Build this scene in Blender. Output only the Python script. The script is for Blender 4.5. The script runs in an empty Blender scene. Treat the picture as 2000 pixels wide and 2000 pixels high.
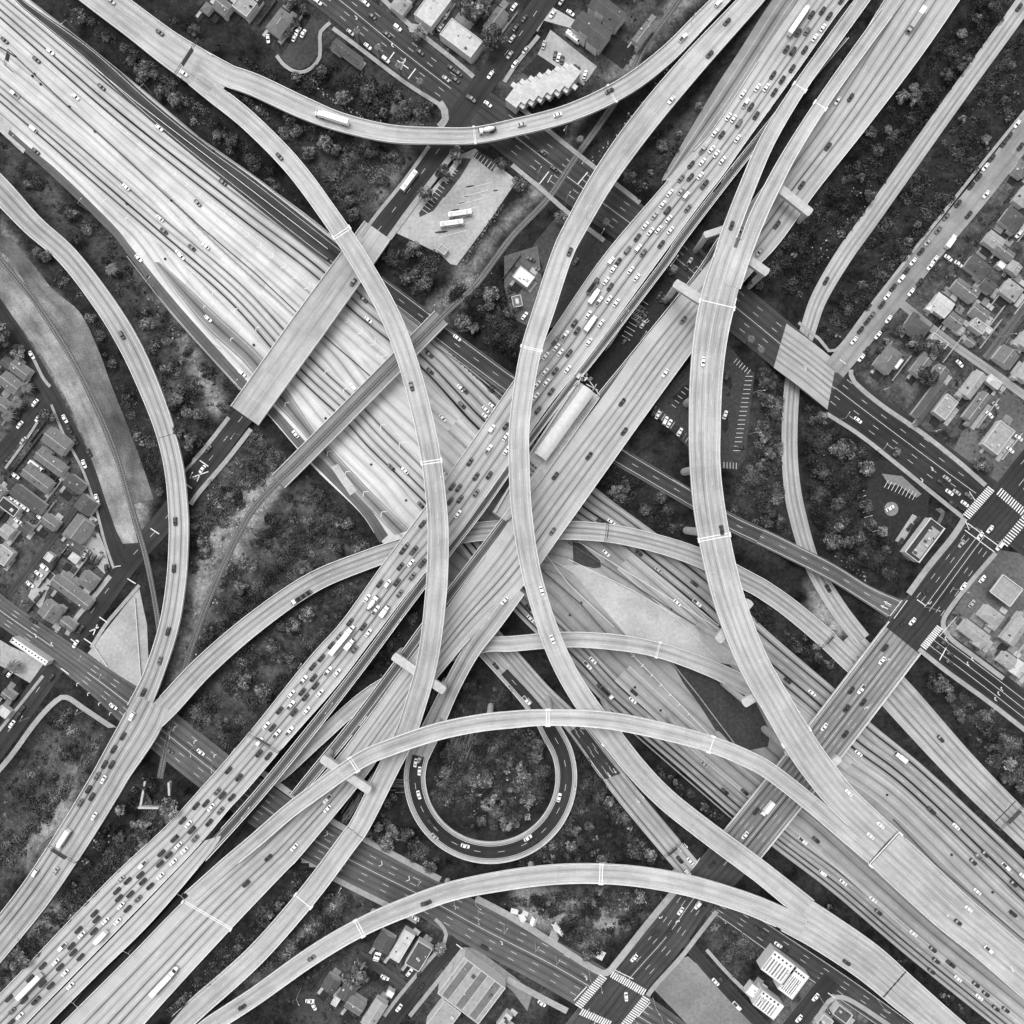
import bpy, math, random
import numpy as np
from mathutils import Vector, Matrix
# ------------------------------------------------------------ camera, sky, sun, exposure
SC = bpy.context.scene
COL = SC.collection
S, H = 0.263, 400.0          # metres per photo pixel at street level, camera height
cam = bpy.data.objects.new('camera', bpy.data.cameras.new('camera'))
COL.objects.link(cam); SC.camera = cam
cam.location = (0, 0, H); cam.rotation_euler = (0, 0, 0)
cam.data.sensor_width = 36; cam.data.lens = 18 / (1000 * S / H)
cam.data.clip_start = 1; cam.data.clip_end = 8000
SC.render.resolution_x = 1024; SC.render.resolution_y = 1024
W = bpy.data.worlds.new("World"); SC.world = W; W.use_nodes = True
SUN_EL, SUN_AZ = math.radians(64), math.radians(-30)
nt = W.node_tree; nt.nodes.clear()
sky = nt.nodes.new('ShaderNodeTexSky'); sky.sky_type = 'NISHITA'; sky.sun_disc = False
sky.sun_elevation = SUN_EL; sky.sun_rotation = SUN_AZ; sky.air_density = 2.0; sky.dust_density = 4.0
bw = nt.nodes.new('ShaderNodeRGBToBW'); bg = nt.nodes.new('ShaderNodeBackground'); bg.inputs[1].default_value = 0.15
wo = nt.nodes.new('ShaderNodeOutputWorld')
nt.links.new(sky.outputs[0], bw.inputs[0]); nt.links.new(bw.outputs[0], bg.inputs[0]); nt.links.new(bg.outputs[0], wo.inputs[0])
sd = bpy.data.lights.new('sun', 'SUN'); sd.energy = 1.2; sd.angle = math.radians(32); sd.color = (1, 1, 1)
sun = bpy.data.objects.new('sun', sd); COL.objects.link(sun)
sun.rotation_euler = (math.radians(90) - SUN_EL, 0, math.pi - SUN_AZ)
SC.view_settings.view_transform = 'Standard'; SC.view_settings.look = 'None'
SC.view_settings.gamma = 1; SC.view_settings.use_curve_mapping = False
SC.view_settings.exposure = 0.40
RNG = random.Random(7); NR = np.random.RandomState(5)

# ------------------------------------------------------------ helpers
def at(px, py, z=0.0):
    """photo pixel + height -> place in the world"""
    k = (H - z) / H
    return Vector(((px - 1000) * S * k, (1000 - py) * S * k, z))
def rot_px(deg):           # direction angle in the photo (x right, y down, degrees) -> world z rotation
    return -math.radians(deg)

def tag(o, label=None, cat=None, group=None, kind=None):
    if label: o['label'] = label
    if cat: o['category'] = cat
    if group: o['group'] = group
    if kind: o['kind'] = kind
    return o
def link(name, data, mats=None, parent=None):
    o = bpy.data.objects.new(name, data); COL.objects.link(o)
    if mats is not None and data is not None and len(data.materials) == 0:
        for m in (mats if isinstance(mats, (list, tuple)) else [mats]): data.materials.append(m)
    if parent: o.parent = parent
    return o
def empty(name, loc=(0, 0, 0), rz=0):
    o = bpy.data.objects.new(name, None); COL.objects.link(o)
    o.location = loc; o.rotation_euler = (0, 0, rz); o.empty_display_size = .5
    return o
class MB:
    def __init__(s): s.v = []; s.f = []; s.m = []; s.uv = []
    def face(s, pts, m=0, uv=None):
        b = len(s.v); s.v.extend([tuple(p) for p in pts]); s.f.append(tuple(range(b, b + len(pts)))); s.m.append(m)
        s.uv.extend(uv if uv else [(0, 0)] * len(pts))
    def box(s, cx, cy, cz, sx, sy, sz, rz=0, m=0, taper=1.0):
        c, n = math.cos(rz), math.sin(rz); P = []
        for dz, t in ((-.5, 1), (.5, taper)):
            for dx, dy in ((-.5, -.5), (.5, -.5), (.5, .5), (-.5, .5)):
                x, y = dx * sx * t, dy * sy * t
                P.append((cx + x * c - y * n, cy + x * n + y * c, cz + dz * sz))
        for q in ((3, 2, 1, 0), (4, 5, 6, 7), (0, 1, 5, 4), (1, 2, 6, 5), (2, 3, 7, 6), (3, 0, 4, 7)):
            s.face([P[i] for i in q], m)
    def tube(s, a, b, r0, r1=None, n=8, m=0, cap=True):
        a, b = Vector(a), Vector(b); r1 = r0 if r1 is None else r1
        d = (b - a).normalized(); u = d.orthogonal().normalized(); w = d.cross(u)
        A = [a + (u * math.cos(t) + w * math.sin(t)) * r0 for t in [2 * math.pi * i / n for i in range(n)]]
        B = [b + (u * math.cos(t) + w * math.sin(t)) * r1 for t in [2 * math.pi * i / n for i in range(n)]]
        for i in range(n): s.face([A[i], A[(i + 1) % n], B[(i + 1) % n], B[i]], m)
        if cap: s.face(B, m); s.face(A[::-1], m)
    def mesh(s, name):
        me = bpy.data.meshes.new(name); me.from_pydata(s.v, [], s.f)
        if any(s.m): me.polygons.foreach_set('material_index', s.m)
        uvl = me.uv_layers.new(name='UVMap'); uvl.data.foreach_set('uv', np.array(s.uv, dtype=np.float32).ravel())
        me.update(); return me
    def obj(s, name, mats, parent=None): return link(name, s.mesh(name), mats, parent)
def quad_mesh(name, V, attr=None):
    """V: (n,4,3) array of loose quads"""
    n = len(V); me = bpy.data.meshes.new(name)
    me.vertices.add(n * 4); me.vertices.foreach_set('co', V.reshape(-1).astype(np.float32))
    me.loops.add(n * 4); me.loops.foreach_set('vertex_index', np.arange(n * 4, dtype=np.int32))
    me.polygons.add(n); me.polygons.foreach_set('loop_start', np.arange(0, n * 4, 4, dtype=np.int32))
    try: me.polygons.foreach_set('loop_total', np.full(n, 4, dtype=np.int32))
    except Exception: pass
    me.update(calc_edges=True)
    if attr is not None:
        a = me.attributes.new('tone', 'FLOAT', 'POINT'); a.data.foreach_set('value', np.repeat(attr, 4).astype(np.float32))
    return me

# ------------------------------------------------------------ materials (all grey: the place is recorded in black and white)
def newmat(name, rough=.9, spec=.2):
    m = bpy.data.materials.new(name); m.use_nodes = True
    b = m.node_tree.nodes['Principled BSDF']; b.inputs['Roughness'].default_value = rough
    b.inputs['Specular IOR Level'].default_value = spec
    return m, m.node_tree, b
def N(t, typ, **kw):
    n = t.nodes.new(typ)
    for k, v in kw.items():
        if k.startswith('i_'): n.inputs[k[2:].replace('_', ' ')].default_value = v
        else: setattr(n, k, v)
    return n
def mth(t, op, a, b=None, c=None, clamp=False):
    n = t.nodes.new('ShaderNodeMath'); n.operation = op; n.use_clamp = clamp
    for i, x in enumerate((a, b, c)):
        if x is None: continue
        if isinstance(x, (int, float)): n.inputs[i].default_value = x
        else: t.links.new(x, n.inputs[i])
    return n.outputs[0]
def mrange(t, v, a, b, c, d):
    n = t.nodes.new('ShaderNodeMapRange'); t.links.new(v, n.inputs[0])
    for i, x in enumerate((a, b, c, d)): n.inputs[i + 1].default_value = x
    return n.outputs[0]
def noise(t, vec, scale, detail=3, rough=.6):
    n = t.nodes.new('ShaderNodeTexNoise'); n.inputs['Scale'].default_value = scale
    n.inputs['Detail'].default_value = detail; n.inputs['Roughness'].default_value = rough
    if vec is not None: t.links.new(vec, n.inputs['Vector'])
    return n.outputs['Fac']
def world_pos(t): return t.nodes.new('ShaderNodeNewGeometry').outputs['Position']
def mapping(t, vec, sc):
    n = t.nodes.new('ShaderNodeMapping'); n.inputs['Scale'].default_value = sc; t.links.new(vec, n.inputs[0]); return n.outputs[0]
def setcol(t, b, val): t.links.new(val, b.inputs['Base Color'])
def plain(name, v, var=.15, scale=1.2, rough=.85, spec=.2, local=False, big=0.0):
    m, t, b = newmat(name, rough, spec)
    vec = t.nodes.new('ShaderNodeTexCoord').outputs['Object'] if local else world_pos(t)
    f = mrange(t, noise(t, vec, scale, 4), .3, .7, 1 - var, 1 + var)
    if big: f = mth(t, 'MULTIPLY', f, mrange(t, noise(t, world_pos(t), .045, 2), .3, .7, 1 - big, 1 + big))
    setcol(t, b, mth(t, 'MULTIPLY', f, v)); return m
def road_mat(name, v, track=.3, streak=.12, blotch=.1, slab=.05, wid=.30, crack=0.0, east=0.0):
    """uv.x counts lanes (dirt line in the middle of each), uv.y metres along"""
    m, t, b = newmat(name, .85, .25)
    uv = t.nodes.new('ShaderNodeUVMap').outputs[0]
    sp = t.nodes.new('ShaderNodeSeparateXYZ'); t.links.new(uv, sp.inputs[0]); u, w = sp.outputs[0], sp.outputs[1]
    fr = mth(t, 'FRACT', u); d = mth(t, 'ABSOLUTE', mth(t, 'SUBTRACT', fr, .5))
    core = mrange(t, d, 0.0, wid * .5, 1, 0)                               # oil drip line
    shoulders = mrange(t, d, 0.0, .42, 1, 0)                               # wheel-path greying
    lane = mth(t, 'FLOOR', u)
    wn = t.nodes.new('ShaderNodeTexWhiteNoise'); wn.noise_dimensions = '1D'; t.links.new(lane, wn.inputs['W'])
    vary = mrange(t, wn.outputs['Value'], 0, 1, .55, 1.25)
    wav = mrange(t, noise(t, mapping(t, uv, (.9, .012, 1)), 1.0, 3), .3, .7, .55, 1.3)
    tr = mth(t, 'ADD', mth(t, 'MULTIPLY', core, track * .75), mth(t, 'MULTIPLY', shoulders, track * .42))
    tr = mth(t, 'MULTIPLY', mth(t, 'MULTIPLY', tr, vary), wav)
    f = mth(t, 'SUBTRACT', 1, tr)
    st = mrange(t, noise(t, mapping(t, uv, (2.6, .035, 1)), 1.0, 5, .7), .3, .7, 1 - streak, 1 + streak)
    bl = mrange(t, noise(t, world_pos(t), .06, 5, .65), .3, .7, 1 - blotch, 1 + blotch)
    fine = mrange(t, noise(t, world_pos(t), 1.6, 3), .3, .7, 1 - blotch * .6, 1 + blotch * .6)
    f = mth(t, 'MULTIPLY', mth(t, 'MULTIPLY', mth(t, 'MULTIPLY', f, st), bl), fine)
    sl = t.nodes.new('ShaderNodeTexWhiteNoise'); sl.noise_dimensions = '2D'
    cb = t.nodes.new('ShaderNodeCombineXYZ'); t.links.new(lane, cb.inputs[0]); t.links.new(mth(t, 'FLOOR', mth(t, 'DIVIDE', w, 9.2)), cb.inputs[1])
    t.links.new(cb.outputs[0], sl.inputs['Vector'])
    f = mth(t, 'MULTIPLY', f, mrange(t, sl.outputs['Value'], 0, 1, 1 - slab, 1 + slab))
    sg = t.nodes.new('ShaderNodeTexWhiteNoise'); sg.noise_dimensions = '1D'; t.links.new(mth(t, 'FLOOR', mth(t, 'DIVIDE', w, 27.0)), sg.inputs['W'])
    f = mth(t, 'MULTIPLY', f, mrange(t, sg.outputs['Value'], 0, 1, .95, 1.05))
    f = mth(t, 'MULTIPLY', f, mrange(t, noise(t, world_pos(t), .014, 3, .6), .35, .65, 1 - blotch * .9, 1 + blotch * .9))
    jd = mth(t, 'ABSOLUTE', mth(t, 'SUBTRACT', mth(t, 'FRACT', mth(t, 'DIVIDE', w, 9.2)), .5))
    f = mth(t, 'MULTIPLY', f, mrange(t, jd, .49, .5, 1, .86))
    if east:                                                             # older, dirtier concrete towards the east end
        px_ = t.nodes.new('ShaderNodeSeparateXYZ'); t.links.new(world_pos(t), px_.inputs[0]); f = mth(t, 'MULTIPLY', f, mrange(t, px_.outputs[0], -70, 45, 1, 1 - east))
    if crack:
        vo = t.nodes.new('ShaderNodeTexVoronoi'); vo.feature = 'DISTANCE_TO_EDGE'; vo.inputs['Scale'].default_value = .12
        t.links.new(world_pos(t), vo.inputs['Vector'])
        f = mth(t, 'MULTIPLY', f, mrange(t, vo.outputs['Distance'], 0, .02, 1 - crack, 1))
    setcol(t, b, mth(t, 'MULTIPLY', f, v)); return m
M = {}
M['cc'] = road_mat('concrete_deck', .375, .27, .20, .14, .06)
M['cc2'] = road_mat('concrete_freeway', .45, 1.0, .18, .12, .05, .34, east=.36)
M['ccjam'] = road_mat('concrete_viaduct', .40, .72, .12, .10, .03, .22)
M['ccw'] = road_mat('concrete_bright', .53, .42, .14, .10, .08, .4)
M['cce'] = road_mat('concrete_grey', .27, .40, .14, .16, .07)
M['ccr'] = road_mat('concrete_ramp', .335, .6, .13, .13, .05)
M['ccg'] = road_mat('concrete_old_grey', .21, .7, .14, .14, .04)  # own darker grey base tone of overpass, wedge and slip road
M['asd'] = road_mat('asphalt_dark', .031, .35, .18, .3, .0, .4)
M['asm'] = road_mat('asphalt_mid', .052, .4, .2, .28, .0, .4)
M['asl'] = road_mat('asphalt_light', .10, .45, .16, .22, .0, .4)
M['fr'] = road_mat('street_concrete', .25, .2, .14, .18, .08, .5)
M['line'] = plain('road_paint', .66, .12, .7)
M['lineb'] = plain('faded_paint', .56, .25, .8)
M['lined'] = plain('worn_paint', .45, .3, .9)
M['barrier'] = plain('barrier_concrete', .66, .12, .4, big=.08)
M['pier'] = plain('pier_concrete', .43, .16, .5, big=.1)
M['side'] = plain('deck_side_concrete', .30, .2, .3)
M['walk'] = plain('sidewalk_concrete', .30, .16, .5, big=.15)
M['kerbdark'] = plain('joint_dark', .035, .2)
M['joint'] = plain('joint_seal', .7, .1)
M['dirt'] = road_mat('packed_dirt', .12, .15, .35, .55, .0)
M['dirtw'] = road_mat('dry_sand', .23, .0, .3, .5, .0)
M['rail'] = plain('rail_steel', .30, .2, 1, .4, .5)
M['ballast'] = plain('ballast_stone', .12, .5, 2.5, big=.2)
M['sleeper'] = plain('sleeper_wood', .06, .3)
for k, v, vr in (('dark', .022, .4), ('dgrey', .048, .35), ('grey', .10, .3), ('mid', .19, .2), ('light', .34, .18), ('pale', .40, .14), ('white', .78, .08)):
    M['s_' + k] = plain('surface_' + k, v, vr, .6, big=.22)
def roofmat(name, v, var=.16):
    m, t, b = newmat(name, .9, .15)
    o = t.nodes.new('ShaderNodeTexCoord').outputs['Object']
    w = t.nodes.new('ShaderNodeTexWave'); w.inputs['Scale'].default_value = 1.6; w.inputs['Distortion'].default_value = .4; w.wave_type = 'BANDS'; w.bands_direction = 'Y'
    t.links.new(o, w.inputs['Vector'])
    f = mrange(t, noise(t, o, .35, 5, .7), .3, .7, 1 - var, 1 + var)
    f = mth(t, 'MULTIPLY', f, mrange(t, w.outputs['Fac'], 0, 1, .95, 1.03))
    f = mth(t, 'MULTIPLY', f, mrange(t, noise(t, o, 3, 2), .3, .7, .9, 1.1))
    setcol(t, b, mth(t, 'MULTIPLY', f, v)); return m
for k, v in (('dark', .045), ('grey', .085), ('mid', .15), ('light', .30), ('pale', .48), ('white', .78)):
    M['r_' + k] = roofmat('roof_' + k, v, .22 if v < .5 else .10)
M['wall'] = plain('stucco_wall', .55, .1, .6)
M['walld'] = plain('stucco_wall_grey', .28, .15, .6)
M['glass'] = plain('car_glass', .015, .1, 1, .08, .6)
M['tyre'] = plain('tyre_rubber', .02, .1)
M['metal'] = plain('painted_metal', .45, .1, 1, .5, .4)
M['metald'] = plain('dark_metal', .06, .1, 1, .5, .4)
PAINT = {'w': ('white', .80), 's': ('silver', .38), 'g': ('grey', .13), 'k': ('black', .034)}
for k, (n, v) in PAINT.items():
    M['p_' + k] = plain('car_paint_' + n, v, .05, .8, .28, .5, True)
def foliage(name, v):
    m, t, b = newmat(name, .75, .25)
    a = t.nodes.new('ShaderNodeAttribute'); a.attribute_name = 'tone'
    oi = t.nodes.new('ShaderNodeObjectInfo').outputs['Random']
    f = mth(t, 'MULTIPLY', a.outputs['Fac'], mrange(t, noise(t, world_pos(t), .12, 4), .33, .67, .45, 1.7))
    f = mth(t, 'MULTIPLY', f, mrange(t, oi, 0, 1, .6, 1.5))
    setcol(t, b, mth(t, 'MULTIPLY', f, v))
    return m
M['leaf'] = foliage('foliage', .115)
M['shrub'] = foliage('shrub_foliage', .066)
M['bark'] = plain('bark', .10, .3)
M['log'] = plain('cut_timber', .13, .5, 2)
# ------------------------------------------------------------ roads as swept strips
def catmull(P, step):
    P = np.array(P, float); n = len(P); out = []
    for i in range(n - 1):
        p1, p2 = P[i], P[i + 1]
        p0 = P[i - 1] if i else 2 * p1 - p2
        p3 = P[i + 2] if i + 2 < n else 2 * p2 - p1
        L = np.hypot(*(p2[:2] - p1[:2])); k = max(1, int(round(L / step)))
        for j in range(k):
            t = j / k
            q = .5 * ((2 * p1) + (-p0 + p2) * t + (2 * p0 - 5 * p1 + 4 * p2 - p3) * t * t + (-p0 + 3 * p1 - 3 * p2 + p3) * t ** 3)
            q[4:] = p1[4:] + (p2[4:] - p1[4:]) * t if len(q) > 4 else q[4:]
            out.append(q)
    out.append(P[-1]); return np.array(out)
ROADS = {}
STREETN = 0
CROSS = [(930,190,52),(128,1278,44),(1955,985,56),(1778,1215,46),(1195,1955,46),(1388,1712,34),(232,1108,30),(1650,702,26)]   # junction boxes without lane paint
class Road: pass
def sect_c(pts, step=12):
    """pts (cx,cy,w,z,g) -> L,R arrays"""
    A = catmull([(p[0], p[1], p[2], p[3], p[4] if len(p) > 4 else 0) for p in pts], step)
    c = A[:, :2]; t = np.gradient(c, axis=0); t /= np.linalg.norm(t, axis=1)[:, None]
    n = np.stack([t[:, 1], -t[:, 0]], 1); w = A[:, 2:3] / 2
    return c + n * w, c - n * w, A[:, 3], A[:, 4]
def sect_lr(pts, step=14):
    """pts (lx,ly,rx,ry,z,g)"""
    P = np.array([(p[0], p[1], p[2], p[3], p[4], p[5] if len(p) > 5 else 0) for p in pts], float)
    C = np.column_stack([(P[:, 0] + P[:, 2]) / 2, (P[:, 1] + P[:, 3]) / 2, (P[:, 2] - P[:, 0]) / 2, (P[:, 3] - P[:, 1]) / 2, P[:, 4], P[:, 5]])
    A = catmull(C, step)
    return A[:, :2] - A[:, 2:4], A[:, :2] + A[:, 2:4], A[:, 4], A[:, 5]
def wpt(p, z): k = (H - z) / H; return ((p[0] - 1000) * S * k, (1000 - p[1]) * S * k, z)
def ribbon(mb, R, o0, o1, i0=0, i1=None, dz=0.0, m=0, thick=0.0, metres=False):
    """strip between fractions (or metres from left edge if metres) o0..o1 of the road"""
    n = len(R.z); i1 = n - 1 if i1 is None else i1
    for i in range(max(0, i0), min(i1, n - 1)):
        q = []
        for j in (i, i + 1):
            L, Rr = R.Lw[j], R.Rw[j]
            if metres:
                d = (Rr - L); ln = np.linalg.norm(d[:2]); a = L + d * (o0 / ln); b = L + d * (o1 / ln)
            else: a = L + (Rr - L) * o0; b = L + (Rr - L) * o1
            q.append((a, b))
        (a0, b0), (a1, b1) = q
        up = np.array([0, 0, dz])
        vs = ((0, R.s[i]), (1, R.s[i]), (1, R.s[i + 1]), (0, R.s[i + 1]))
        mb.face([a0 + up, b0 + up, b1 + up, a1 + up][::-1], m)
        if thick:
            dn = np.array([0, 0, dz - thick])
            mb.face([a0 + up, a1 + up, a1 + dn, a0 + dn][::-1], m); mb.face([b0 + up, b0 + dn, b1 + dn, b1 + up][::-1], m)
            if i == max(0, i0): mb.face([a0 + up, a0 + dn, b0 + dn, b0 + up][::-1], m)
            if i == min(i1, n - 1) - 1: mb.face([a1 + up, b1 + up, b1 + dn, a1 + dn][::-1], m)
def road(key, name, label, pts, mat, lr=False, lanes=2, fl=.12, fr=.88, thick=.35, rails=0, lines=True, dz=0.0, cat=None, edge=.19,
         lm='line', solid=(), terrain=True, side='side', dash=(3.4, 9.0), lw=.17, edges=True):
    global STREETN
    R = Road(); R.key = key; R.name = name
    L, Rr, z, g = (sect_lr if lr else sect_c)(pts)
    z = z + dz
    if cat is None and np.abs(z).max() < .3 and not key.startswith('wk'): STREETN += 1; z = z + .10 + .006 * STREETN
    if key.startswith('wk'): z = z + .20 + .003 * (len(ROADS) % 40)
    R.z = z; R.g = g; R.c = (L + Rr) / 2; R.Lp, R.Rp = L, Rr
    R.Lw = np.array([wpt(a, b) for a, b in zip(L, z)]); R.Rw = np.array([wpt(a, b) for a, b in zip(Rr, z)])
    R.cw = (R.Lw + R.Rw) / 2; R.s = np.concatenate([[0], np.cumsum(np.linalg.norm(np.diff(R.cw, axis=0), axis=1))])
    R.hw = np.linalg.norm(R.Rw - R.Lw, axis=1) / 2; R.terrain = terrain; R.thick = thick
    ROADS[key] = R
    thing = cat is not None
    mb = MB(); fs = [(0, fl, 0, 0), (fl, fr, 0, lanes), (fr, 1, lanes, lanes)]; n = len(z)
    lim = lambda j: (R.Lw[j], R.Rw[j])
    for i in range(n - 1):
        for f0, f1, u0, u1 in fs:
            if f1 - f0 < 1e-4: continue
            a0 = R.Lw[i] + (R.Rw[i] - R.Lw[i]) * f0; b0 = R.Lw[i] + (R.Rw[i] - R.Lw[i]) * f1
            a1 = R.Lw[i + 1] + (R.Rw[i + 1] - R.Lw[i + 1]) * f0; b1 = R.Lw[i + 1] + (R.Rw[i + 1] - R.Lw[i + 1]) * f1
            mb.face([b0, b1, a1, a0], 0, [(u1, R.s[i]), (u1, R.s[i + 1]), (u0, R.s[i + 1]), (u0, R.s[i])])
        D = np.array([0, 0, -thick])
        a0, b0, a1, b1 = R.Lw[i], R.Rw[i], R.Lw[i + 1], R.Rw[i + 1]
        if thick:
            ins = .16 if thick > 1 else 0
            a0d, b0d = a0 + (b0 - a0) * ins + D, b0 + (a0 - b0) * ins + D
            a1d, b1d = a1 + (b1 - a1) * ins + D, b1 + (a1 - b1) * ins + D
            mb.face([a0, a1, a1d, a0d], 1); mb.face([b1, b0, b0d, b1d], 1)
            if thick > 1: mb.face([a0d, a1d, b1d, b0d], 1)
            if i == 0: mb.face([a0, a0d, b0d, b0], 1)
            if i == n - 2: mb.face([a1, b1, b1d, a1d], 1)
    if thing:
        root = empty(name, tuple(R.cw[n // 2] * np.array([1, 1, 0]))); tag(root, label, cat)
        par = root; root_inv = Matrix.Translation(root.location).inverted()
        o = mb.obj('deck', [M[mat], M[side]]); o.parent = root; o.matrix_parent_inverse = root_inv
    else:
        o = mb.obj(name, [M[mat], M[side]]); tag(o, label, kind='structure'); par = o; root_inv = Matrix()
    R.root = par; R.inv = root_inv
    def child(nm, mb2, m):
        c = mb2.obj(nm, M[m]); c.parent = par; c.matrix_parent_inverse = root_inv; return c
    R.child = child
    R.rails = rails
    if lines:
        b = MB()
        fw = fr - fl; street = np.abs(z).max() < .6
        def ln(fc, i0, i1, w=lw): 
            hwf = lambda i: w / 2 / (2 * R.hw[i])
            for i in range(i0, i1):
                if street and any(math.hypot(R.c[i][0] - q[0], R.c[i][1] - q[1]) < q[2] for q in CROSS): continue
                a = R.Lw[i] + (R.Rw[i] - R.Lw[i]) * (fc - hwf(i)); c = R.Lw[i] + (R.Rw[i] - R.Lw[i]) * (fc + hwf(i))
                a1 = R.Lw[i + 1] + (R.Rw[i + 1] - R.Lw[i + 1]) * (fc - hwf(i + 1)); c1 = R.Lw[i + 1] + (R.Rw[i + 1] - R.Lw[i + 1]) * (fc + hwf(i + 1))
                up = np.array([0, 0, .02]); b.face([c + up, c1 + up, a1 + up, a + up])
        if edges: ln(fl, 0, n - 1, edge); ln(fr, 0, n - 1, edge)
        tot = R.s[-1]
        for k in range(1, lanes):
            fc = fl + fw * k / lanes
            if k in solid: ln(fc, 0, n - 1, lw * 1.15); continue
            s = 2.0
            while s + dash[0] < tot:
                q = []; im = min(np.searchsorted(R.s, s), n - 1)
                if street and any(math.hypot(R.c[im][0] - c_[0], R.c[im][1] - c_[1]) < c_[2] for c_ in CROSS): s += sum(dash); continue
                for ss in (s, s + dash[0]):
                    i = min(max(np.searchsorted(R.s, ss) - 1, 0), n - 2); t = (ss - R.s[i]) / (R.s[i + 1] - R.s[i])
                    A = R.Lw[i] * (1 - t) + R.Lw[i + 1] * t; B = R.Rw[i] * (1 - t) + R.Rw[i + 1] * t
                    d = (B - A); wd = np.linalg.norm(d); c = A + d * fc; d = d / wd * lw / 2; up = np.array([0, 0, .02])
                    q.append((c - d + up, c + d + up))
                b.face([q[0][1], q[1][1], q[1][0], q[0][0]]); s += sum(dash)
        child('lane_markings', b, 'lineb' if lm == 'line' and mat.startswith('cc') else lm)['kind'] = 'stuff'
    return R
def inside_other(R, p, z):
    for O in ROADS.values():
        if O is R or O.key.startswith('wk') or not O.thick: continue
        d = np.hypot(O.c[:, 0] - p[0], O.c[:, 1] - p[1]); i = int(d.argmin())
        if d[i] > 70: continue
        if abs(O.z[i] - z) > 1.3: continue
        v = O.Rp[i] - O.Lp[i]; w = np.hypot(*v); off = abs(np.dot(p - O.c[i], v / w)); al = O.c[min(i + 1, len(O.z) - 1)] - O.c[max(i - 1, 0)]
        t = np.dot(p - O.c[i], al / np.hypot(*al))
        if off < w / 2 - 2.2 and abs(t) < 10: return True
    return False
def build_parapets():
    for R in list(ROADS.values()):
        for sgn in (0, 1):
            if not (R.rails & (1 << sgn)): continue
            b = MB(); n = len(R.z); P = R.Rp if sgn else R.Lp
            skip = [inside_other(R, P[j] * .97 + R.c[j] * .03, R.z[j]) for j in range(n)]
            for i in range(n - 1):
                if skip[i] or skip[i + 1]:
                    if b.v: R.child('parapet', b, 'barrier'); b = MB()
                    continue
                def ed(j, off):
                    a, c = (R.Lw[j], R.Rw[j]) if sgn == 0 else (R.Rw[j], R.Lw[j])
                    d = (c - a); d = d / np.linalg.norm(d); return a + d * off
                p = [(ed(j, -.02), ed(j, .42), ed(j, .30), ed(j, .04)) for j in (i, i + 1)]
                up = np.array([0, 0, 1.0]); dn = np.array([0, 0, -.45])
                q0 = [p[0][0] + dn, p[0][3] + up, p[0][2] + up, p[0][1]]; q1 = [p[1][0] + dn, p[1][3] + up, p[1][2] + up, p[1][1]]
                for k in range(3):
                    f = [q0[k], q0[k + 1], q1[k + 1], q1[k]]; b.face(f if sgn else f[::-1])
            if b.v: R.child('parapet', b, 'barrier')
def near(R, px, py):
    d = np.hypot(R.c[:, 0] - px, R.c[:, 1] - py); i = int(d.argmin())
    j = i + 1 if i < len(R.z) - 1 else i - 1; a, b = min(i, j), max(i, j)
    # project for smooth height
    v = R.c[b] - R.c[a]; t = np.dot(np.array([px, py]) - R.c[a], v) / np.dot(v, v); t = min(max(t, 0), 1)
    z = R.z[a] * (1 - t) + R.z[b] * t; w = R.cw[b] - R.cw[a]
    return i, z, math.atan2(w[1], w[0]), w
def joints(R, pts, m='joint', w=.8, dark=False):
    for px, py in pts:
        i, z, a, _ = near(R, px, py); A, B = R.Lw[i], R.Rw[i]; b = MB(); c = (A + B) / 2
        ln = np.linalg.norm(B - A) - .9; ang = math.atan2(B[1] - A[1], B[0] - A[0])
        if dark: b.box(c[0], c[1], z + .012, ln, w, .02, ang)
        else:
            for o in (-w * .8, w * .8): b.box(c[0] + math.cos(a) * o, c[1] + math.sin(a) * o, z + .012, ln, w * .62, .03, ang)
            for q in (A, B): b.box(q[0], q[1], z + .55, .9, w * 3, 1.0, ang)
        R.child('expansion_joint', b, 'kerbdark' if dark else m)
DUR = 'U D L R'
VI = 'viaduct'
# --- freeway in the cutting (level -6.6)
ZF = -6.6
road('F105W', 'freeway_pavement', 'broad bright concrete freeway bed in the cutting, upper left half of the interchange',
     [(-40,-85,-110,160,ZF,1),(57,0,0,251,ZF,1),(166,85,104,344,ZF,1),(298,192,207,445,ZF,1),(388,269,261,500,ZF,1),(500,347,336,614,ZF,1),(645,456,468,759,ZF,1),(770,575,521,808,ZF,1),
      (820,645,611,911,ZF,1),(925,745,702,1000,ZF,1),(980,790,738,1050,ZF,1),(1040,850,800,1110,ZF,1)], 'ccw', lr=True, lanes=14, fl=.1, fr=.93, lines=False, edges=False)
road('F105E', 'freeway_pavement', 'greyer concrete freeway bed in the cutting, lower right half of the interchange',
     [(1040,850,800,1110,ZF,1),(1160,950,900,1190,ZF,1),(1225,1000,1000,1192,ZF,1),(1285,1044,1060,1250,ZF,1),(1400,1135,1191,1383,ZF,1),(1500,1233,1326,1500,ZF,1),(1629,1344,1430,1591,ZF,1),
      (1704,1414,1510,1655,ZF,1),(1808,1500,1629,1746,ZF,1),(1910,1595,1759,1857,ZF,1),(2000,1679,1870,1947,ZF,1),(2080,1755,1960,2020,ZF,1),(2230,1890,2110,2155,ZF,1)], 'cce', lr=True, lanes=12, fl=.1, fr=.93, lines=False, edges=False)
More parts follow.
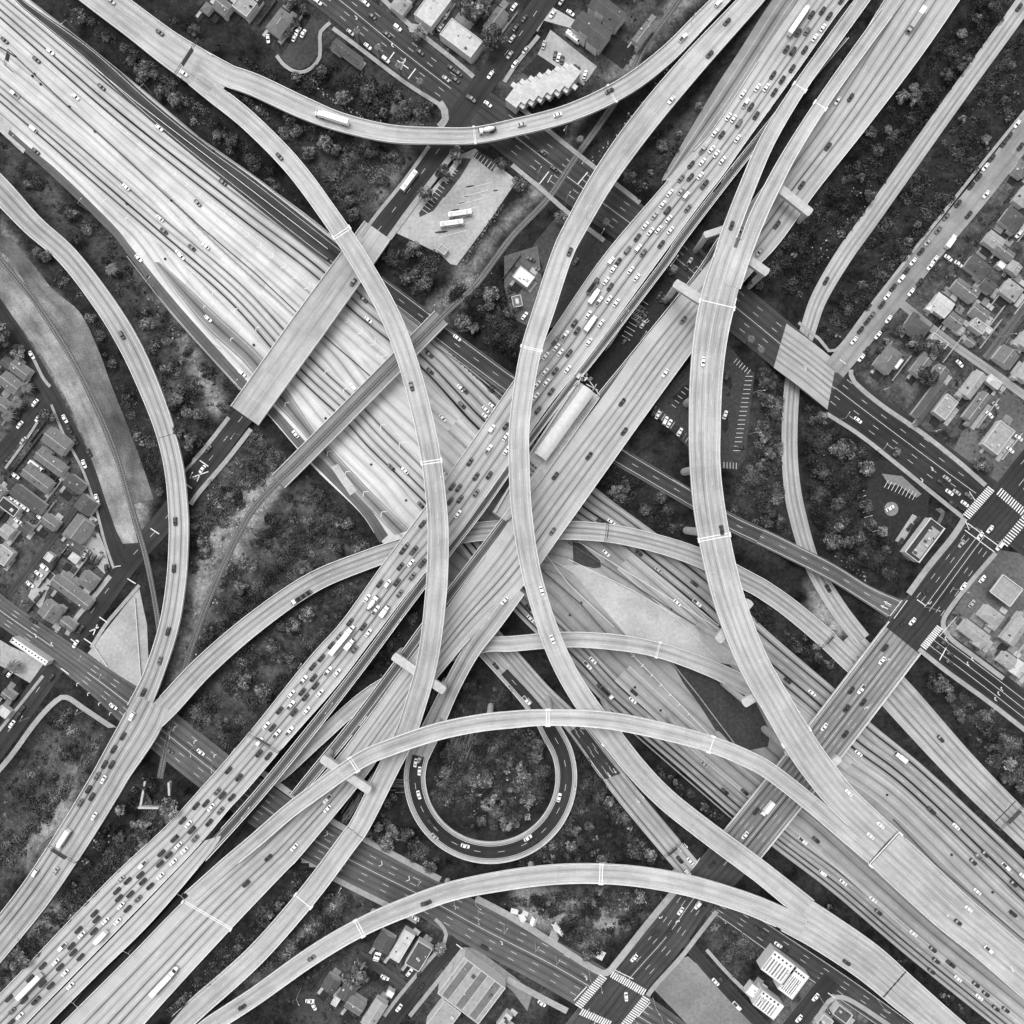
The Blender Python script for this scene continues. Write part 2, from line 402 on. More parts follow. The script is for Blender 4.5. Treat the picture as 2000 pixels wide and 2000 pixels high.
road('U', 'freeway_lanes', 'four upper freeway lanes with dark wheel tracks', [(-60,-75,-95,-35,ZF),(31,5,0,44,ZF),(267,199,225,243,ZF),(487,367,448,422,ZF),(645,485,600,540,ZF),(740,572,693,625,ZF),(862,672,815,725,ZF),(974,780,925,845,ZF),
      (1080,880,1035,932,ZF),(1160,955,1115,1002,ZF),(1225,1003,1180,1045,ZF),(1285,1048,1240,1095,ZF),(1400,1140,1355,1190,ZF),(1500,1237,1455,1285,ZF),(1629,1346,1583,1395,ZF),(1704,1416,1655,1465,ZF),(1808,1502,1765,1548,ZF),(2000,1682,1953,1729,ZF),(2060,1740,2013,1787,ZF)],
     'cc2', lr=True, lanes=4, fl=.04, fr=.96, dz=.03, thick=0, terrain=False, lm='line')
road('L', 'freeway_lanes', 'four lower freeway lanes with dark wheel tracks', [(-60,92,-95,128,ZF),(40,178,5,212,ZF),(161,280,127,318,ZF),(317,415,283,453,ZF),(480,553,443,595,ZF),(605,685,565,733,ZF),(705,778,664,826,ZF),(760,835,715,882,ZF),(830,905,788,953,ZF),(920,1000,878,1045,ZF),
      (1035,1150,998,1188,ZF),(1155,1272,1120,1308,ZF),(1226,1345,1189,1382,ZF),(1361,1462,1326,1499,ZF),(1465,1553,1430,1590,ZF),(1540,1622,1511,1653,ZF),(1659,1711,1629,1744,ZF),(1789,1822,1759,1855,ZF),(1965,1965,1935,1998,ZF),(2020,2010,1990,2043,ZF)],
     'cc2', lr=True, lanes=4, fl=.04, fr=.96, dz=.03, thick=0, terrain=False)
road('MH', 'carpool_lanes', 'pale carpool lanes either side of the median barrier', [(-60,-20,-80,5,ZF),(20,55,0,80,ZF),(150,170,128,196,ZF),(350,343,325,372,ZF),(560,520,535,550,ZF),(760,690,735,722,ZF),(900,812,875,842,ZF)], 'ccw', lr=True, lanes=2, fl=.05, fr=.95, dz=.045, thick=0, terrain=False, lm='lined')
road('U2', 'carpool_lanes', 'grey inner lanes beside the upper lanes', [(1230,1085,1205,1112,ZF),(1350,1188,1325,1214,ZF),(1455,1290,1430,1318,ZF),(1583,1398,1553,1430,ZF),(1655,1470,1625,1503,ZF),(1765,1552,1735,1585,ZF),(1953,1733,1922,1766,ZF),(2060,1828,2029,1861,ZF)], 'ccr', lr=True, lanes=2, fl=.05, fr=.95, dz=.045, thick=0, terrain=False)
road('L2', 'carpool_lanes', 'grey inner lanes beside the lower lanes', [(1230,1300,1200,1330,ZF),(1361,1420,1332,1450,ZF),(1500,1540,1474,1570,ZF),(1580,1592,1548,1622,ZF),(1690,1690,1660,1720,ZF),(1830,1815,1800,1845,ZF),(1990,1945,1960,1975,ZF),(2070,2012,2040,2042,ZF)], 'ccr', lr=True, lanes=2, fl=.05, fr=.95, dz=.045, thick=0, terrain=False)
road('NB', 'asphalt_shoulder', 'dark asphalt collector lane along the upper edge of the cutting', [(30,-22,20,-12,ZF),(52,5,40,12,ZF),(180,94,160,114,ZF),(300,200,278,222,ZF),(400,280,378,306,ZF),(500,352,480,388,ZF),(645,466,622,500,ZF),(746,548,728,570,ZF)],
     'asm', lr=True, lanes=1, fl=.15, fr=.85, dz=.05, thick=0, terrain=False)
road('LS', 'asphalt_shoulder', 'grey asphalt shoulder along the lower edge of the cutting', [(0,236,-8,248,ZF),(60,290,50,298,ZF),(118,338,104,346,ZF),(222,440,208,446,ZF),(262,490,252,500,ZF),(352,600,338,612,ZF),(484,746,470,758,ZF),(540,800,524,808,ZF),(605,872,590,884,ZF),(715,985,702,998,ZF),(758,1045,742,1060,ZF)],
     'asl', lr=True, lanes=1, fl=.4, fr=.6, dz=.03, thick=0, terrain=False, lines=False)
road('W1', 'asphalt_wedge', 'grey asphalt wedge between lower lanes and exit lane', [(312,512,300,512,ZF),(350,545,330,552,ZF),(430,620,402,640,ZF),(505,690,478,710,ZF),(560,760,530,780,ZF),(612,838,588,842,ZF),(650,880,628,895,ZF),(720,955,690,960,ZF),(775,1010,745,1018,ZF),(800,1035,772,1045,ZF)], 'ccg', lr=True, lanes=1, dz=.06, thick=0, terrain=False, edges=True)
road('N', 'frontage_ramp', 'dark asphalt two-lane ramp climbing to the right-hand street junction', [(746,539,724,565,-6.4,1),(839,609,814,634,-6.2,1),(862,629,838,657,-6,1),(1000,730,974,760,-5,1),(1110,810,1088,840,-3.6,1),(1217,875,1199,906,-2,1),(1348,953,1330,982,-.5,1),(1430,1003,1416,1033,0,1),(1500,1036,1485,1066,.2,1),(1545,1058,1530,1088,.3,0),(1629,1101,1617,1132,.3,0),(1700,1145,1688,1176,.2,1),(1762,1172,1733,1206,.1,1)],
     'asl', lr=True, lanes=2, fl=.1, fr=.9, thick=1.0, rails=0)
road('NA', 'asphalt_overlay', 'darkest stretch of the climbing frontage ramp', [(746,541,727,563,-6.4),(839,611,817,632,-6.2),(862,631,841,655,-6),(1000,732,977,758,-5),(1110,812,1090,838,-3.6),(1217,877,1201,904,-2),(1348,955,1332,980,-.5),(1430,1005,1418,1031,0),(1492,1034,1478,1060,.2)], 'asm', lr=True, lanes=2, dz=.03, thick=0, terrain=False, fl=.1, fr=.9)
road('NL', 'embankment_path', 'pale concrete swale between collector ramp and freeway', [(762,590,752,600,-6.2,0),(818,640,806,650,-6.2,0)], 'cce', lr=True, lanes=1, lines=False, thick=0, terrain=False)
road('R', 'collector_ramp', 'two-lane concrete ramp curving down the right side under the avenue', [(2030,-40,34,-3,1),(1994,15,34,-3.5,1),(1858,203,34,-4.5,1),(1705,420,34,-5.5,1),(1648,500,34,-6,1),(1600,582,32,-6.4,1),(1577,648,31,ZF,1),(1553,720,30,ZF,1),(1545,780,31,ZF,1),(1542,860,31,ZF,1),(1545,930,32,ZF,1),(1556,1000,34,ZF,1),(1586,1100,32,ZF,1),(1634,1184,34,ZF,1),(1684,1250,34,ZF,1)],
     'ccr', lanes=2, fl=.22, fr=.78, dz=.02)
road('HR', 'collector_ramp', 'wide concrete collector road leaving under the overpass at right', [(1650,1250,60,ZF,1),(1748,1354,70,ZF,1),(1880,1500,64,ZF,1),(2010,1630,58,ZF,1),(2060,1680,58,ZF,1)], 'ccr', lanes=4, fl=.1, fr=.85)
# --- streets (level 0)
road('K', 'avenue', 'wide asphalt avenue crossing from top centre to the right edge', [(560,-75,75,0,1),(663,0,77,0,1),(780,95,78,0,1),(890,180,80,0,1),(1000,262,85,0,1),(1128,360,85,0,1),(1290,480,86,0,1),(1400,570,88,0,1),(1480,635,88,0,1),(1510,660,88,0,0),(1637,764,85,0,0),(1660,780,85,0,1),(1840,915,85,0,1),(1945,992,85,0,1),(2080,1095,85,0,1)],
     'asm', lanes=6, fl=.03, fr=.97, thick=1.2, solid=(3,), lm='line', edges=False)
road('KD', 'avenue_resurfacing', 'dark resurfaced right stretch of the wide avenue', [(1632,758,85,0,1),(1700,810,84,0,1),(1840,915,84,0,1),(1945,992,84,0,1),(2080,1095,84,0,1)], 'asd', lanes=6, fl=.03, fr=.97, dz=.03, thick=0, terrain=False, solid=(3,), edges=False)
road('KB', 'avenue_bridge_deck', 'pale bare concrete bridge stretch of the wide avenue', [(1536,632,1511,718,0),(1586,668,1565,758,0),(1634,706,1616,800,0)], 'ccr', lr=True, lanes=6, dz=.05, thick=0, terrain=False, solid=(3,), edges=False)
road('LA', 'cross_street', 'dark asphalt cross street from the top edge to the freeway bridge', [(1110,-60,42,0,1),(1075,-15,42,0,1),(1010,75,42,0,1),(950,155,42,0,1),(900,225,45,0,1),(862,285,40,0,1),(800,370,40,0,1),(742,445,40,0,1),(722,473,40,0,1)], 'asd', lanes=2, fl=.05, fr=.95, dz=.02, edges=False)
road('LB', 'street_bridge', 'pale wide street bridge over the bright freeway', [(738,450,62,0.05,0),(720,475,64,.05,0),(610,627,68,.05,0),(500,781,66,.05,0),(478,812,66,.05,0)], 'cc', lanes=2, fl=.22, fr=.80, thick=1.5, rails=3, cat='bridge', lines=False, dz=.15)
road('LC', 'cross_street', 'dark asphalt cross street running from the bridge to the lower left', [(478,808,40,0,1),(467,822,40,0,1),(366,955,40,0,1),(310,1030,42,0,1),(255,1090,44,0,1),(190,1180,44,0,1),(140,1250,42,0,1),(100,1310,40,0,1),(0,1450,42,0,1),(-60,1530,42,0,1)], 'asd', lanes=2, fl=.05, fr=.95, dz=.01, edges=False)
road('Mx', 'boulevard', 'asphalt boulevard crossing the lower left of the interchange', [(-60,1140,58,0,1),(0,1192,50,0,1),(100,1262,52,0,1),(200,1335,62,0,1),(290,1405,82,0,1),(420,1508,85,0,1),(520,1580,85,0,1),(620,1645,83,0,1),(720,1698,81,0,1),(838,1757,80,0,1),(950,1818,85,0,1),(1080,1885,90,0,1),(1190,1950,90,0,1),(1290,2012,80,0,1),(1340,2050,80,0,1)],
     'asl', lanes=6, fl=.03, fr=.97, dz=.08, solid=(3,), edges=False)
road('O1', 'main_street', 'dark asphalt main street between the two right-hand junctions', [(2120,800,85,0,1),(2060,870,85,0,1),(1980,970,85,0,1),(1910,1055,80,0,1),(1810,1190,88,0,1),(1762,1250,88,0,1)], 'asd', lanes=7, fl=.03, fr=.97, dz=.05, solid=(3,4), edges=False)
road('O2', 'street_overpass', 'seven-lane concrete street overpass crossing the freeway at lower right', [(1770,1240,88,.15,0),(1605,1455,89,.15,0),(1455,1642,90,.15,0),(1440,1660,90,.15,0)], 'ccg', lanes=7, fl=.07, fr=.93, thick=1.6, rails=3, cat='bridge', solid=(3,))
road('O3', 'main_street', 'dark asphalt main street heading to the bottom junction', [(1445,1652,86,0.05,1),(1405,1700,84,.05,1),(1355,1755,74,.05,1),(1303,1828,76,.05,1),(1235,1905,80,.05,1),(1180,1975,85,.05,1),(1120,2050,85,.05,1)], 'asm', lanes=6, fl=.05, fr=.95, dz=.06, solid=(3,), edges=False)
road('K2', 'side_avenue', 'dark asphalt approach with turn lanes at the right edge', [(1800,1232,58,0,1),(1850,1270,58,0,1),(1930,1330,60,0,1),(2020,1400,62,0,1),(2070,1440,62,0,1)], 'asd', lanes=4, fl=.05, fr=.95, dz=.02, solid=(1,2,3), edges=False)
road('FRs', 'frontage_street', 'pale concrete residential street lined with parked cars', [(2080,158,46,0,1),(2040,210,46,0,1),(1925,360,46,0,1),(1810,500,45,0,1),(1655,692,45,0,1),(1630,722,45,0,1)], 'fr', lanes=2, fl=.1, fr=.9, dz=.04, lines=False)
road('AL1', 'alley', 'narrow concrete back alley running down between the houses', [(1760,592,16,0,1),(1855,668,16,0,1),(1940,728,16,0,1),(2050,808,16,0,1)], 'fr', lanes=1, dz=.03, lines=False)
road('AL2', 'alley', 'narrow paved alley at the right edge between gardens', [(2040,545,14,0,1),(1985,622,14,0,1),(1925,700,14,0,1)], 'asl', lanes=1, dz=.02, lines=False)
road('S1', 'residential_street', 'dark asphalt street curving past the railway at the left', [(-60,530,34,0,1),(0,610,32,0,1),(50,685,31,0,1),(85,745,32,0,1),(115,800,30,0,1),(165,900,27,0,1),(200,1000,26,0,1),(225,1075,30,0,1),(238,1105,34,0,1)], 'asd', lanes=2, fl=.05, fr=.95, dz=.03, lines=False)
road('S2', 'residential_street', 'short dark street branching to the left edge', [(98,772,30,0,1),(60,815,27,0,1),(0,885,28,0,1),(-60,950,28,0,1)], 'asd', lanes=2, dz=.02, lines=False)
road('S3', 'alley', 'straight narrow alley between left-hand back gardens', [(150,990,12,0,1),(85,1075,12,0,1),(18,1160,12,0,1)], 'asm', lanes=1, dz=.02, lines=False)
road('V2', 'lower_street', 'asphalt street running beside the bottom flyover', [(1400,1765,40,0,1),(1440,1790,42,0,1),(1520,1845,46,0,1),(1640,1925,46,0,1),(1740,1995,44,0,1),(1800,2040,44,0,1)], 'asm', lanes=4, dz=.0, fl=.03, fr=.97)
road('V2b', 'lower_street', 'short dark side street at the bottom right', [(1625,1912,38,0,1),(1590,1955,40,0,1),(1530,2030,40,0,1)], 'asd', lanes=2, dz=.03, lines=False)
road('V3', 'access_street', 'narrow dark street beside the vacant lot at the bottom', [(1335,1835,20,0,1),(1380,1888,22,0,1),(1430,1942,24,0,1),(1500,2015,24,0,1)], 'asd', lanes=2, dz=.03, lines=False)
road('V4', 'residential_street', 'dark street between houses and warehouse at the bottom', [(893,1836,30,0,1),(880,1850,28,0,1),(845,1890,28,0,1),(780,1975,30,0,1),(740,2030,30,0,1)], 'asd', lanes=2, dz=.01, lines=False)
road('V5', 'driveway', 'grey driveway behind the bottom houses', [(700,1865,16,0,1),(745,1895,18,0,1),(800,1935,16,0,1)], 'asm', lanes=1, dz=.03, lines=False)
road('P', 'exit_ramp', 'exit ramp dropping to the lower right signals beside the flyover', [(895,1172,30,ZF,1),(945,1222,32,-6.4,1),(1000,1285,33,-6,1),(1062,1355,34,-5,1),(1124,1418,38,-3.6,1),(1185,1500,42,-2,1),(1230,1558,44,-1,1),(1290,1630,44,-.2,1),(1345,1695,44,0,1),(1365,1715,44,0,1)], 'ccr', lanes=3, fl=.1, fr=.9)
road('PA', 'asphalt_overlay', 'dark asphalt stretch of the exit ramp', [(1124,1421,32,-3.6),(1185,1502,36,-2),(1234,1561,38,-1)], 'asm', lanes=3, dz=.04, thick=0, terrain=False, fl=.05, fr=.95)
# --- elevated carriageways and ramps
Z1 = 9.0
road('P1', 'jammed_viaduct', 'left freeway viaduct packed with queueing traffic', [(1590,-45,1697,-45,Z1,1),(1560,0,1640,22,Z1,1),(1502,85,1564,130,Z1,1),(1400,240,1455,281,Z1,1),(1345,305,1410,345,Z1,1),(1292,366,1364,404,Z1,0),(1178,500,1255,553,Z1),(1072,653,1145,703,Z1),(1000,748,1070,797,Z1),(914,873,988,915,Z1),(823,1000,891,1051,Z1),
      (746,1103,808,1145,Z1),(668,1212,727,1250,Z1),(603,1285,660,1338,Z1),(500,1414,562,1450,Z1),(427,1500,478,1548,Z1),(400,1530,450,1578,Z1,0),(323,1614,385,1655,Z1,1),(207,1723,270,1775,Z1,1),(0,1940,60,1990,Z1,1),(-60,1997,0,2050,Z1,1)], 'ccjam', lr=True, lanes=5, fl=.13, fr=.93, thick=1.8, rails=3, cat=VI)
road('WR', 'slip_road', 'grey asphalt slip road joining the jammed viaduct at the top', [(1560,-60,1600,-50,Z1,1),(1508,0,1556,4,Z1,1),(1445,98,1492,104,Z1,1),(1388,186,1420,212,Z1,1),(1300,336,1322,336,Z1,1),(1292,352,1304,352,Z1,1)], 'ccg', lr=True, lanes=1, fl=.35, fr=.8, dz=-.03, thick=.5)
road('X1', 'transitway', 'narrow dark transitway deck beside the jammed viaduct', [(1650,70,18,Z1,1),(1575,158,18,Z1,1),(1500,250,18,Z1,0),(1420,350,18,Z1),(1330,468,18,Z1),(1300,512,17,Z1),(1180,670,16,Z1),(1095,780,14,Z1),(1010,895,14,Z1),(940,992,18,Z1),(885,1062,20,Z1),(795,1180,20,Z1),(700,1308,20,Z1),(590,1448,22,Z1),(510,1546,22,Z1),(440,1625,22,Z1,0),(395,1672,24,Z1,1)], 'asl', lanes=1, fl=.2, fr=.8, dz=-.5, thick=1.2, rails=3, cat=VI)
road('X2', 'merge_lanes', 'grey concrete merge lanes right of the jammed viaduct, lower left', [(400,1642,432,1632,Z1,1),(386,1657,412,1665,Z1,1),(272,1777,299,1798,Z1,1),(162,1890,190,1905,Z1,1),(62,1992,88,2008,Z1,1),(10,2045,40,2060,Z1,1)], 'ccjam', lr=True, lanes=2, thick=.5, rails=2, lines=False)
road('GAP', 'sunken_busway', 'dark sunken lane between the two lower left carriageways', [(520,1548,16,3,1),(440,1642,18,3,1),(372,1737,18,3,1),(275,1842,18,3,1),(170,1938,18,3,1),(100,2000,18,3,1),(60,2040,18,3,1)], 'asd', lanes=1, fl=.3, fr=.7, lines=False)
road('P2', 'right_viaduct', 'right freeway viaduct with light traffic', [(1745,-30,1895,-30,Z1,1),(1690,60,1799,110,Z1,1),(1600,212,1689,255,Z1,1),(1510,338,1594,375,Z1,1),(1440,430,1520,478,Z1,1),(1378,520,1447,558,Z1,0),(1256,665,1330,717,Z1),(1176,777,1246,833,Z1),(1046,943,1113,1020,Z1),(965,1060,1022,1145,Z1),
      (890,1163,930,1235,Z1),(838,1236,874,1300,Z1),(775,1322,812,1378,Z1),(708,1414,748,1470,Z1),(630,1512,691,1547,Z1,0),(508,1630,588,1671,Z1,0),(480,1655,560,1700,Z1,1),(367,1751,460,1805,Z1,1),(245,1875,340,1935,Z1,1),(119,2000,220,2070,Z1,1)], 'ccjam', lr=True, lanes=5, fl=.2, fr=.9, thick=1.8, rails=3, cat=VI)
road('X3', 'transitway', 'narrow transitway deck with painted-in shade beside the right viaduct', [(1410,470,20,Z1),(1360,546,20,Z1),(1245,690,20,Z1),(1160,792,18,Z1),(1100,870,18,Z1),(1035,955,20,Z1),(955,1062,22,Z1),(880,1160,22,Z1),(826,1232,22,Z1),(764,1318,22,Z1),(695,1410,22,Z1),(615,1508,22,Z1),(575,1556,20,Z1)], 'asl', lanes=1, fl=.2, fr=.8, dz=-.5, thick=1.2, rails=3, cat=VI)  # shade of the recess between parapets is put into the darker deck colour
road('TT', 'forking_ramp', 'ramp trunk at top left that forks into two flyovers', [(120,-65,62,1,1),(198,-5,62,1.5,1),(268,48,62,2.5,1),(330,95,66,3.5,1),(395,138,74,4.6,1),(440,168,84,5.2,0)], 'cc', lanes=3, fl=.12, fr=.88, thick=.6, rails=3)
road('A', 'flyover', 'tall flyover arcing from the top left down the centre to the bottom left', [(380,152,36,4.55,0),(420,184,37,5.3,0),(487,238,37,9),(570,322,37,14),(640,415,37,18),(701,507,38,22),(760,612,39,24),(797,708,39,26),(825,811,39,27.5),(843,902,39,28),(854,1000,40,28),(856,1060,41,27.5),(852,1155,42,25.5),(836,1285,41,22),(808,1388,41,19),(787,1445,41,17),(759,1500,41,15.5),(706,1606,40,13),(678,1646,40,12),(600,1750,40,9),(500,1864,40,6.5),(393,1960,42,4.5),(345,2003,42,4),(290,2050,42,3.5)], 'cc', lanes=2, fl=.16, fr=.84, thick=2.0, rails=3, cat='flyover')
road('T', 'flyover', 'low curved flyover sweeping across the top with two trucks on it', [(395,118,36,4.75,0),(440,146,42,5.35,0),(500,168,43,6.5),(590,210,42,8),(668,240,36,9),(765,262,34,9.5),(860,266,32,9.5),(927,265,32,9.5),(1000,251,33,9.5),(1110,222,34,9.5),(1215,173,36,9.5),(1300,110,35,9.5),(1372,37,32,9.5),(1408,0,30,9.5),(1450,-45,30,9.5)], 'cc', lanes=2, fl=.2, fr=.8, thick=1.7, rails=3, cat='flyover')
road('B', 'flyover', 'long S-shaped flyover from the top right through the centre to the bottom right', [(1505,-48,42,12,1),(1467,0,42,12.5,0),(1350,128,49,15),(1252,246,50,18),(1178,350,47,22),(1124,444,44,25),(1097,500,42,27),(1062,606,42,29),(1038,681,41,30),(1023,759,40,30),(1014,838,40,30),(1014,914,41,30),(1019,1000,40,30),(1034,1101,38,29.5),(1057,1188,38,29),(1083,1262,40,28),(1113,1324,41,27),(1150,1382,43,26),(1182,1424,44,25),(1241,1499,43,22),(1300,1560,42,19),(1375,1620,42,15.5),(1457,1681,43,12.5),(1500,1714,43,11),(1575,1775,46,9)], 'cc', lanes=2, fl=.16, fr=.84, thick=2.0, rails=3, cat='flyover')
road('V', 'flyover', 'flyover arching across the bottom of the interchange', [(370,2035,34,4,1),(410,2003,34,4.5,0),(445,1980,34,5.5),(500,1944,34,7),(610,1866,35,10),(702,1812,35,12.5),(795,1771,36,14),(890,1738,36,15),(1000,1717,38,15.5),(1090,1707,38,15.5),(1174,1706,38,15.5),(1259,1713,39,15),(1349,1730,40,13.5),(1440,1757,40,11.5),(1500,1780,41,10.3),(1570,1812,42,9)], 'cc', lanes=2, fl=.14, fr=.86, thick=1.8, rails=3, cat='flyover')
road('VB', 'merged_ramp', 'wide merged ramp leaving at the bottom right', [(1545,1781,82,9.1,0),(1605,1817,77,8,1),(1692,1876,74,6.5,1),(1765,1938,69,5.3,1),(1836,1998,64,4.5,1),(1900,2052,62,4,1)], 'cc', lanes=5, fl=.1, fr=.9, thick=1.2, rails=3)
road('C', 'flyover', 'highest flyover arcing left to right over the loop ramp', [(370,1752,26,9.4,0),(440,1690,27,10),(500,1640,28,12),(560,1588,29,15),(610,1550,30,18),(700,1487,31,23),(760,1460,32,26),(850,1430,33,29.5),(930,1413,33,32),(1000,1405,33,33.5),(1070,1401,31,34.5),(1181,1406,33,35),(1287,1426,33,34),(1388,1453,32,32),(1460,1482,33,30),(1506,1508,33,28.5),(1585,1570,33,25.5),(1668,1641,33,23),(1706,1674,32,21.6)], 'cc', lanes=1, fl=.24, fr=.76, thick=2.0, rails=3, cat='flyover')
road('D1', 'flyover', 'left branch of the twin flyover at upper right', [(1720,-50,27,9.6,1),(1684,0,27,10,1),(1622,86,27,12,1),(1561,172,27,15,0),(1500,272,31,19),(1461,361,32,22.5),(1428,446,33,26),(1412,496,33,28),(1398,560,34,30)], 'cc', lanes=1, fl=.25, fr=.75, thick=1.8, rails=3, cat='flyover')
road('D2', 'flyover', 'right branch of the twin flyover at upper right', [(1788,-50,27,9.6,1),(1750,0,27,10,1),(1663,119,26,12.5,1),(1601,208,26,15.5,0),(1546,295,28,19),(1508,365,31,22),(1478,427,33,25),(1452,496,31,28),(1430,560,33,30)], 'cc', lanes=1, fl=.25, fr=.75, thick=1.8, rails=3, cat='flyover')
road('D', 'flyover', 'widest flyover, double deck width, sweeping down the right of centre', [(1433,483,60,27.6,0),(1424,510,66,28.6),(1405,574,69,30.5),(1388,655,66,33.5),(1379,740,63,36),(1376,836,61,37.5),(1377,914,59,38),(1386,1000,61,38.5),(1405,1100,61,39),(1431,1194,61,39),(1470,1292,60,38),(1520,1381,60,35.5),(1560,1448,62,32.5),(1596,1500,62,29.5),(1641,1556,60,26.5),(1700,1613,60,23.4),(1733,1643,60,21.5)], 'cc', lanes=4, fl=.1, fr=.9, thick=2.2, rails=3, cat='flyover', solid=(2,))
road('DC', 'merged_flyover', 'broad merged deck running off to the right bottom corner', [(1729,1659,86,21.2,0),(1797,1722,87,18),(1860,1780,84,15),(1925,1834,80,12.5),(2015,1912,80,9.5),(2070,1960,80,8)], 'cc', lanes=5, fl=.08, fr=.92, thick=2.0, rails=3, cat='flyover', solid=(2,))
road('G', 'curved_ramp', 'ramp curving down the left side over the street', [(-60,315,50,.3,1),(0,371,47,.3,1),(65,440,42,.3,1),(134,502,40,.4,1),(207,597,41,.8,1),(259,684,42,2,1),(301,779,40,4,1),(326,851,37,6,1),(342,924,37,7.3,0),(349,1000,38,7.8),(350,1050,38,8),(345,1135,38,8.2),(330,1225,38,8.3),(300,1318,38,8.3),(270,1385,44,8.3)], 'ccr', lanes=2, fl=.25, fr=.85, thick=1.6, rails=3, cat=VI)
road('Hh', 'curved_ramp', 'long low ramp curving under both viaducts', [(295,1410,44,8.3,0),(330,1375,46,8.2),(400,1300,44,7.6),(500,1214,42,6),(610,1138,40,4),(715,1094,38,2.6),(800,1066,37,1.8),(905,1042,37,1.2),(1000,1034,37,1),(1098,1035,37,1),(1194,1042,36,.8),(1292,1064,36,0),(1380,1095,38,-1.6,1),(1470,1140,38,-3.8,1),(1500,1158,38,-4.5,1),(1545,1190,38,-5.6,1),(1610,1245,38,-6.4,1),(1662,1294,38,ZF,1),(1700,1328,38,ZF,1)], 'ccr', lanes=2, fl=.25, fr=.75, thick=1.6, rails=3, cat=VI)
road('GH', 'merged_ramp', 'wide merged ramp heading to the lower left corner', [(297,1372,70,8.35,0),(288,1392,75,8.35,0),(268,1430,76,8.35,0),(225,1500,68,8.2,0),(205,1535,67,8,1),(150,1625,66,7,1),(75,1738,64,6,1),(0,1834,62,5,1),(-60,1905,60,4.5,1)], 'ccr', lanes=4, fl=.1, fr=.9, thick=1.6, rails=3, solid=(2,))
road('E', 'carpool_flyover', 'narrow one-lane flyover slipping beneath the right viaduct', [(535,1520,26,2.5,0),(560,1500,28,2.6),(627,1438,28,2.8),(730,1350,28,3),(860,1285,28,3),(945,1260,28,3.2),(1000,1257,30,3.5),(1105,1249,30,3.6),(1200,1254,31,3.2),(1285,1269,30,2),(1380,1302,32,0),(1455,1338,34,-2),(1530,1385,32,-4),(1600,1440,30,-5.8),(1660,1495,28,-6.4)], 'cc', lanes=1, fl=.28, fr=.72, thick=1.6, rails=3, cat='flyover')
road('F', 'loop_connector', 'ramp dropping from the right viaduct to the loop', [(1010,1150,36,Z1-.05,0),(965,1212,36,9,0),(920,1272,34,8.4),(880,1345,34,7),(845,1420,40,5),(818,1475,42,3.6,0)], 'ccr', lanes=1, fl=.3, fr=.8, thick=1.5, rails=3, cat=VI)
cx0, cy0, rr = 958, 1517, 148
lp = [(828,1450,42,4.2,1),(817,1476,42,3.8,1)]
for k, a in enumerate(range(180, -50, -18)):
    t = math.radians(a); lp.append((cx0 + rr * math.cos(t), cy0 + rr * math.sin(t), 42, 3 - 6.0 * k / 12, 1))
lp += [(1062,1403,38,-3.8,1),(1034,1366,34,-4.3,1),(985,1312,30,-5.2,1),(938,1262,28,-6,1),(890,1212,26,ZF,1)]
road('LP', 'loop_ramp', 'near-circular loop ramp with dark asphalt lanes', lp, 'ccr', lanes=2, fl=.2, fr=.8, rails=3, lines=False)
road('LPA', 'loop_asphalt', 'dark asphalt lanes inside the loop ramp kerbs', [(x, y, w * .66, z) for x, y, w, z, g in lp[1:-2]], 'asd', lanes=2, dz=.04, thick=0, terrain=False, fl=.05, fr=.95)
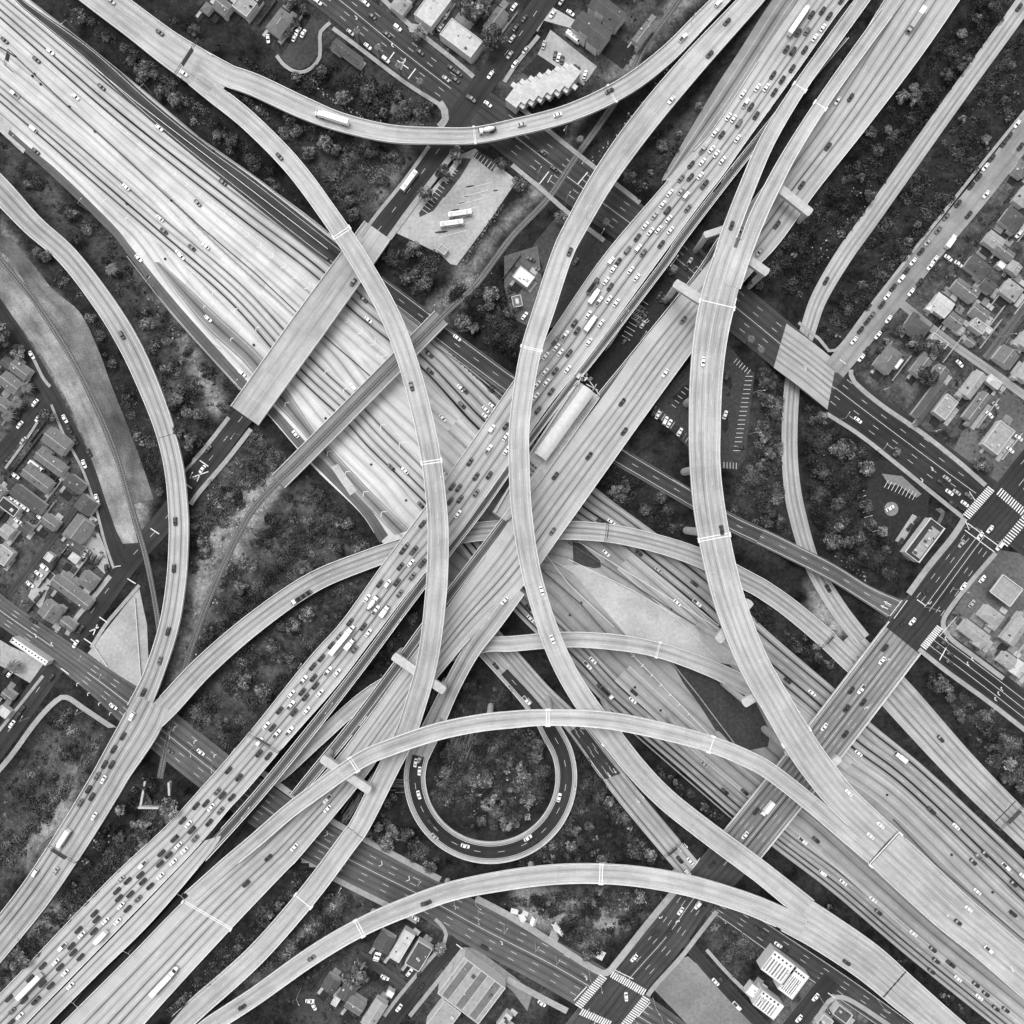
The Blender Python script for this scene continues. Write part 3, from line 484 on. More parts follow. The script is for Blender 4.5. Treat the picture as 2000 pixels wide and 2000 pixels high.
# --- railway
road('DR1', 'dirt_verge', 'smooth grey dirt strip between the left railway and the bushes', [(20,462,-30,470,0,1),(52,500,18,506,0,1),(103,565,66,582,0,1),(155,609,100,625,0,1),(191,681,140,688,0,1),(217,751,176,758,0,1),(248,829,212,838,0,1),(279,911,240,918,0,1),(300,975,258,984,0,1)], 'dirt', lr=True, lanes=1, lines=False, dz=-.07, thick=.3)
road('DR2', 'dirt_verge', 'bright sandy strip between the left street and the railway', [(0,500,-30,545,0,1),(70,600,30,625,0,1),(148,726,88,705,0,1),(212,868,152,826,0,1),(240,945,185,925,0,1),(256,1010,212,1005,0,1),(270,1060,240,1062,0,1)], 'dirtw', lr=True, lanes=1, lines=False, dz=-.09, thick=.3)
for key, pts in (('Q', [(1360,-60,12,.2,1),(1318,10,12,.2,1),(1259,91,12,.2,1),(1220,170,12,.2,1),(1166,250,12,.2,1),(1122,311,12,.2,1),(1070,388,12,.2,1),(1000,462,12,.2,1),(930,555,12,.2,1),(880,602,12,.2,1),(850,632,12,.3,0),(700,784,12,.3,0),(575,910,12,.3,0),(545,938,12,.2,1),(490,1000,12,.2,1),(440,1095,12,.2,1),(400,1190,12,.2,1),(370,1275,12,.2,1),(345,1370,12,.2,1),(328,1440,12,.2,1),(312,1520,12,.2,1)]),
                 ('Q2', [(-50,440,10,.2,1),(0,506,10,.2,1),(78,603,10,.2,1),(155,728,10,.2,1),(220,870,10,.2,1),(259,1000,10,.2,1),(285,1090,10,.2,1),(303,1180,10,.2,1),(311,1235,10,.2,1)])):
    R = road(key, 'railway_track', 'railway track crossing the freeway and running down the left of centre' if key == 'Q' else 'railway track curving beside the left-hand street', pts, 'ccg', lanes=1, lines=False, thick=.5)
    R.root.data.materials[0] = M['ballast']
    for off in (.72 + (0), -.72): 
        b = MB(); wd = R.hw[0]
        for i in range(len(R.z) - 1):
            q = []
            for j in (i, i + 1):
                d = R.Rw[j] - R.Lw[j]; d = d / np.linalg.norm(d); c = R.cw[j] + d * off
                q.append((c - d * .07, c + d * .07))
            up = np.array([0, 0, .22]); b.face([q[0][1] + up, q[1][1] + up, q[1][0] + up, q[0][0] + up])
            b.face([q[0][1], q[1][1], q[1][1] + up, q[0][1] + up]); b.face([q[1][0], q[0][0], q[0][0] + up, q[1][0] + up])
        R.child('rail', b, 'rail')
    b = MB(); s = .5
    while s < R.s[-1]:
        i = min(max(np.searchsorted(R.s, s) - 1, 0), len(R.s) - 2); t = (s - R.s[i]) / (R.s[i + 1] - R.s[i])
        c = R.cw[i] * (1 - t) + R.cw[i + 1] * t; v = R.cw[i + 1] - R.cw[i]; b.box(c[0], c[1], c[2] + .05, .25, 2.5, .12, math.atan2(v[1], v[0])); s += 1.2
    R.child('sleepers', b, 'sleeper')['kind'] = 'stuff'
road('QB', 'rail_bridge', 'narrow railway bridge with pale edges crossing the bright freeway', [(862,620,36,.15,0),(850,632,36,.15,0),(700,784,36,.15,0),(560,925,36,.15,0),(545,940,36,.15,0)], 'ccg', lanes=1, thick=1.8, rails=3, cat='bridge', lines=False, fl=.3, fr=.7)

build_parapets()
# ------------------------------------------------------------ terrain: flat ground cut and banked to meet every road that lies on it
G0, GN, GD = -330.0, 331, 2.0
gx = G0 + GD * np.arange(GN); GX, GY = np.meshgrid(gx, gx)          # row = y
hi = np.full(GX.shape, 0.0) - .15; lo = np.full(GX.shape, -1e9); inside = np.full(GX.shape, 1e9)
hiC = np.full(GX.shape, 1e9)
def seg_dist(R, i, j, pad):
    a, b = R.cw[i][:2], R.cw[j][:2]; hw = max(R.hw[i], R.hw[j]) + pad
    x0, x1 = min(a[0], b[0]) - hw, max(a[0], b[0]) + hw; y0, y1 = min(a[1], b[1]) - hw, max(a[1], b[1]) + hw
    ix0, ix1 = max(0, int((x0 - G0) / GD)), min(GN, int((x1 - G0) / GD) + 2)
    iy0, iy1 = max(0, int((y0 - G0) / GD)), min(GN, int((y1 - G0) / GD) + 2)
    if ix0 >= ix1 or iy0 >= iy1: return None
    sl = (slice(iy0, iy1), slice(ix0, ix1)); X, Y = GX[sl], GY[sl]
    v = b - a; L2 = max(np.dot(v, v), 1e-6); t = np.clip(((X - a[0]) * v[0] + (Y - a[1]) * v[1]) / L2, 0, 1)
    d = np.hypot(X - a[0] - t * v[0], Y - a[1] - t * v[1]) - (R.hw[i] * (1 - t) + R.hw[j] * t)
    return sl, d, R.z[i] * (1 - t) + R.z[j] * t
cuts, fills = [], []
for R in ROADS.values():
    if not R.terrain: continue
    for i in range(len(R.z) - 1):
        if R.g[i] < .5: continue
        q = seg_dist(R, i, i + 1, 22)
        if q is None: continue
        sl, d, z = q
        m = z - .35 + .5 * np.maximum(0, d - 1.5)
        cut = z < -1.0
        if np.any(cut): hiC[sl] = np.where(cut, np.minimum(hiC[sl], m), hiC[sl])
        fl_ = z - .35 - .55 * np.maximum(0, d - 1.5)
        lo[sl] = np.where(z > .6, np.maximum(lo[sl], fl_), lo[sl])
        ins = np.where(d < 2.6, z - .35, 1e9); inside[sl] = np.minimum(inside[sl], ins)
HT = np.maximum(hi, lo); HT = np.minimum(HT, hiC)
HT = np.where(inside < 1e8, np.minimum(HT, inside), HT)
def hgt(x, y):
    fx, fy = (x - G0) / GD, (y - G0) / GD; i, j = int(min(max(fx, 0), GN - 2)), int(min(max(fy, 0), GN - 2)); a, b = fx - i, fy - j
    a, b = min(max(a, 0), 1), min(max(b, 0), 1)
    return (HT[j, i] * (1 - a) + HT[j, i + 1] * a) * (1 - b) + (HT[j + 1, i] * (1 - a) + HT[j + 1, i + 1] * a) * b
def ground(px, py, dz=0.0):
    z = 0
    for _ in range(3): p = at(px, py, z); z = hgt(p.x, p.y)
    return at(px, py, z) + Vector((0, 0, dz))
def inpoly(P, X, Y):
    P = np.array(P, float); r = np.zeros(X.shape, bool); j = len(P) - 1
    for i in range(len(P)):
        c = ((P[i, 1] > Y) != (P[j, 1] > Y)) & (X < (P[j, 0] - P[i, 0]) * (Y - P[i, 1]) / (P[j, 1] - P[i, 1] + 1e-9) + P[i, 0]); r ^= c; j = i
    return r
# ground tone: dry dirt, grass, yards (what the ground itself is made of)
TONE = np.full(GX.shape, .018); kz = (H - HT) / H; PX = GX / (S * kz) + 1000; PY = 1000 - GY / (S * kz)
def tone(poly, v): TONE[inpoly(poly, PX, PY)] = v
for pl_, v_ in (([(450,178),(600,245),(760,285),(825,285),(700,440),(600,310),(500,215)], .036), ([(490,835),(560,900),(430,1060),(375,1120),(378,1000)], .048), ([(600,930),(730,1070),(560,1140),(400,1260),(362,1270),(440,1120),(520,1010)], .052), ([(345,1410),(480,1260),(620,1170),(740,1110),(640,1230),(450,1460),(390,1450)], .042),
    ([(120,1380),(215,1430),(100,1600),(0,1760),(0,1560)], .05), ([(0,262),(250,500),(460,760),(440,800),(362,900),(350,840),(300,700),(200,520),(90,410),(0,330)], .042), ([(1130,1735),(1280,1740),(1260,1790),(1160,1870),(1000,1760)], .06), ([(1290,255),(1400,160),(1470,60),(1490,20),(1300,335),(1230,395),(1200,380)], .036), ([(500,1780),(640,1690),(760,1790),(600,1840),(420,1950),(520,1850)], .04)): tone(pl_, v_)
tone([(520,-60),(1010,-60),(1010,60),(900,180),(650,0)], .05); tone([(300,-60),(640,-60),(880,215),(840,240),(640,120),(560,130),(500,60),(380,0)], .03)
tone([(1050,100),(1110,20),(1280,0),(1240,130),(1100,190),(980,200),(960,170)], .05)
tone([(1850,480),(2060,200),(2060,1060),(1940,970),(1650,730)], .06)
tone([(-60,640),(40,660),(100,760),(200,980),(245,1130),(120,1260),(-60,1150)], .055)
tone([(700,1840),(860,1790),(1080,1930),(1040,2060),(560,2060),(600,1900)], .04)
tone([(-60,470),(10,500),(60,545),(110,640),(170,740),(235,860),(290,960),(280,1050),(245,1060),(190,930),(140,800),(80,700),(0,590),(-60,520)], .20)
tone([(0,410),(60,520),(110,570),(150,650),(190,740),(230,830),(270,920),(300,975),(270,1010),(250,930),(215,840),(150,715),(80,600),(0,500)], .13)
tone([(510,900),(560,940),(470,1090),(400,1200),(360,1330),(320,1370),(350,1250),(370,1120),(430,1010)], .17)
tone([(1220,150),(1350,10),(1440,-60),(1380,-60),(1300,10),(1200,120),(1120,260),(1060,380),(960,480),(900,600),(870,640),(830,610),(900,520),(1010,400),(1080,300),(1130,220)], .13)
tone([(270,480),(330,600),(385,690),(430,770),(420,800),(360,700),(300,620),(250,520)], .06); tone([(340,650),(365,655),(440,800),(420,810),(370,720)], .20)
tone([(0,1760),(100,1620),(190,1480),(150,1400),(60,1540),(0,1600)], .05); tone([(130,1500),(180,1440),(160,1560),(60,1700),(40,1680)], .13)
tone([(1000,1730),(1190,1745),(1180,1800),(1090,1830),(1010,1790)], .16); tone([(1200,1790),(1235,1790),(1150,1850),(1120,1840)], .20)
tone([(840,1400),(960,1370),(1060,1500),(1000,1580),(900,1500)], .035); tone([(640,1780),(690,1740),(560,1880),(440,1960),(500,1880)], .10)
tone([(300,1590),(340,1590),(250,1690),(240,1650)], .14); tone([(110,1740),(130,1800),(60,1900),(0,1930),(0,1890)], .11)
tone([(760,205),(850,230),(840,245),(770,240)], .16); tone([(780,270),(810,300),(760,380),(740,420),(720,400)], .10)
tone([(700,1020),(500,1120),(420,1200),(480,1120),(580,1000)], .05); tone([(1160,790),(1240,870),(1300,900),(1200,900)], .05)
tone([(1720,1195),(1770,1170),(1770,1220),(1740,1230)], .1); tone([(1575,1140),(1600,1160),(1660,1230),(1620,1250),(1585,1190)], .2)
tone([(1355,1810),(1420,1750),(1500,1830),(1440,1920)], .04); tone([(1560,1900),(1700,1960),(1680,2060),(1480,2060)], .09)
tone([(735,590),(830,655),(1000,780),(985,790),(800,660)], .11); tone([(1850,1280),(2060,1430),(2060,1180),(1850,1150)], .14)
tone([(1500,1685),(1560,1715),(1940,2005),(1900,2010),(1600,1790),(1500,1712)], .018); tone([(1800,1470),(1830,1490),(2010,1670),(1990,1680),(1800,1510)], .02)
tone([(1900,-60),(2060,-60),(2060,200),(1640,680),(1440,560),(1600,380)], .018)
tone([(1485,720),(1535,740),(1530,1000),(1400,1000),(1440,900)], .026); tone([(1570,780),(1700,900),(1700,1010),(1760,1140),(1640,1090)], .022)
b_ = TONE.copy()                                                         # soften the tone edges
for _ in range(2): b_ = (b_ + np.roll(b_, 1, 0) + np.roll(b_, -1, 0) + np.roll(b_, 1, 1) + np.roll(b_, -1, 1)) / 5
TONE = b_
me = bpy.data.meshes.new('ground')
V = np.stack([GX.ravel(), GY.ravel(), HT.ravel()], 1)
ii = (np.arange(GN - 1)[:, None] * GN + np.arange(GN - 1)[None, :]).ravel()
F = np.stack([ii, ii + 1, ii + GN + 1, ii + GN], 1)
# far ring so the ground reaches the horizon
nb = len(V); E = G0 + GD * (GN - 1); far = 3500
ringi = [(G0, G0), (E, G0), (E, E), (G0, E)]; ringo = [(-far, -far), (far, -far), (far, far), (-far, far)]
V = np.vstack([V, [(x, y, -.15) for x, y in ringi + ringo]]); F = np.vstack([F, [(nb + 4 + k, nb + 4 + (k + 1) % 4, nb + (k + 1) % 4, nb + k) for k in range(4)]])
me.vertices.add(len(V)); me.vertices.foreach_set('co', V.ravel().astype(np.float32))
me.loops.add(len(F) * 4); me.loops.foreach_set('vertex_index', F.ravel().astype(np.int32))
me.polygons.add(len(F)); me.polygons.foreach_set('loop_start', np.arange(0, len(F) * 4, 4, dtype=np.int32)); me.update(calc_edges=True)
me.polygons.foreach_set('use_smooth', np.ones(len(F), bool))
at_ = me.attributes.new('tone', 'FLOAT', 'POINT'); at_.data.foreach_set('value', np.concatenate([TONE.ravel(), np.full(8, .028)]).astype(np.float32))
m, t, b = newmat('ground_soil_grass', .95, .1)
a = t.nodes.new('ShaderNodeAttribute'); a.attribute_name = 'tone'
P_ = world_pos(t)
warp = N(t, 'ShaderNodeVectorMath', operation='ADD')
f1 = mrange(t, noise(t, P_, .07, 6, .72), .35, .65, .22, 2.0)
f2 = mrange(t, noise(t, P_, .5, 5, .75), .3, .7, .5, 1.5)
f3 = mrange(t, noise(t, P_, 2.2, 3, .8), .3, .7, .65, 1.4)
setcol(t, b, mth(t, 'MULTIPLY', mth(t, 'MULTIPLY', mth(t, 'MULTIPLY', a.outputs['Fac'], f1), f2), f3)); M['ground'] = m
bp = t.nodes.new('ShaderNodeBump'); bp.inputs['Strength'].default_value = .8; bp.inputs['Distance'].default_value = .6
t.links.new(noise(t, P_, .9, 4, .7), bp.inputs['Height']); t.links.new(bp.outputs[0], b.inputs['Normal'])
tag(link('ground', me, m), 'grassy and dusty ground between and beneath the roads', kind='structure')

# ------------------------------------------------------------ flat surfaces: lots, yards, plazas, sidewalks
import mathutils.geometry as mg
FLATN = 0
def flat(name, label, poly, mat, z=.05, thick=.2, dz=0.0):
    global FLATN
    FLATN += 1; z = z if z < -1 else .005 + .0027 * FLATN
    P = [at(x, y, z) + Vector((0, 0, dz)) for x, y in poly]; mb = MB()
    tri = mg.tessellate_polygon([P])
    for q in tri:
        a, b2, c = (P[i] for i in q)
        if (b2 - a).cross(c - a).z < 0: b2, c = c, b2
        mb.face([a, b2, c])
    n = len(P); ar = sum(P[i].x * P[(i + 1) % n].y - P[(i + 1) % n].x * P[i].y for i in range(n)); Q = P if ar > 0 else P[::-1]
    dn = Vector((0, 0, -thick))
    for i in range(n): mb.face([Q[i] + dn, Q[(i + 1) % n] + dn, Q[(i + 1) % n], Q[i]])
    return tag(mb.obj(name, M[mat]), label, kind='structure')
flat('bus_lot', 'pale concrete bus parking lot beside the avenue', [(928,290),(1010,352),(950,440),(892,518),(880,516),(860,496),(770,453),(806,408),(845,368),(900,302)], 's_light')
flat('parking_strip', 'dark parking strip along the left side of the bus lot', [(905,308),(921,310),(900,345),(868,386),(858,378)], 's_dgrey', .06)
flat('parking_strip', 'dark parking strip near the tree in the bus lot', [(866,352),(884,362),(846,412),(820,424),(818,416)], 's_dgrey', .07)
flat('parking_strip', 'dark parking strip across the top of the bus lot', [(934,294),(970,316),(962,336),(925,306)], 's_dgrey', .08)
flat('parking_lot', 'pale apartment car park at the top of the photo', [(1075,58),(1166,130),(1140,167),(1050,106)], 's_light')
flat('forecourt', 'pale forecourt beside the upper cross street', [(1072,10),(1125,40),(1115,55),(1062,40),(1050,62),(1040,50)], 's_light')
flat('parking_lot', 'dark car park left of the twin flyover', [(1352,702),(1268,798),(1345,875),(1410,915),(1440,917),(1455,898),(1474,728),(1460,720),(1425,675)], 's_dgrey')
flat('parking_lot', 'dark car park showing between the two viaducts', [(1385,355),(1460,430),(1360,560),(1210,790),(1100,760),(1230,600),(1310,500)], 's_dark')
flat('parking_lot', 'dark lot beneath the S-shaped flyover', [(1085,425),(1140,440),(1205,480),(1100,640),(1060,640),(1060,520),(1040,480)], 's_dgrey', .04)
flat('plaza', 'pale triangular paved plaza at lower left', [(257,1167),(272,1150),(287,1220),(290,1292),(276,1352),(215,1308),(171,1276)], 's_light')
flat('median_plaza', 'large pale concrete apron in the freeway median', [(1068,1088),(1100,1104),(1135,1104),(1233,1155),(1362,1222),(1450,1290),(1440,1300),(1383,1290),(1285,1256),(1225,1243),(1180,1190),(1120,1120)], 's_pale', ZF, .02, .06)
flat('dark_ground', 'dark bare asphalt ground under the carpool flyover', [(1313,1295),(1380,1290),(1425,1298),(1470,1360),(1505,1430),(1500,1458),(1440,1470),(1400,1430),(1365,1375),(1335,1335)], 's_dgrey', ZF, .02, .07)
flat('median_island', 'dark planted island in the freeway median', [(1118,1058),(1135,1062),(1172,1095),(1174,1108),(1160,1110),(1120,1100)], 's_dgrey', ZF, .02, .08)
flat('restaurant_lot', 'dark car park round the corner restaurant', [(1692,902),(1755,898),(1815,958),(1812,1010),(1792,1060),(1768,1095),(1720,1070),(1688,1010),(1682,950)], 's_dark')
flat('drive_lane', 'lighter drive-through lane curving round the corner restaurant', [(1762,1085),(1775,1096),(1798,1090),(1822,1050),(1842,1012),(1846,1000),(1838,992),(1826,994),(1838,1004),(1812,1055),(1790,1084),(1778,1086),(1768,1078)], 's_grey')
flat('kerb_island', 'round kerbed island in the restaurant car park', [(1741 + 14 * math.cos(k * .5236), 994 + 14 * math.sin(k * .5236)) for k in range(12)], 's_mid')
flat('parking_strip', 'pale bay strip along the left side of the restaurant', [(1782,1004),(1794,1010),(1762,1062),(1748,1056)], 's_light')
flat('kerb_island', 'planted island above the restaurant car park', [(1722,925),(1762,930),(1800,965),(1790,972),(1755,948),(1735,945)], 's_mid')
flat('forecourt', 'pale petrol station forecourt at the right edge', [(1940,1072),(2050,1090),(2050,1235),(1940,1245),(1862,1188),(1900,1110)], 's_grey')
flat('vacant_lot', 'empty asphalt lot at the bottom right junction', [(1321,1875),(1344,1868),(1420,1935),(1510,2020),(1480,2050),(1380,2040),(1272,1927)], 's_mid')
flat('yard', 'patchy asphalt yard round the flat building at right', [(1945,745),(2010,800),(2010,960),(1945,955),(1862,880),(1900,800)], 's_grey')
flat('cul_de_sac', 'dark asphalt turning circle at the top', [(607,28),(629,49),(622,103),(603,129),(585,136),(562,129),(549,111),(565,85),(603,44)], 's_dgrey', .1)
flat('yard', 'pale yard beside the long-roofed building at lower left', [(0,1250),(20,1262),(98,1298),(62,1336),(0,1300)], 's_light')
flat('yard', 'dusty parking yard beside the left street', [(160,1045),(190,1035),(205,1070),(216,1115),(208,1125),(165,1080)], 's_light')
flat('yard', 'concrete yard with parked cars in the left neighbourhood', [(82,1100),(110,1125),(92,1155),(80,1190),(55,1165)], 's_light')
flat('parking_lot', 'grey lot round the small flat-roofed building in the centre', [(985,500),(1050,480),(1060,560),(1035,640),(1000,620),(985,560)], 's_grey', .03)
flat('turning_yard', 'round dark asphalt yard at the bottom', [(592,1957),(605,1945),(622,1945),(640,1958),(648,1975),(640,1998),(610,2003),(590,1995),(583,1975)], 's_dgrey')
flat('yard', 'pale apron in front of the bottom warehouse', [(905,1850),(930,1852),(1010,1912),(1040,1940),(1030,1975),(1000,1935),(915,1868)], 's_mid')
for i, (x, y, l, w, a) in enumerate(((918,364,18,3.4,-8),(910,383,10,3,-8),(902,397,14,3,-8),(890,410,16,3,-10),(862,453,26,5,-6),(968,372,10,3,-10))):
    c, n = math.cos(math.radians(a)), math.sin(math.radians(a))
    flat('oil_stain', 'dark oil stain in the bus lot, %s from the top' % ('first', 'third', 'fourth', 'fifth', 'lowest', 'second')[i], [(x + l / 2 * math.cos(t) * c - w / 2 * math.sin(t) * n, y + l / 2 * math.cos(t) * n + w / 2 * math.sin(t) * c) for t in [k * math.pi / 5 for k in range(10)]], 's_dgrey', 0, .1)
for lb, pl in (('upper right', [(1415,732),(1428,738),(1430,752),(1428,762),(1414,750)]), ('middle right', [(1424,765),(1428,770),(1424,776),(1417,772)]), ('lower right', [(1411,812),(1422,810),(1423,835),(1416,848),(1410,836)]), ('left', [(1338,752),(1346,752),(1347,790),(1316,782),(1313,776)]), ('lower left dark', [(1410,862),(1420,858),(1417,860),(1412,861)])):
    flat('planted_island', 'dark planted island in the car park by the twin flyover, ' + lb, pl, 's_dark')
flat('concrete_patch', 'bright new concrete patch beside the grey wedge', [(646,912),(660,906),(697,958),(684,968)], 's_pale', ZF, .02, .14)
flat('concrete_patch', 'bright new concrete patch at the left edge of the cutting', [(0,226),(22,246),(16,262),(50,292),(46,300),(-10,248)], 's_pale', ZF, .02, .15)
flat('lawn', 'dark lawn beside the stepped apartment block', [(1050,108),(1088,134),(1070,158),(1046,156),(1018,140)], 's_dark', .06)
flat('lawn', 'dark square lawn behind the dark townhouses', [(1192,64),(1246,96),(1216,134),(1176,104)], 's_dark', .06)
flat('yard', 'pale concrete drive beside the white flat roofs', [(795,45),(845,50),(832,70),(800,62)], 's_light', .06)
def walk(label, pts, w=9, z=.14, mat='walk', g=0):
    R = road('wk%d' % len(ROADS), 'sidewalk', label, [(x, y, w, z, 0) for x, y in pts], mat, lanes=1, lines=False, thick=.3, terrain=False, side='walk'); return R
walk('sidewalk along the upper side of the avenue, top', [(730,-20),(800,48),(880,112),(925,150)], 9)
walk('sidewalk along the lower side of the avenue, top', [(650,55),(700,92),(790,160),(860,205)], 8)
walk('curved pale sidewalk round the cul-de-sac', [(540,108),(552,124),(568,136),(587,141),(608,133),(624,112),(625,85),(626,62),(645,44)], 7)
walk('rounded corner sidewalk at the top junction', [(858,200),(868,215),(870,232),(858,248)], 14)
walk('sidewalk along the upper avenue past the rail crossing', [(1010,205),(1080,262),(1150,318),(1250,396)], 9)
walk('sidewalk along the lower avenue past the rail crossing', [(1000,322),(1060,372),(1115,420),(1180,470)], 9)
walk('sidewalk beside the upper cross street, right', [(1052,70),(1010,122),(985,160)], 8)
walk('narrow sidewalk beside the dark cross street, left side', [(838,285),(790,352),(735,420),(705,462)], 7)
walk('pale sidewalk beside the dark cross street, right side', [(896,285),(850,345),(800,410),(760,465)], 11)
walk('pale verge path on the left of the lower cross street', [(447,815),(400,875),(355,925),(338,950)], 8)
walk('pale verge path on the right of the lower cross street', [(490,838),(440,902),(390,960),(372,985)], 9)
walk('sidewalk left of the lower cross street', [(215,1125),(180,1170),(150,1205),(130,1240)], 9)
walk('sidewalk right of the lower cross street', [(272,1143),(240,1180),(205,1222),(178,1265)], 7)
walk('sidewalk at the left edge beside the cross street', [(84,1320),(40,1375),(-20,1450)], 6)
walk('pale sidewalk curving round the grassy lot at lower left', [(-30,1535),(20,1478),(70,1410),(108,1370),(130,1362),(165,1385),(225,1425)], 10)
walk('sidewalk along the upper side of the lower left boulevard', [(455,1465),(560,1545),(650,1605),(760,1665),(860,1718)], 12)
walk('sidewalk along the lower side of the boulevard', [(585,1680),(680,1730),(770,1775),(815,1800)], 11)
walk('pale sidewalk along the upper boulevard near the tents', [(930,1755),(1000,1792),(1080,1842),(1160,1893),(1185,1900),(1205,1880),(1262,1808),(1318,1740)], 13)
walk('sidewalk at the bottom left of the bottom junction', [(990,1912),(1060,1950),(1108,1975)], 12)
walk('sidewalk along the lower side of the right avenue', [(1615,808),(1680,850),(1750,905),(1830,970),(1880,1010)], 8)
walk('sidewalk along the houses on the right avenue', [(1662,722),(1668,745),(1720,790),(1800,845),(1870,900),(1925,948)], 9)
walk('pale sidewalk beside the frontage street, grass side', [(2040,170),(1920,318),(1800,470),(1700,598),(1632,684),(1600,662),(1560,630)], 6)
walk('sidewalk beside the main street at right, upper side', [(1885,1012),(1860,1050),(1815,1105),(1775,1160)], 12)
walk('sidewalk beside the main street at right, petrol station side', [(1945,1080),(1900,1132),(1862,1180),(1842,1215),(1855,1245),(1900,1280),(1960,1325)], 9)
walk('pale sidewalk along the lower edge of the right side avenue', [(1795,1268),(1850,1312),(1930,1370),(2020,1440)], 9)
walk('sidewalk beside the right side of the bottom main street', [(1400,1780),(1365,1825),(1330,1870),(1280,1925),(1265,1945)], 9)
walk('sidewalk beside the lower right street', [(1380,1855),(1420,1900),(1470,1950)], 7)
walk('sidewalk around the bottom corner house, left of dark street', [(850,1795),(868,1815),(868,1840),(830,1885),(780,1945),(750,1985)], 7)
walk('sidewalk on the warehouse side of the dark street', [(905,1852),(880,1885),(840,1935),(800,1985)], 8)
walk('sidewalk curving round the bottom right corner house', [(1590,2000),(1620,1955),(1645,1948),(1680,1965),(1740,2005)], 9)
walk('straight sidewalk by the stucco houses at left, street edge', [(65,700),(85,740),(98,755)], 6)
walk('sidewalk at the front of the left row houses', [(100,790),(125,850),(160,915),(185,985),(205,1060),(222,1110)], 5)
walk('front garden path of the left block', [(88,800),(50,860),(10,915)], 5)

# paint on the road beyond the lanes: crosswalks, chevrons, stop bars, arrows
def on(px, py, key=None):
    if key: return near(ROADS[key], px, py)[1]
    return ground(px, py).z + .35
def paint(name, label, quads, z, mat='line', dz=.05):
    b = MB()
    for q in quads:
        P = [at(x, y, z) + Vector((0, 0, dz)) for x, y in q]
        if (P[1] - P[0]).cross(P[2] - P[1]).z < 0: P = P[::-1]
        b.face(P)
    o = tag(b.obj(name, M[mat]), label, kind='structure'); return o
def bar(x0, y0, x1, y1, w):
    d = Vector((x1 - x0, y1 - y0)); d.normalize(); n = Vector((-d.y, d.x)) * w / 2
    return [(x0 - n.x, y0 - n.y), (x1 - n.x, y1 - n.y), (x1 + n.x, y1 + n.y), (x0 + n.x, y0 + n.y)]
def zebra(x0, y0, x1, y1, hl, n, ang):
    dx, dy = math.cos(math.radians(ang)) * hl, math.sin(math.radians(ang)) * hl
    return [bar(x0 + (x1 - x0) * k / (n - 1) - dx, y0 + (y1 - y0) * k / (n - 1) - dy, x0 + (x1 - x0) * k / (n - 1) + dx, y0 + (y1 - y0) * k / (n - 1) + dy, 2.6) for k in range(n)]
Z0 = .42
paint('crosswalk', 'zebra crossing left of the right junction', zebra(1888,1008,1935,955,8,17,37), Z0)
paint('crosswalk', 'zebra crossing above the right junction', zebra(1952,960,2010,1010,8,15,-53), Z0)
paint('crosswalk', 'zebra crossing right of the right junction', zebra(1962,1062,2005,1010,8,13,37), Z0)
paint('crosswalk', 'double line crossing below the right junction', [bar(1884,1035,1942,1078,1.6), bar(1890,1022,1950,1066,1.6)], Z0)
paint('crosswalk', 'zebra crossing beside the overpass junction', zebra(1804,1264,1835,1226,7,13,37), Z0)
paint('crosswalk', 'double line crossing by the ramp end', [bar(1738,1203,1762,1172,1.4), bar(1746,1208,1772,1172,1.4)], Z0)
paint('crosswalk', 'zebra crossing above the bottom junction', zebra(1196,1903,1258,1938,7,17,-58), Z0)
paint('crosswalk', 'zebra crossing left of the bottom junction', zebra(1130,1965,1178,1908,8,17,32), Z0)
paint('crosswalk', 'zebra crossing right of the bottom junction', zebra(1218,2005,1262,1950,8,16,32), Z0)
paint('crosswalk', 'zebra crossing below the bottom junction', zebra(1136,1976,1190,2000,7,14,-58), Z0)
paint('stop_line', 'stop bars either side of the rail crossing', [bar(1053,360,1072,335,2), bar(1128,360,1148,336,2), bar(1069,357,1078,342,1.2)], Z0)
paint('stop_line', 'stop bars and rail crossing cross near the palms', [bar(760,116,770,102,2.2), bar(797,154,812,134,2.2), bar(776,118,798,134,2), bar(783,136,792,114,2), bar(772,128,790,120,1.6)], Z0)
paint('stop_line', 'rail crossing cross and bars on the lower cross street', [bar(390,899,407,911,2.2), bar(376,932,407,921,2), bar(385,940,396,912,2), bar(364,946,375,954,2)], Z0)
paint('stop_line', 'second rail crossing cross with bars on the lower cross street', [bar(194,1205,210,1216,2), bar(175,1233,193,1225,2), bar(182,1240,190,1220,2), bar(164,1247,180,1258,2), bar(249,1130,265,1140,2), bar(294,1032,311,1043,2), bar(224,1107,236,1105,1.4), bar(119,1305,135,1317,2), bar(138,1248,148,1255,2)], Z0)
paint('stop_line', 'stop bars around the right-hand junctions', [bar(1893,960,1905,978,1.5), bar(1791,1171,1808,1183,1.8), bar(1835,1289,1852,1258,2), bar(1834,1243,1868,1205,1.2), bar(1640,702,1652,711,1.6), bar(1893,1035,1886,1018,1.4)], Z0)
paint('stop_line', 'stop bars around the bottom junction', [bar(1121,1954,1146,1927,1.8), bar(1200,1894,1237,1912,1.6), bar(1245,1986,1270,1957,1.6), bar(1354,1694,1367,1676,1.8), bar(1617,1939,1631,1949,1.6), bar(891,1844,903,1853,1.8)], Z0)
def arrow(x, y, ang, s=1.0):
    c, n = math.cos(math.radians(ang)), math.sin(math.radians(ang)); f = lambda a, b: (x + a * c * s - b * n * s, y + a * n * s + b * c * s)
    return [[f(-7, -.7), f(2, -.7), f(2, .7), f(-7, .7)], [f(1, -2.2), f(7, -.1), f(7, .1), f(1, 2.2)]]
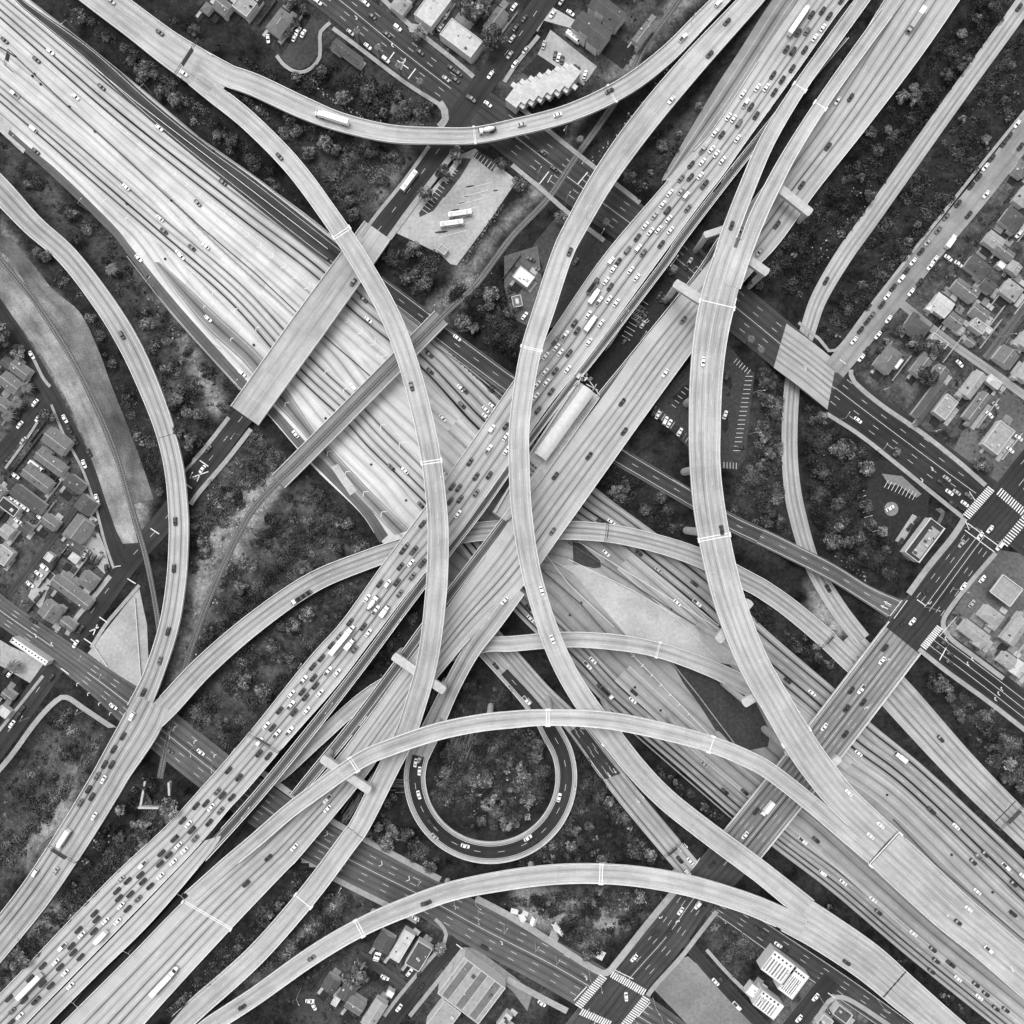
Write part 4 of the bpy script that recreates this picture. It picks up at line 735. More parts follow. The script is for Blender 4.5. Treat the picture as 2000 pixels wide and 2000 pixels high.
def turn(x, y, ang, s=1.0, sd=1):
    c, n = math.cos(math.radians(ang)), math.sin(math.radians(ang)); f = lambda a, b: (x + a * c * s - b * sd * n * s, y + a * n * s + b * sd * c * s)
    return [[f(-4, -.6), f(2, -.6), f(3, 1), f(-4, .6)], [f(1, 0), f(3, 0), f(3.4, 2.6), f(2, 2.6)], [f(.4, 2.4), f(5, 2.4), f(2.8, 4.8), f(2.6, 4.8)]]
paint('lane_arrow', 'white lane arrows on the avenue at the top', turn(696,33,38) + turn(766,90,218), Z0)
paint('lane_arrow', 'white lane arrows on the right avenue and its side street', turn(1573,717,37) + turn(1821,914,37) + turn(1801,936,37) + turn(1817,1178,127) + turn(1847,1249,217) + turn(1899,1289,217) + turn(1890,1298,217) + turn(1956,1347,217) + turn(1950,1356,217) + turn(1944,1367,217), Z0)
paint('lane_arrow', 'white lane arrows on the bottom streets', turn(1292,1792,127) + turn(1322,1799,307) + turn(980,1840,32) + turn(1145,1909,32) + turn(1165,1725 - 400 + 400, 0, .01), Z0)
paint('lane_arrow', 'white lane arrows on the lower left boulevard', turn(70,1240,35) + turn(101,1260,215), Z0)
paint('lane_arrow', 'white arrows where the frontage ramp starts', arrow(1727,1186,207,1.2) + arrow(1733,1178,207,1.2), .32)
for i, (x, y, a2) in enumerate(((1190,1514,58), (1201,1506,58), (1246,1564,50), (1255,1556,50), (1328,1660,50), (1340,1652,50))):
    paint('lane_arrow', 'white arrow on the exit ramp, number %s from its top' % ('one two three four five six'.split()[i]), arrow(x, y, a2, .9), on(x, y, 'P'), dz=.08)
paint('lane_arrow', 'long pale merge arrows on the broad merged deck', arrow(1850,1785,70,1.0) + arrow(1977,1893,70,1.0), near(ROADS['DC'], 1850, 1785)[1] - 0.0, dz=.1)
for i, (x, y) in enumerate(((1732,1248),(1690,1342))):
    paint('lane_arrow', 'white turn arrow on the overpass, %s' % ('upper' if i == 0 else 'lower'), turn(x, y + 40, 307), .17, dz=.06)
def chev(x, y, ang, a, b, w=1.3):
    c, n = math.cos(math.radians(ang)), math.sin(math.radians(ang)); f = lambda p, q: (x + p * c - q * n, y + p * n + q * c)
    return [bar(*f(0, 0), *f(-a, -b), w), bar(*f(0, 0), *f(-a, b), w)]
def chevrow(label, x0, y0, x1, y1, n, s0, s1, ang, key_z, mat='line', flip=1):
    q = []
    for k in range(n):
        t = k / (n - 1); s = s0 + (s1 - s0) * t; q += chev(x0 + (x1 - x0) * t, y0 + (y1 - y0) * t, ang + (0 if flip > 0 else 180), s * .8, s)
    paint('road_chevrons', label, q, key_z, mat, dz=.1)
chevrow('white chevrons beside the upper lanes, left of the street bridge', 154,181,604,562,20,2,8,40,ZF)
chevrow('white chevrons between street bridge and rail bridge', 682,628,758,694,4,7,11,40,ZF)
chevrow('white chevrons beside the lower lanes at left', 161,354,500,640,9,3,6,40,ZF,flip=-1)
chevrow('white chevrons in the lower wedge', 345,535,610,850,6,2,7,42,ZF,flip=-1)
chevrow('white chevrons in the lower grey wedge past the rail bridge', 640,882,745,1000,4,7,8,45,ZF,flip=-1)
chevrow('white chevrons on the pale island beside the lower lanes', 635,725,780,865,5,4,9,42,ZF,flip=-1)
chevrow('white chevrons right of the rail bridge', 1238,1282,1345,1396,7,4,2,48,ZF)
chevrow('white chevrons on the boulevard, lower centre', 640,1630,800,1718,4,6,6,27,.33,flip=1)
chevrow('white chevrons on the boulevard, left', 150,1335,235,1412,5,4,3,37,.33,flip=-1)
chevrow('white chevrons on the boulevard, right of the ramp', 340,1420,418,1475,3,4,4,37,.33,flip=-1)
for k, (pts, lb, zz) in enumerate(([[(31,6),(267,200),(487,368),(640,486)], 'edge', ZF], [[(0,132),(130,243),(290,380),(400,470),(480,540)], 'mid', ZF], [[(0,47),(225,246),(448,425),(600,552),(690,632),(815,740)], 'in', ZF],
        [[(1068,1085),(1110,1140),(1200,1225)], 'plaza edge', ZF], [[(1110,1092),(1230,1150),(1330,1208)], 'plaza top', ZF], [[(1130,1058),(1404,1228)], 'gore', ZF], [[(1222,1072),(1404,1222)], 'gore b', ZF], [[(1232,1275),(1387,1437)], 'gore c', ZF], [[(505,865),(610,985),(690,1075)],'w', ZF])):
    q = [bar(*pts[i], *pts[i + 1], 1.1) for i in range(len(pts) - 1)]
    paint('edge_line', 'long white edge line in the freeway cutting', q, zz, dz=.11)['group'] = 'edge lines in the cutting'
# parking bay lines
def bays(label, x0, y0, x1, y1, n, dx, dy, z=.12): paint('parking_bays', label, [bar(x0 + (x1 - x0) * k / (n - 1), y0 + (y1 - y0) * k / (n - 1), x0 + (x1 - x0) * k / (n - 1) + dx, y0 + (y1 - y0) * k / (n - 1) + dy, .9) for k in range(n)], z)
bays('parking bay lines on the right side of the dark car park', 1470,735,1446,880,18,-14,0)
bays('parking bay lines on the lower left of the dark car park', 1268,800,1345,868,14,8,-12)
bays('parking bay lines in the restaurant lot, upper', 1735,938,1790,962,9,-8,14)
bays('parking bay lines in the restaurant lot, left', 1672,962,1698,1040,9,16,-4)
bays('parking bay lines along the top of the bus lot', 928,294,966,320,7,-8,11)
bays('parking bay lines along the left of the bus lot', 882,326,862,350,6,12,9)
bays('parking bay lines along the lower left of the bus lot', 856,360,824,408,8,12,9)
bays('angled bus bay lines in the bus lot', 962,356,910,450,7,-52,13)
bays('parking bay lines at the left of the car park by the twin flyover', 1345,762,1320,796,5,-8,-6)
bays('parking bay lines at the top of the car park by the twin flyover', 1440,700,1466,722,6,-7,9)
bays('parking bay lines at the foot of the car park by the twin flyover', 1414,902,1438,904,5,0,12)
bays('hatched bay between the viaducts, lower', 1226,600,1250,640,12,18,-14)
bays('hatched bay between the viaducts, top', 1268,540,1290,520,9,10,8)
bays('parking bay lines between the viaducts, upper', 1250,585,1215,655,9,16,10)
bays('parking bay lines between the viaducts, lower', 1210,640,1182,685,9,14,-16)

for i, (x, y) in enumerate(((64,149),(68,145),(80,165),(136,209),(186,257),(335,392),(417,295),(323,506),(289,541),(496,674),(248,398),(636,817),(725,907),(793,977),(642,508),(1290,1387),(1240,1342),(1135,1177),(1113,1201),(1732,1552),(1858,1669),(1938,1742),(1869,1952),(1917,1993),(1311,1190))):
    p = at(x, y, ZF); b = MB(); b.box(p.x, p.y, ZF + .3, .9, 1.1, .7, rot_px(40)); tag(b.obj('drain_box', M['s_dark']), 'small dark drain box at the edge of the cutting lanes', kind='structure')
def barrier_line(label, pts, z, w=.6, h=.9, mat='walld', name='median_barrier'):
    b = MB()
    for (x0, y0), (x1, y1) in zip(pts, pts[1:]):
        p, q = at(x0, y0, z), at(x1, y1, z); d = q - p; b.box((p.x + q.x) / 2, (p.y + q.y) / 2, z + h / 2, d.length + .3, w, h, math.atan2(d.y, d.x))
    return tag(b.obj(name, M[mat]), label, 'barrier')
barrier_line('dark median barrier down the bright left freeway', [(0,92),(32,112),(135,210),(225,290),(335,392),(400,450),(500,535),(580,610)], ZF + .1, .45, .9, 's_dgrey')
barrier_line('dark median barrier between street bridge and rail bridge', [(628,652),(690,705),(735,745)], ZF + .1, .5, .9, 's_dgrey')
barrier_line('pale barrier between cutting and frontage ramp, right of the rail bridge', [(846,672),(905,712),(1000,790)], ZF, .5, 1.2, 'walld')
barrier_line('barrier along the right of the median apron', [(1110,1060),(1190,1110),(1310,1190),(1365,1225)], ZF, .5, 1.1, 's_grey')
barrier_line('barrier right of the lower lanes by the apron', [(1060,1115),(1135,1180),(1200,1255)], ZF, .6, 1.1, 's_grey')
barrier_line('pale edge wall of the apron above the dark ground', [(1313,1295),(1365,1360),(1440,1460)], ZF, .5, 1.3, 'walld')
barrier_line('long pale edge wall below the lower cutting lanes', [(1195,1395),(1330,1512),(1432,1600)], ZF, .6, 1.6, 'walld')
barrier_line('low barrier right of the merged deck', [(1745,1600),(1830,1690),(2000,1835)], ZF, .5, 1.1, 's_grey')
barrier_line('lower freeway edge wall near the street bridge', [(250,502),(338,616),(470,762)], ZF, .4, 1.3, 'walld')
barrier_line('upper freeway edge wall beside the wooded bank', [(58,0),(168,86),(300,193),(390,270),(502,348),(640,454)], ZF, .35, 1.0, 'walld')
# ------------------------------------------------------------ labels that single things out
LM = [(1100,825,'beside the arched station roof'),(1010,700,'near the centre S-shaped flyover'),(1180,600,'between station and avenue'),(1330,350,'above the avenue crossing'),(1440,200,'near the upper jam'),(1560,80,'near the top right'),
      (880,960,'just below the freeway crossing'),(740,1150,'above the lower tree clump'),(660,1260,'near the long white trailer'),(570,1390,'above the lower sign gantry'),(460,1520,'by the culvert walls'),(330,1630,'in the lower jam'),(230,1760,'near the white box truck'),(130,1860,'near the lower semi'),(40,1950,'at the lower left corner'),
      (120,120,'at the top left'),(300,330,'midway on the upper left freeway'),(450,450,'left of the street bridge'),(640,620,'by the street bridge'),(780,800,'right of the rail bridge'),(900,700,'near the frontage ramp'),
      (200,150,'top left'),(560,60,'by the cul-de-sac'),(720,60,'near the row of palms'),(850,60,'by the white flat roofs'),(980,60,'by the upper cross street'),(1140,90,'by the apartment car park'),(960,200,'near the top junction'),(900,400,'by the bus lot'),(1030,560,'by the small white flat roof'),
      (1900,330,'on the right frontage street'),(1800,520,'by the upper right houses'),(1720,660,'by the right corner houses'),(1900,640,'in the right block'),(1820,780,'by the long dark roof'),(1960,740,'at the right edge alley'),(1940,870,'by the flat roof with pale yard'),(1850,930,'waiting at the right junction'),(1960,1000,'in the right junction'),
      (1780,1040,'by the corner restaurant'),(1960,1150,'by the petrol station'),(1850,1270,'on the right side avenue'),(1700,1300,'on the upper overpass'),(1600,1450,'mid overpass'),(1480,1600,'on the lower overpass'),(1380,1720,'near the exit ramp signals'),(1300,1830,'above the bottom junction'),(1200,1950,'at the bottom junction'),
      (1390,1900,'beside the vacant lot'),(1520,1900,'by the white ribbed buildings'),(1650,1780,'lower right'),(1800,1700,'right of the merged deck'),(1900,1850,'far lower right'),(1700,1500,'below the overpass'),(1500,1300,'right of the twin flyover'),(1380,1100,'in the right of centre cutting'),(1230,1100,'above the pale median apron'),(1200,1350,'below the carpool flyover'),(1080,1300,'by the exit ramp'),
      (960,1500,'inside the loop area'),(1100,1600,'right of the loop ramp'),(820,1600,'left of the loop ramp'),(900,1780,'by the bottom boulevard'),(780,1850,'by the bottom houses'),(660,1950,'by the round bottom yard'),(920,1930,'by the big warehouse'),(1040,1800,'by the white tents'),
      (60,720,'in the upper left block'),(120,900,'in the left row of houses'),(40,950,'at the left edge row'),(160,1060,'by the dusty yard'),(80,1150,'by the left concrete yard'),(30,1060,'at the left edge gardens'),(120,1240,'by the lower left junction'),(40,1330,'by the long white roof'),(260,1200,'by the paved plaza'),(230,1420,'under the merged ramp'),
      (330,1000,'at the left curved ramp'),(330,1200,'above the merging ramps'),(200,620,'on the upper left curve'),(420,900,'on the lower cross street'),(1400,850,'in the car park by the twin flyover'),(1300,650,'in the lot between viaducts'),(1400,600,'at the twin flyover merge'),(1400,1000,'mid twin flyover'),(1540,1400,'lower twin flyover'),(350,1450,'on the boulevard by the ramp'),(650,350,'on the upper left arc'),(800,500,'at the right end of the bridge'),(1000,250,'above the avenue')]
REG = []
ORD = ['', 'second', 'third', 'fourth', 'fifth', 'sixth', 'seventh', 'eighth', 'ninth', 'tenth', 'eleventh', 'twelfth', 'thirteenth', 'fourteenth', 'fifteenth', 'sixteenth', 'seventeenth', 'eighteenth', 'nineteenth', 'twentieth', 'twenty-first', 'twenty-second', 'twenty-third', 'twenty-fourth', 'twenty-fifth', 'twenty-sixth', 'twenty-seventh', 'twenty-eighth']
def reg(o, base, px, py, where=None): REG.append((o, base, where if where is not None else min(LM, key=lambda l: (l[0] - px) ** 2 + (l[1] - py) ** 2)[2], px, py))
def finish_labels():
    d = {}
    for r in REG: d.setdefault((r[1], r[2]), []).append(r)
    for (b, w), L in d.items():
        L.sort(key=lambda r: r[4])
        for i, r in enumerate(L):
            s = (b + ' ' + w).strip()
            if len(L) > 1: s += ', topmost of %s' % ('two', 'three', 'four', 'five', 'six', 'seven', 'eight', 'nine', 'ten', 'eleven', 'twelve', 'thirteen', 'fourteen', 'fifteen', 'sixteen', 'seventeen')[min(len(L) - 2, 15)] if i == 0 else ', %s from top' % ORD[min(i, 27)]
            for a_, b_ in (('parked ', ''), ('on the ', 'on '), ('the ', '')):
                if len(s.split()) > 16: s = s.replace(a_, b_, 1)
            r[0]['label'] = s

# ------------------------------------------------------------ vehicles
def loft(mb, secs, m=0, cap=True):
    """secs: list of rings (same count)"""
    for a, b in zip(secs, secs[1:]):
        n = len(a)
        for i in range(n): mb.face([a[i], a[(i + 1) % n], b[(i + 1) % n], b[i]], m)
    if cap: mb.face(secs[0][::-1], m); mb.face(secs[-1], m)
def ring(x, hw, z0, z1, c=.18): return [(x, -hw + c * .4, z0), (x, hw - c * .4, z0), (x, hw, z0 + c), (x, hw, z1 - c), (x, hw - c, z1), (x, -hw + c, z1), (x, -hw, z1 - c), (x, -hw, z0 + c)]
def body_mesh(kind):
    b = MB()
    if kind == 'c': prof = [(-2.3,.66,.35,.78),(-2.2,.82,.28,.90),(-1.7,.90,.25,.98),(-.2,.92,.25,.98),(1.2,.91,.25,.92),(1.9,.86,.26,.84),(2.25,.72,.30,.70)]
    elif kind == 'v': prof = [(-2.35,.76,.35,1.0),(-2.25,.92,.30,1.1),(-1.2,.96,.28,1.12),(1.0,.96,.28,1.10),(1.9,.92,.30,1.0),(2.35,.78,.34,.85)]
    else: prof = [(-2.75,.86,.4,1.0),(-2.65,.96,.36,1.08),(-.6,.97,.34,1.1),(1.5,.97,.34,1.12),(2.4,.92,.36,1.0),(2.75,.78,.40,.85)]
    loft(b, [ring(*p) for p in prof])
    if kind == 'c': cab = [(-1.75, -1.05), (.35, 1.10)]; zb, zt, hw, ht = .93, 1.42, .80, .73
    elif kind == 'v': cab = [(-2.25, -1.95), (.55, 1.15)]; zb, zt, hw, ht = 1.05, 1.72, .87, .80
    else: cab = [(-.75, -.55), (.75, 1.35)]; zb, zt, hw, ht = 1.05, 1.75, .87, .79
    (x0, x0t), (x1t, x1) = (cab[0][0], cab[0][1]), (cab[1][0], cab[1][1])
    base = [(x0, -hw, zb), (x1, -hw, zb), (x1, hw, zb), (x0, hw, zb)]; top = [(x0t, -ht, zt), (x1t, -ht, zt), (x1t, ht, zt), (x0t, ht, zt)]
    for i in range(4): b.face([base[i], base[(i + 1) % 4], top[(i + 1) % 4], top[i]])
    b.face(top)
    g = {}
    def pane(a, bb, c, d, sh, off):
        cen = sum((Vector(q) for q in (a, bb, c, d)), Vector()) / 4; return [tuple(cen + (Vector(q) - cen) * sh + Vector(off)) for q in (a, bb, c, d)]
    w = MB(); w.face(pane(base[1], base[2], top[2], top[1], .93, (.02, 0, .015))); g['windscreen'] = w
    w = MB(); w.face(pane(base[3], base[0], top[0], top[3], .90, (-.02, 0, .015))); g['rear_window'] = w
    w = MB(); w.face(pane(base[0], base[1], top[1], top[0], .66, (0, -.02, .0))); g['side_window'] = w
    w = MB(); w.face(pane(base[2], base[3], top[3], top[2], .66, (0, .02, .0))); g['side_window.001'] = w
    if kind == 'p':
        w = MB(); w.face([(-2.6, -.78, 1.11), (-.8, -.78, 1.11), (-.8, .78, 1.11), (-2.6, .78, 1.11)]); g['cargo_bed'] = w
    return b, g
WB = MB(); WB.tube((0, -.11, 0), (0, .11, 0), .33, n=10); WHEEL = WB.mesh('wheel'); WHEEL.materials.append(M['tyre'])
PROTO = {}
def proto(kind, tone_):
    k = kind + tone_
    if k not in PROTO:
        b, g = body_mesh(kind); parts = []
        me = b.mesh('body'); me.materials.append(M['p_' + tone_]); parts.append(('body', me, (0, 0, 0)))
        for n_, w in g.items():
            me = w.mesh(n_.split('.')[0]); me.materials.append(M['metald'] if n_ == 'cargo_bed' else M['glass']); parts.append((n_.split('.')[0], me, (0, 0, 0)))
        wx = 1.42 if kind != 'p' else 1.75
        for sx in (-1, 1):
            for sy in (-1, 1): parts.append(('wheel', WHEEL, (sx * wx, sy * .84, .33)))
        PROTO[k] = parts
    return PROTO[k]
TN = {'w': 'white', 's': 'silver', 'g': 'grey', 'k': 'black'}; KN = {'c': ('parked_car', 'car'), 'v': ('van', 'van'), 'p': ('pickup_truck', 'pickup')}
def put_vehicle(root, pos, yaw, pitch=0.0):
    root.rotation_euler = (0, pitch, yaw); root.location = pos
def place_on(key, px, py):
    """height, heading and pitch at a photo pixel on a road (or on the ground when key is '')"""
    if key:
        R = ROADS[key]; i, z, a, w = near(R, px, py); p = at(px, py, z + .03); sl = math.atan2(w[2], math.hypot(w[0], w[1])); return p, a, -sl
    p = ground(px, py); p.z = max(p.z, 0) + .08 if p.z > -1 else p.z + .4; return p, None, 0
VC = {}
def car(key, px, py, tone_, kind, ang=None, flip=False, where=None, road_phrase='', group=''):
    p, a, pitch = place_on(key, px, py)
    if ang is not None: a = rot_px(ang); 
    if a is None: a = 0
    if flip: a += math.pi; pitch = -pitch
    moving = bool(key) and not group.startswith('cars parked')
    nm = {'c': 'car', 'v': 'van', 'p': 'pickup_truck'}[kind]
    if not moving: nm = 'parked_' + nm
    r = empty(nm); put_vehicle(r, p, a, pitch)
    for n_, me, loc in proto(kind, tone_):
        o = bpy.data.objects.new(n_, me); COL.objects.link(o); o.parent = r; o.location = loc
    tag(r, None, {'c': 'car', 'v': 'van', 'p': 'pickup'}[kind], group or 'vehicles')
    reg(r, '%s %s %s' % (TN[tone_], {'c': 'car', 'v': 'van', 'p': 'pickup'}[kind], road_phrase), px, py, where)
    return r
def cars(tx, ty, key, s, ang=None, flip=False, phrase='', group='', where=None, dj=0):
    for it in s.replace('\n', ';').split(';'):
        it = it.strip()
        if not it: continue
        xy, rest = it.split(',')[0], it.split(',')[1]
        num = ''.join(c for c in rest if c.isdigit()); cd = rest[len(num):].strip()
        x, y = tx * 500 + int(xy) / 3.864, ty * 500 + int(num) / 3.864
        tn = cd[0]; kd = cd[1] if len(cd) > 1 else 'c'
        a = ang + RNG.uniform(-dj, dj) if ang is not None else None
        car(key, x, y, tn, kd, a, flip, where, phrase, group)
J = 'on the jammed viaduct'; JG = 'cars queueing on the left viaduct'
PU = 'in the cutting lanes'; PG = 'cars in the freeway cutting'
cars(0,0,'U','385,395w;280,455k;770,660k;1205,970w;1685,1380k', phrase=PU, group=PG)
cars(0,0,'F105W','40,310k;575,735w;1495,1535g', phrase=PU, group=PG)
cars(0,0,'L','115,715wp;255,975wv;955,1415w;1210,1650w;1240,1745k;1555,1860w;1450,1870k;1355,1915w', phrase=PU, group=PG, flip=True)
cars(0,0,'F105W','275,1145k', phrase=PU, group=PG)
cars(0,0,'TT','845,15s;1210,250k;1390,560w', phrase='on the forking ramp', group='cars on the curved ramps')
cars(1,0,'A','180,1185k', phrase='on the tall central arc', group='cars on the flyovers')
cars(1,0,'K','470,20w;830,30w;990,265k;1240,400k;1435,600s;1510,610k;1625,750gp;1750,790w', phrase='on the avenue', group='cars on the streets')
cars(1,0,'K','880,130k;1070,215wv;715,250s;845,355w;980,455wv;1530,560k;1475,520k', phrase='parked at the avenue kerb', group='cars parked at kerbs')
cars(1,0,'','95,300w', ang=85, phrase='parked', group='cars parked in lots'); cars(1,0,'','360,260w;320,240w;295,290w;1395,215s;1440,120w', ang=-58, phrase='parked', group='cars parked in lots', dj=6)
cars(1,0,'LA','1770,570w;1915,420s', phrase='on the cross street', group='cars on the streets')
cars(2,0,'T','1555,30wv;1290,290wp;735,690k;345,870w;75,945s', phrase='on the top sweeping flyover', group='cars on the flyovers')
cars(2,0,'B','1620,170k;1490,415k;1200,760w;435,1905k', phrase='on the S-shaped flyover', group='cars on the flyovers')
cars(2,0,'P1','1850,665w;1915,665w;1740,715w;1760,785wp;1800,810k;1630,885w;1670,900w;1710,935gv;1840,875k;1530,1005w;1580,1020k;1700,1050w;1440,1130sp;1505,1130w;1540,1165w;1435,1225w;1350,1245k;1585,1215w;1275,1350g;1345,1340k;1420,1330w;1450,1395kp;1190,1460w;1275,1445s;1310,1480wv;1135,1545w;1170,1590kv;1325,1575g;1075,1630s;1180,1655w;1005,1705w;1045,1750w;1105,1735w;1195,1740w;945,1795k;1125,1845k;870,1890gv;950,1875wv;990,1910g', phrase=J, group=JG, flip=True)
cars(2,0,'D1','1655,1705k', phrase='on the twin flyover', group='cars on the flyovers'); cars(2,0,'P2','1885,1700w;1865,1905s;1722,1745s', phrase='on the right viaduct', group='cars on the right viaduct')
cars(2,0,'K','230,1155k;320,1280k', phrase='on the avenue', group='cars on the streets')
cars(2,0,'','440,105w', ang=35, phrase='parked', group='cars parked in lots'); cars(2,0,'','240,345s;325,425k;350,440w;378,460k;470,525k;495,540k;550,570w', ang=-75, phrase='parked', group='cars parked in lots', dj=3)
cars(2,0,'LA','305,110w;100,385s;20,490w;375,15s', phrase='parked at the upper kerb', group='cars parked at kerbs'); cars(2,0,'','15,60w;95,145k;30,215k;1,300s', ang=-55, phrase='parked', group='cars parked in lots')
cars(3,0,'P1','325,115k;408,85k;460,125k;555,5k;225,250k;290,240g;410,215w;350,290w;135,375k;185,390kv;275,380k;180,520k;35,570k;105,605k;45,700k', phrase=J, group=JG, flip=True)
cars(3,0,'P2','620,740k;520,765w;450,1110k;250,1400k;170,1240k;65,1700k', phrase='on the right viaduct', group='cars on the right viaduct')
cars(3,0,'R','1890,60k', phrase='on the collector ramp', group='cars on the curved ramps')
FP = 'parked on the frontage street'; FG = 'cars parked along the frontage street'
cars(3,0,'FRs','1875,940w;1815,1030k;1775,1085k;1685,1195k;1635,1265w;1585,1340k;1530,1405k;1430,1540k;1340,1640g;1280,1740g;1200,1830s;1900,1110k;1640,1470w;1885,1770w;1510,1625k;1150,1900k', phrase=FP, group=FG)
cars(0,1,'G','925,600kv', phrase='on the left curved ramp', group='cars on the curved ramps'); cars(0,1,'F105W','1050,20w;1575,475w;1830,885wv;1370,5w', phrase=PU, group=PG)
cars(0,1,'LC','1575,1460k;1530,1610w', phrase='on the cross street', group='cars on the streets')
cars(0,1,'S1','245,750w;495,1230w;530,1310k;575,1395k;640,1570w;735,1830w;675,1485k', phrase='parked by the left street', group='cars parked at kerbs')
cars(0,1,'S2','270,1110w;295,1225w;155,1275w;180,1395s', phrase='parked by the short left street', group='cars parked at kerbs'); cars(0,1,'','125,1660w;100,1840w;150,1870w;200,1905w', ang=37, phrase='parked', group='cars parked in lots')
cars(1,1,'LB','735,200k', phrase='on the street bridge', group='cars on the streets')
cars(1,1,'U','815,330k;850,485w;1310,745k;1315,870k;1545,1000w;1575,1015k;1555,1125kv;1735,1160w;1785,1135w;1735,1215w;1410,1225w', phrase=PU, group=PG)
cars(1,1,'F105W','735,990wv;300,1345w', phrase=PU, group=PG, flip=True); cars(1,1,'N','1520,620w', phrase='on the frontage ramp', group='cars on the curved ramps')
cars(1,1,'A','1175,985k', phrase='on the tall central arc', group='cars on the flyovers'); cars(1,1,'L','1125,1620w;1020,1595k;1245,1880k', phrase=PU, group=PG, flip=True)
cars(1,1,'P1','1780,1305wv;1885,1285k;1885,1365w;1755,1460wp;1890,1470w;1615,1555k;1660,1665k;1760,1655k;1480,1740k;1530,1750k;1660,1790g;1465,1850k;1540,1835k', phrase=J, group=JG, flip=True)
cars(2,1,'P1','745,40wv;800,45k;765,100w;895,110w;940,165w;710,190w;740,235k;655,345wp;730,330w;785,355w;575,445w;470,510k;490,565k;670,510w;400,600wp;580,650w;330,640gp;335,690w;365,730w;430,735k;255,755w;250,875w;325,870k;420,855w;190,970w;260,955w;295,1025k;180,1060w;195,1165k', phrase=J, group=JG, flip=True)
cars(2,1,'P2','1290,485g;1155,885w;830,1105k;845,1325k;580,1510k;325,1660k', phrase='on the right viaduct', group='cars on the right viaduct'); cars(2,1,'D','1440,800w', phrase='on the twin flyover', group='cars on the flyovers')
cars(2,1,'','480,45g;95,455w', ang=-55, phrase='parked', group='cars parked in lots'); cars(2,1,'','1070,1180k;1098,1200w;1155,1245wv;1185,1265w;1230,1300k;1265,1330w;1290,1345k', ang=-62, phrase='parked', group='cars parked in lots', dj=4)
cars(2,1,'','1730,1445k', ang=2, phrase='parked', group='cars parked in lots'); cars(2,1,'','1605,1200w;1615,910kv', ang=-70, phrase='parked', group='cars parked in lots')
cars(2,1,'','985,420k;1005,450k;955,500k;985,520s;850,640k;1110,300k;1135,325k;1340,45s;1320,80k', ang=-60, phrase='parked', group='cars parked in lots')
cars(2,1,'','145,30k;205,110k', ang=30, phrase='parked', group='cars parked in lots')
cars(3,1,'R','435,190k', phrase='on the collector ramp', group='cars on the curved ramps')
cars(3,1,'K','675,1240w;1345,1680s;1365,1785w;1420,1785s;1480,1870w;1390,1870k;1510,1810g;1300,1710k', phrase='on the avenue', group='cars on the streets')
cars(3,1,'FRs','1090,45w;1040,115k;1000,175wv;940,240k;895,305w;855,370k;780,450g;745,495k;695,560k;645,640w;1255,30w;1220,80w;1075,275w;1140,200k;825,600w;880,540k;905,480w;700,770w;740,715k', phrase=FP, group=FG)
cars(3,1,'','1355,20w;1430,65w;1820,1465w;1885,1375w', ang=37, phrase='parked', group='cars parked in lots'); cars(3,1,'','1440,815w;1465,795k;1665,1200w;1710,1130s', ang=50, phrase='parked', group='cars parked in lots', dj=8); cars(3,1,'','915,1905w', ang=-30, phrase='parked', group='cars parked in lots')
cars(0,2,'G','1325,70k;1315,425k;1270,900k;1210,1120g;1085,1360k', phrase='on the left curved ramp', group='cars on the curved ramps', flip=False)
cars(0,2,'GH','1000,1540wv;930,1690k;860,1790k;845,1905k;790,1905k', phrase='on the merged left ramp', group='cars on the curved ramps')
cars(0,2,'LC','615,885k;575,995w;390,1250k', phrase='on the cross street', group='cars on the streets'); cars(0,2,'Mx','255,820k;860,1465w;1520,1810w;1285,1800g', phrase='on the boulevard', group='cars on the streets')
cars(0,2,'LC','170,1490k;135,1540k;95,1600w', phrase='parked at the lower left kerb', group='cars parked at kerbs')
cars(0,2,'','650,310w;675,325k;710,350k;745,370k', ang=-62, phrase='parked', group='cars parked in lots', dj=4); cars(0,2,'','740,120k;810,425k', ang=85, phrase='parked', group='cars parked in lots'); cars(0,2,'','345,415wv;300,465w;265,485g;235,545w;315,45w;145,70w', ang=37, phrase='parked', group='cars parked in lots', dj=5); cars(0,2,'','290,650k;50,1200k;85,1215w', ang=-50, phrase='parked', group='cars parked in lots')
cars(1,2,'P1','1255,90k;1130,260g;1110,290k;1190,290kp;1170,385w;1090,410k;1255,385kp;1180,485g;935,540k;1065,530k;995,540wv;1085,615g;840,650w;905,740wp;710,830k;810,865k;850,910w;632,935g;570,1005k;745,1035g;495,1100k;430,1165k;545,1200wp;615,1210w;360,1265wp;435,1250k;450,1310k;350,1355k;270,1370w;375,1395k;485,1365w;265,1455wp;180,1495k;290,1510k;385,1495w;80,1610w;125,1625k;160,1670wp;255,1650wp;30,1730wv;95,1840k;25,1820k;1525,15w', phrase=J, group=JG, flip=True)
cars(1,2,'P2','1875,670w', phrase='on the right viaduct', group='cars on the right viaduct'); cars(1,2,'F','1235,1860s', phrase='on the loop connector', group='cars on the curved ramps')
cars(1,2,'LP','1205,1890w', phrase='on the loop ramp', group='cars on the loop ramp'); cars(1,2,'P','1810,1160k', phrase='on the exit ramp', group='cars on the curved ramps')
cars(2,2,'P2','305,145g', phrase='on the right viaduct', group='cars on the right viaduct'); cars(2,2,'U','750,75w;665,70k;1105,440s;1375,540k;1395,685wp;955,310k', phrase=PU, group=PG); cars(2,2,'F105E','710,310w;1245,685w', phrase=PU, group=PG)
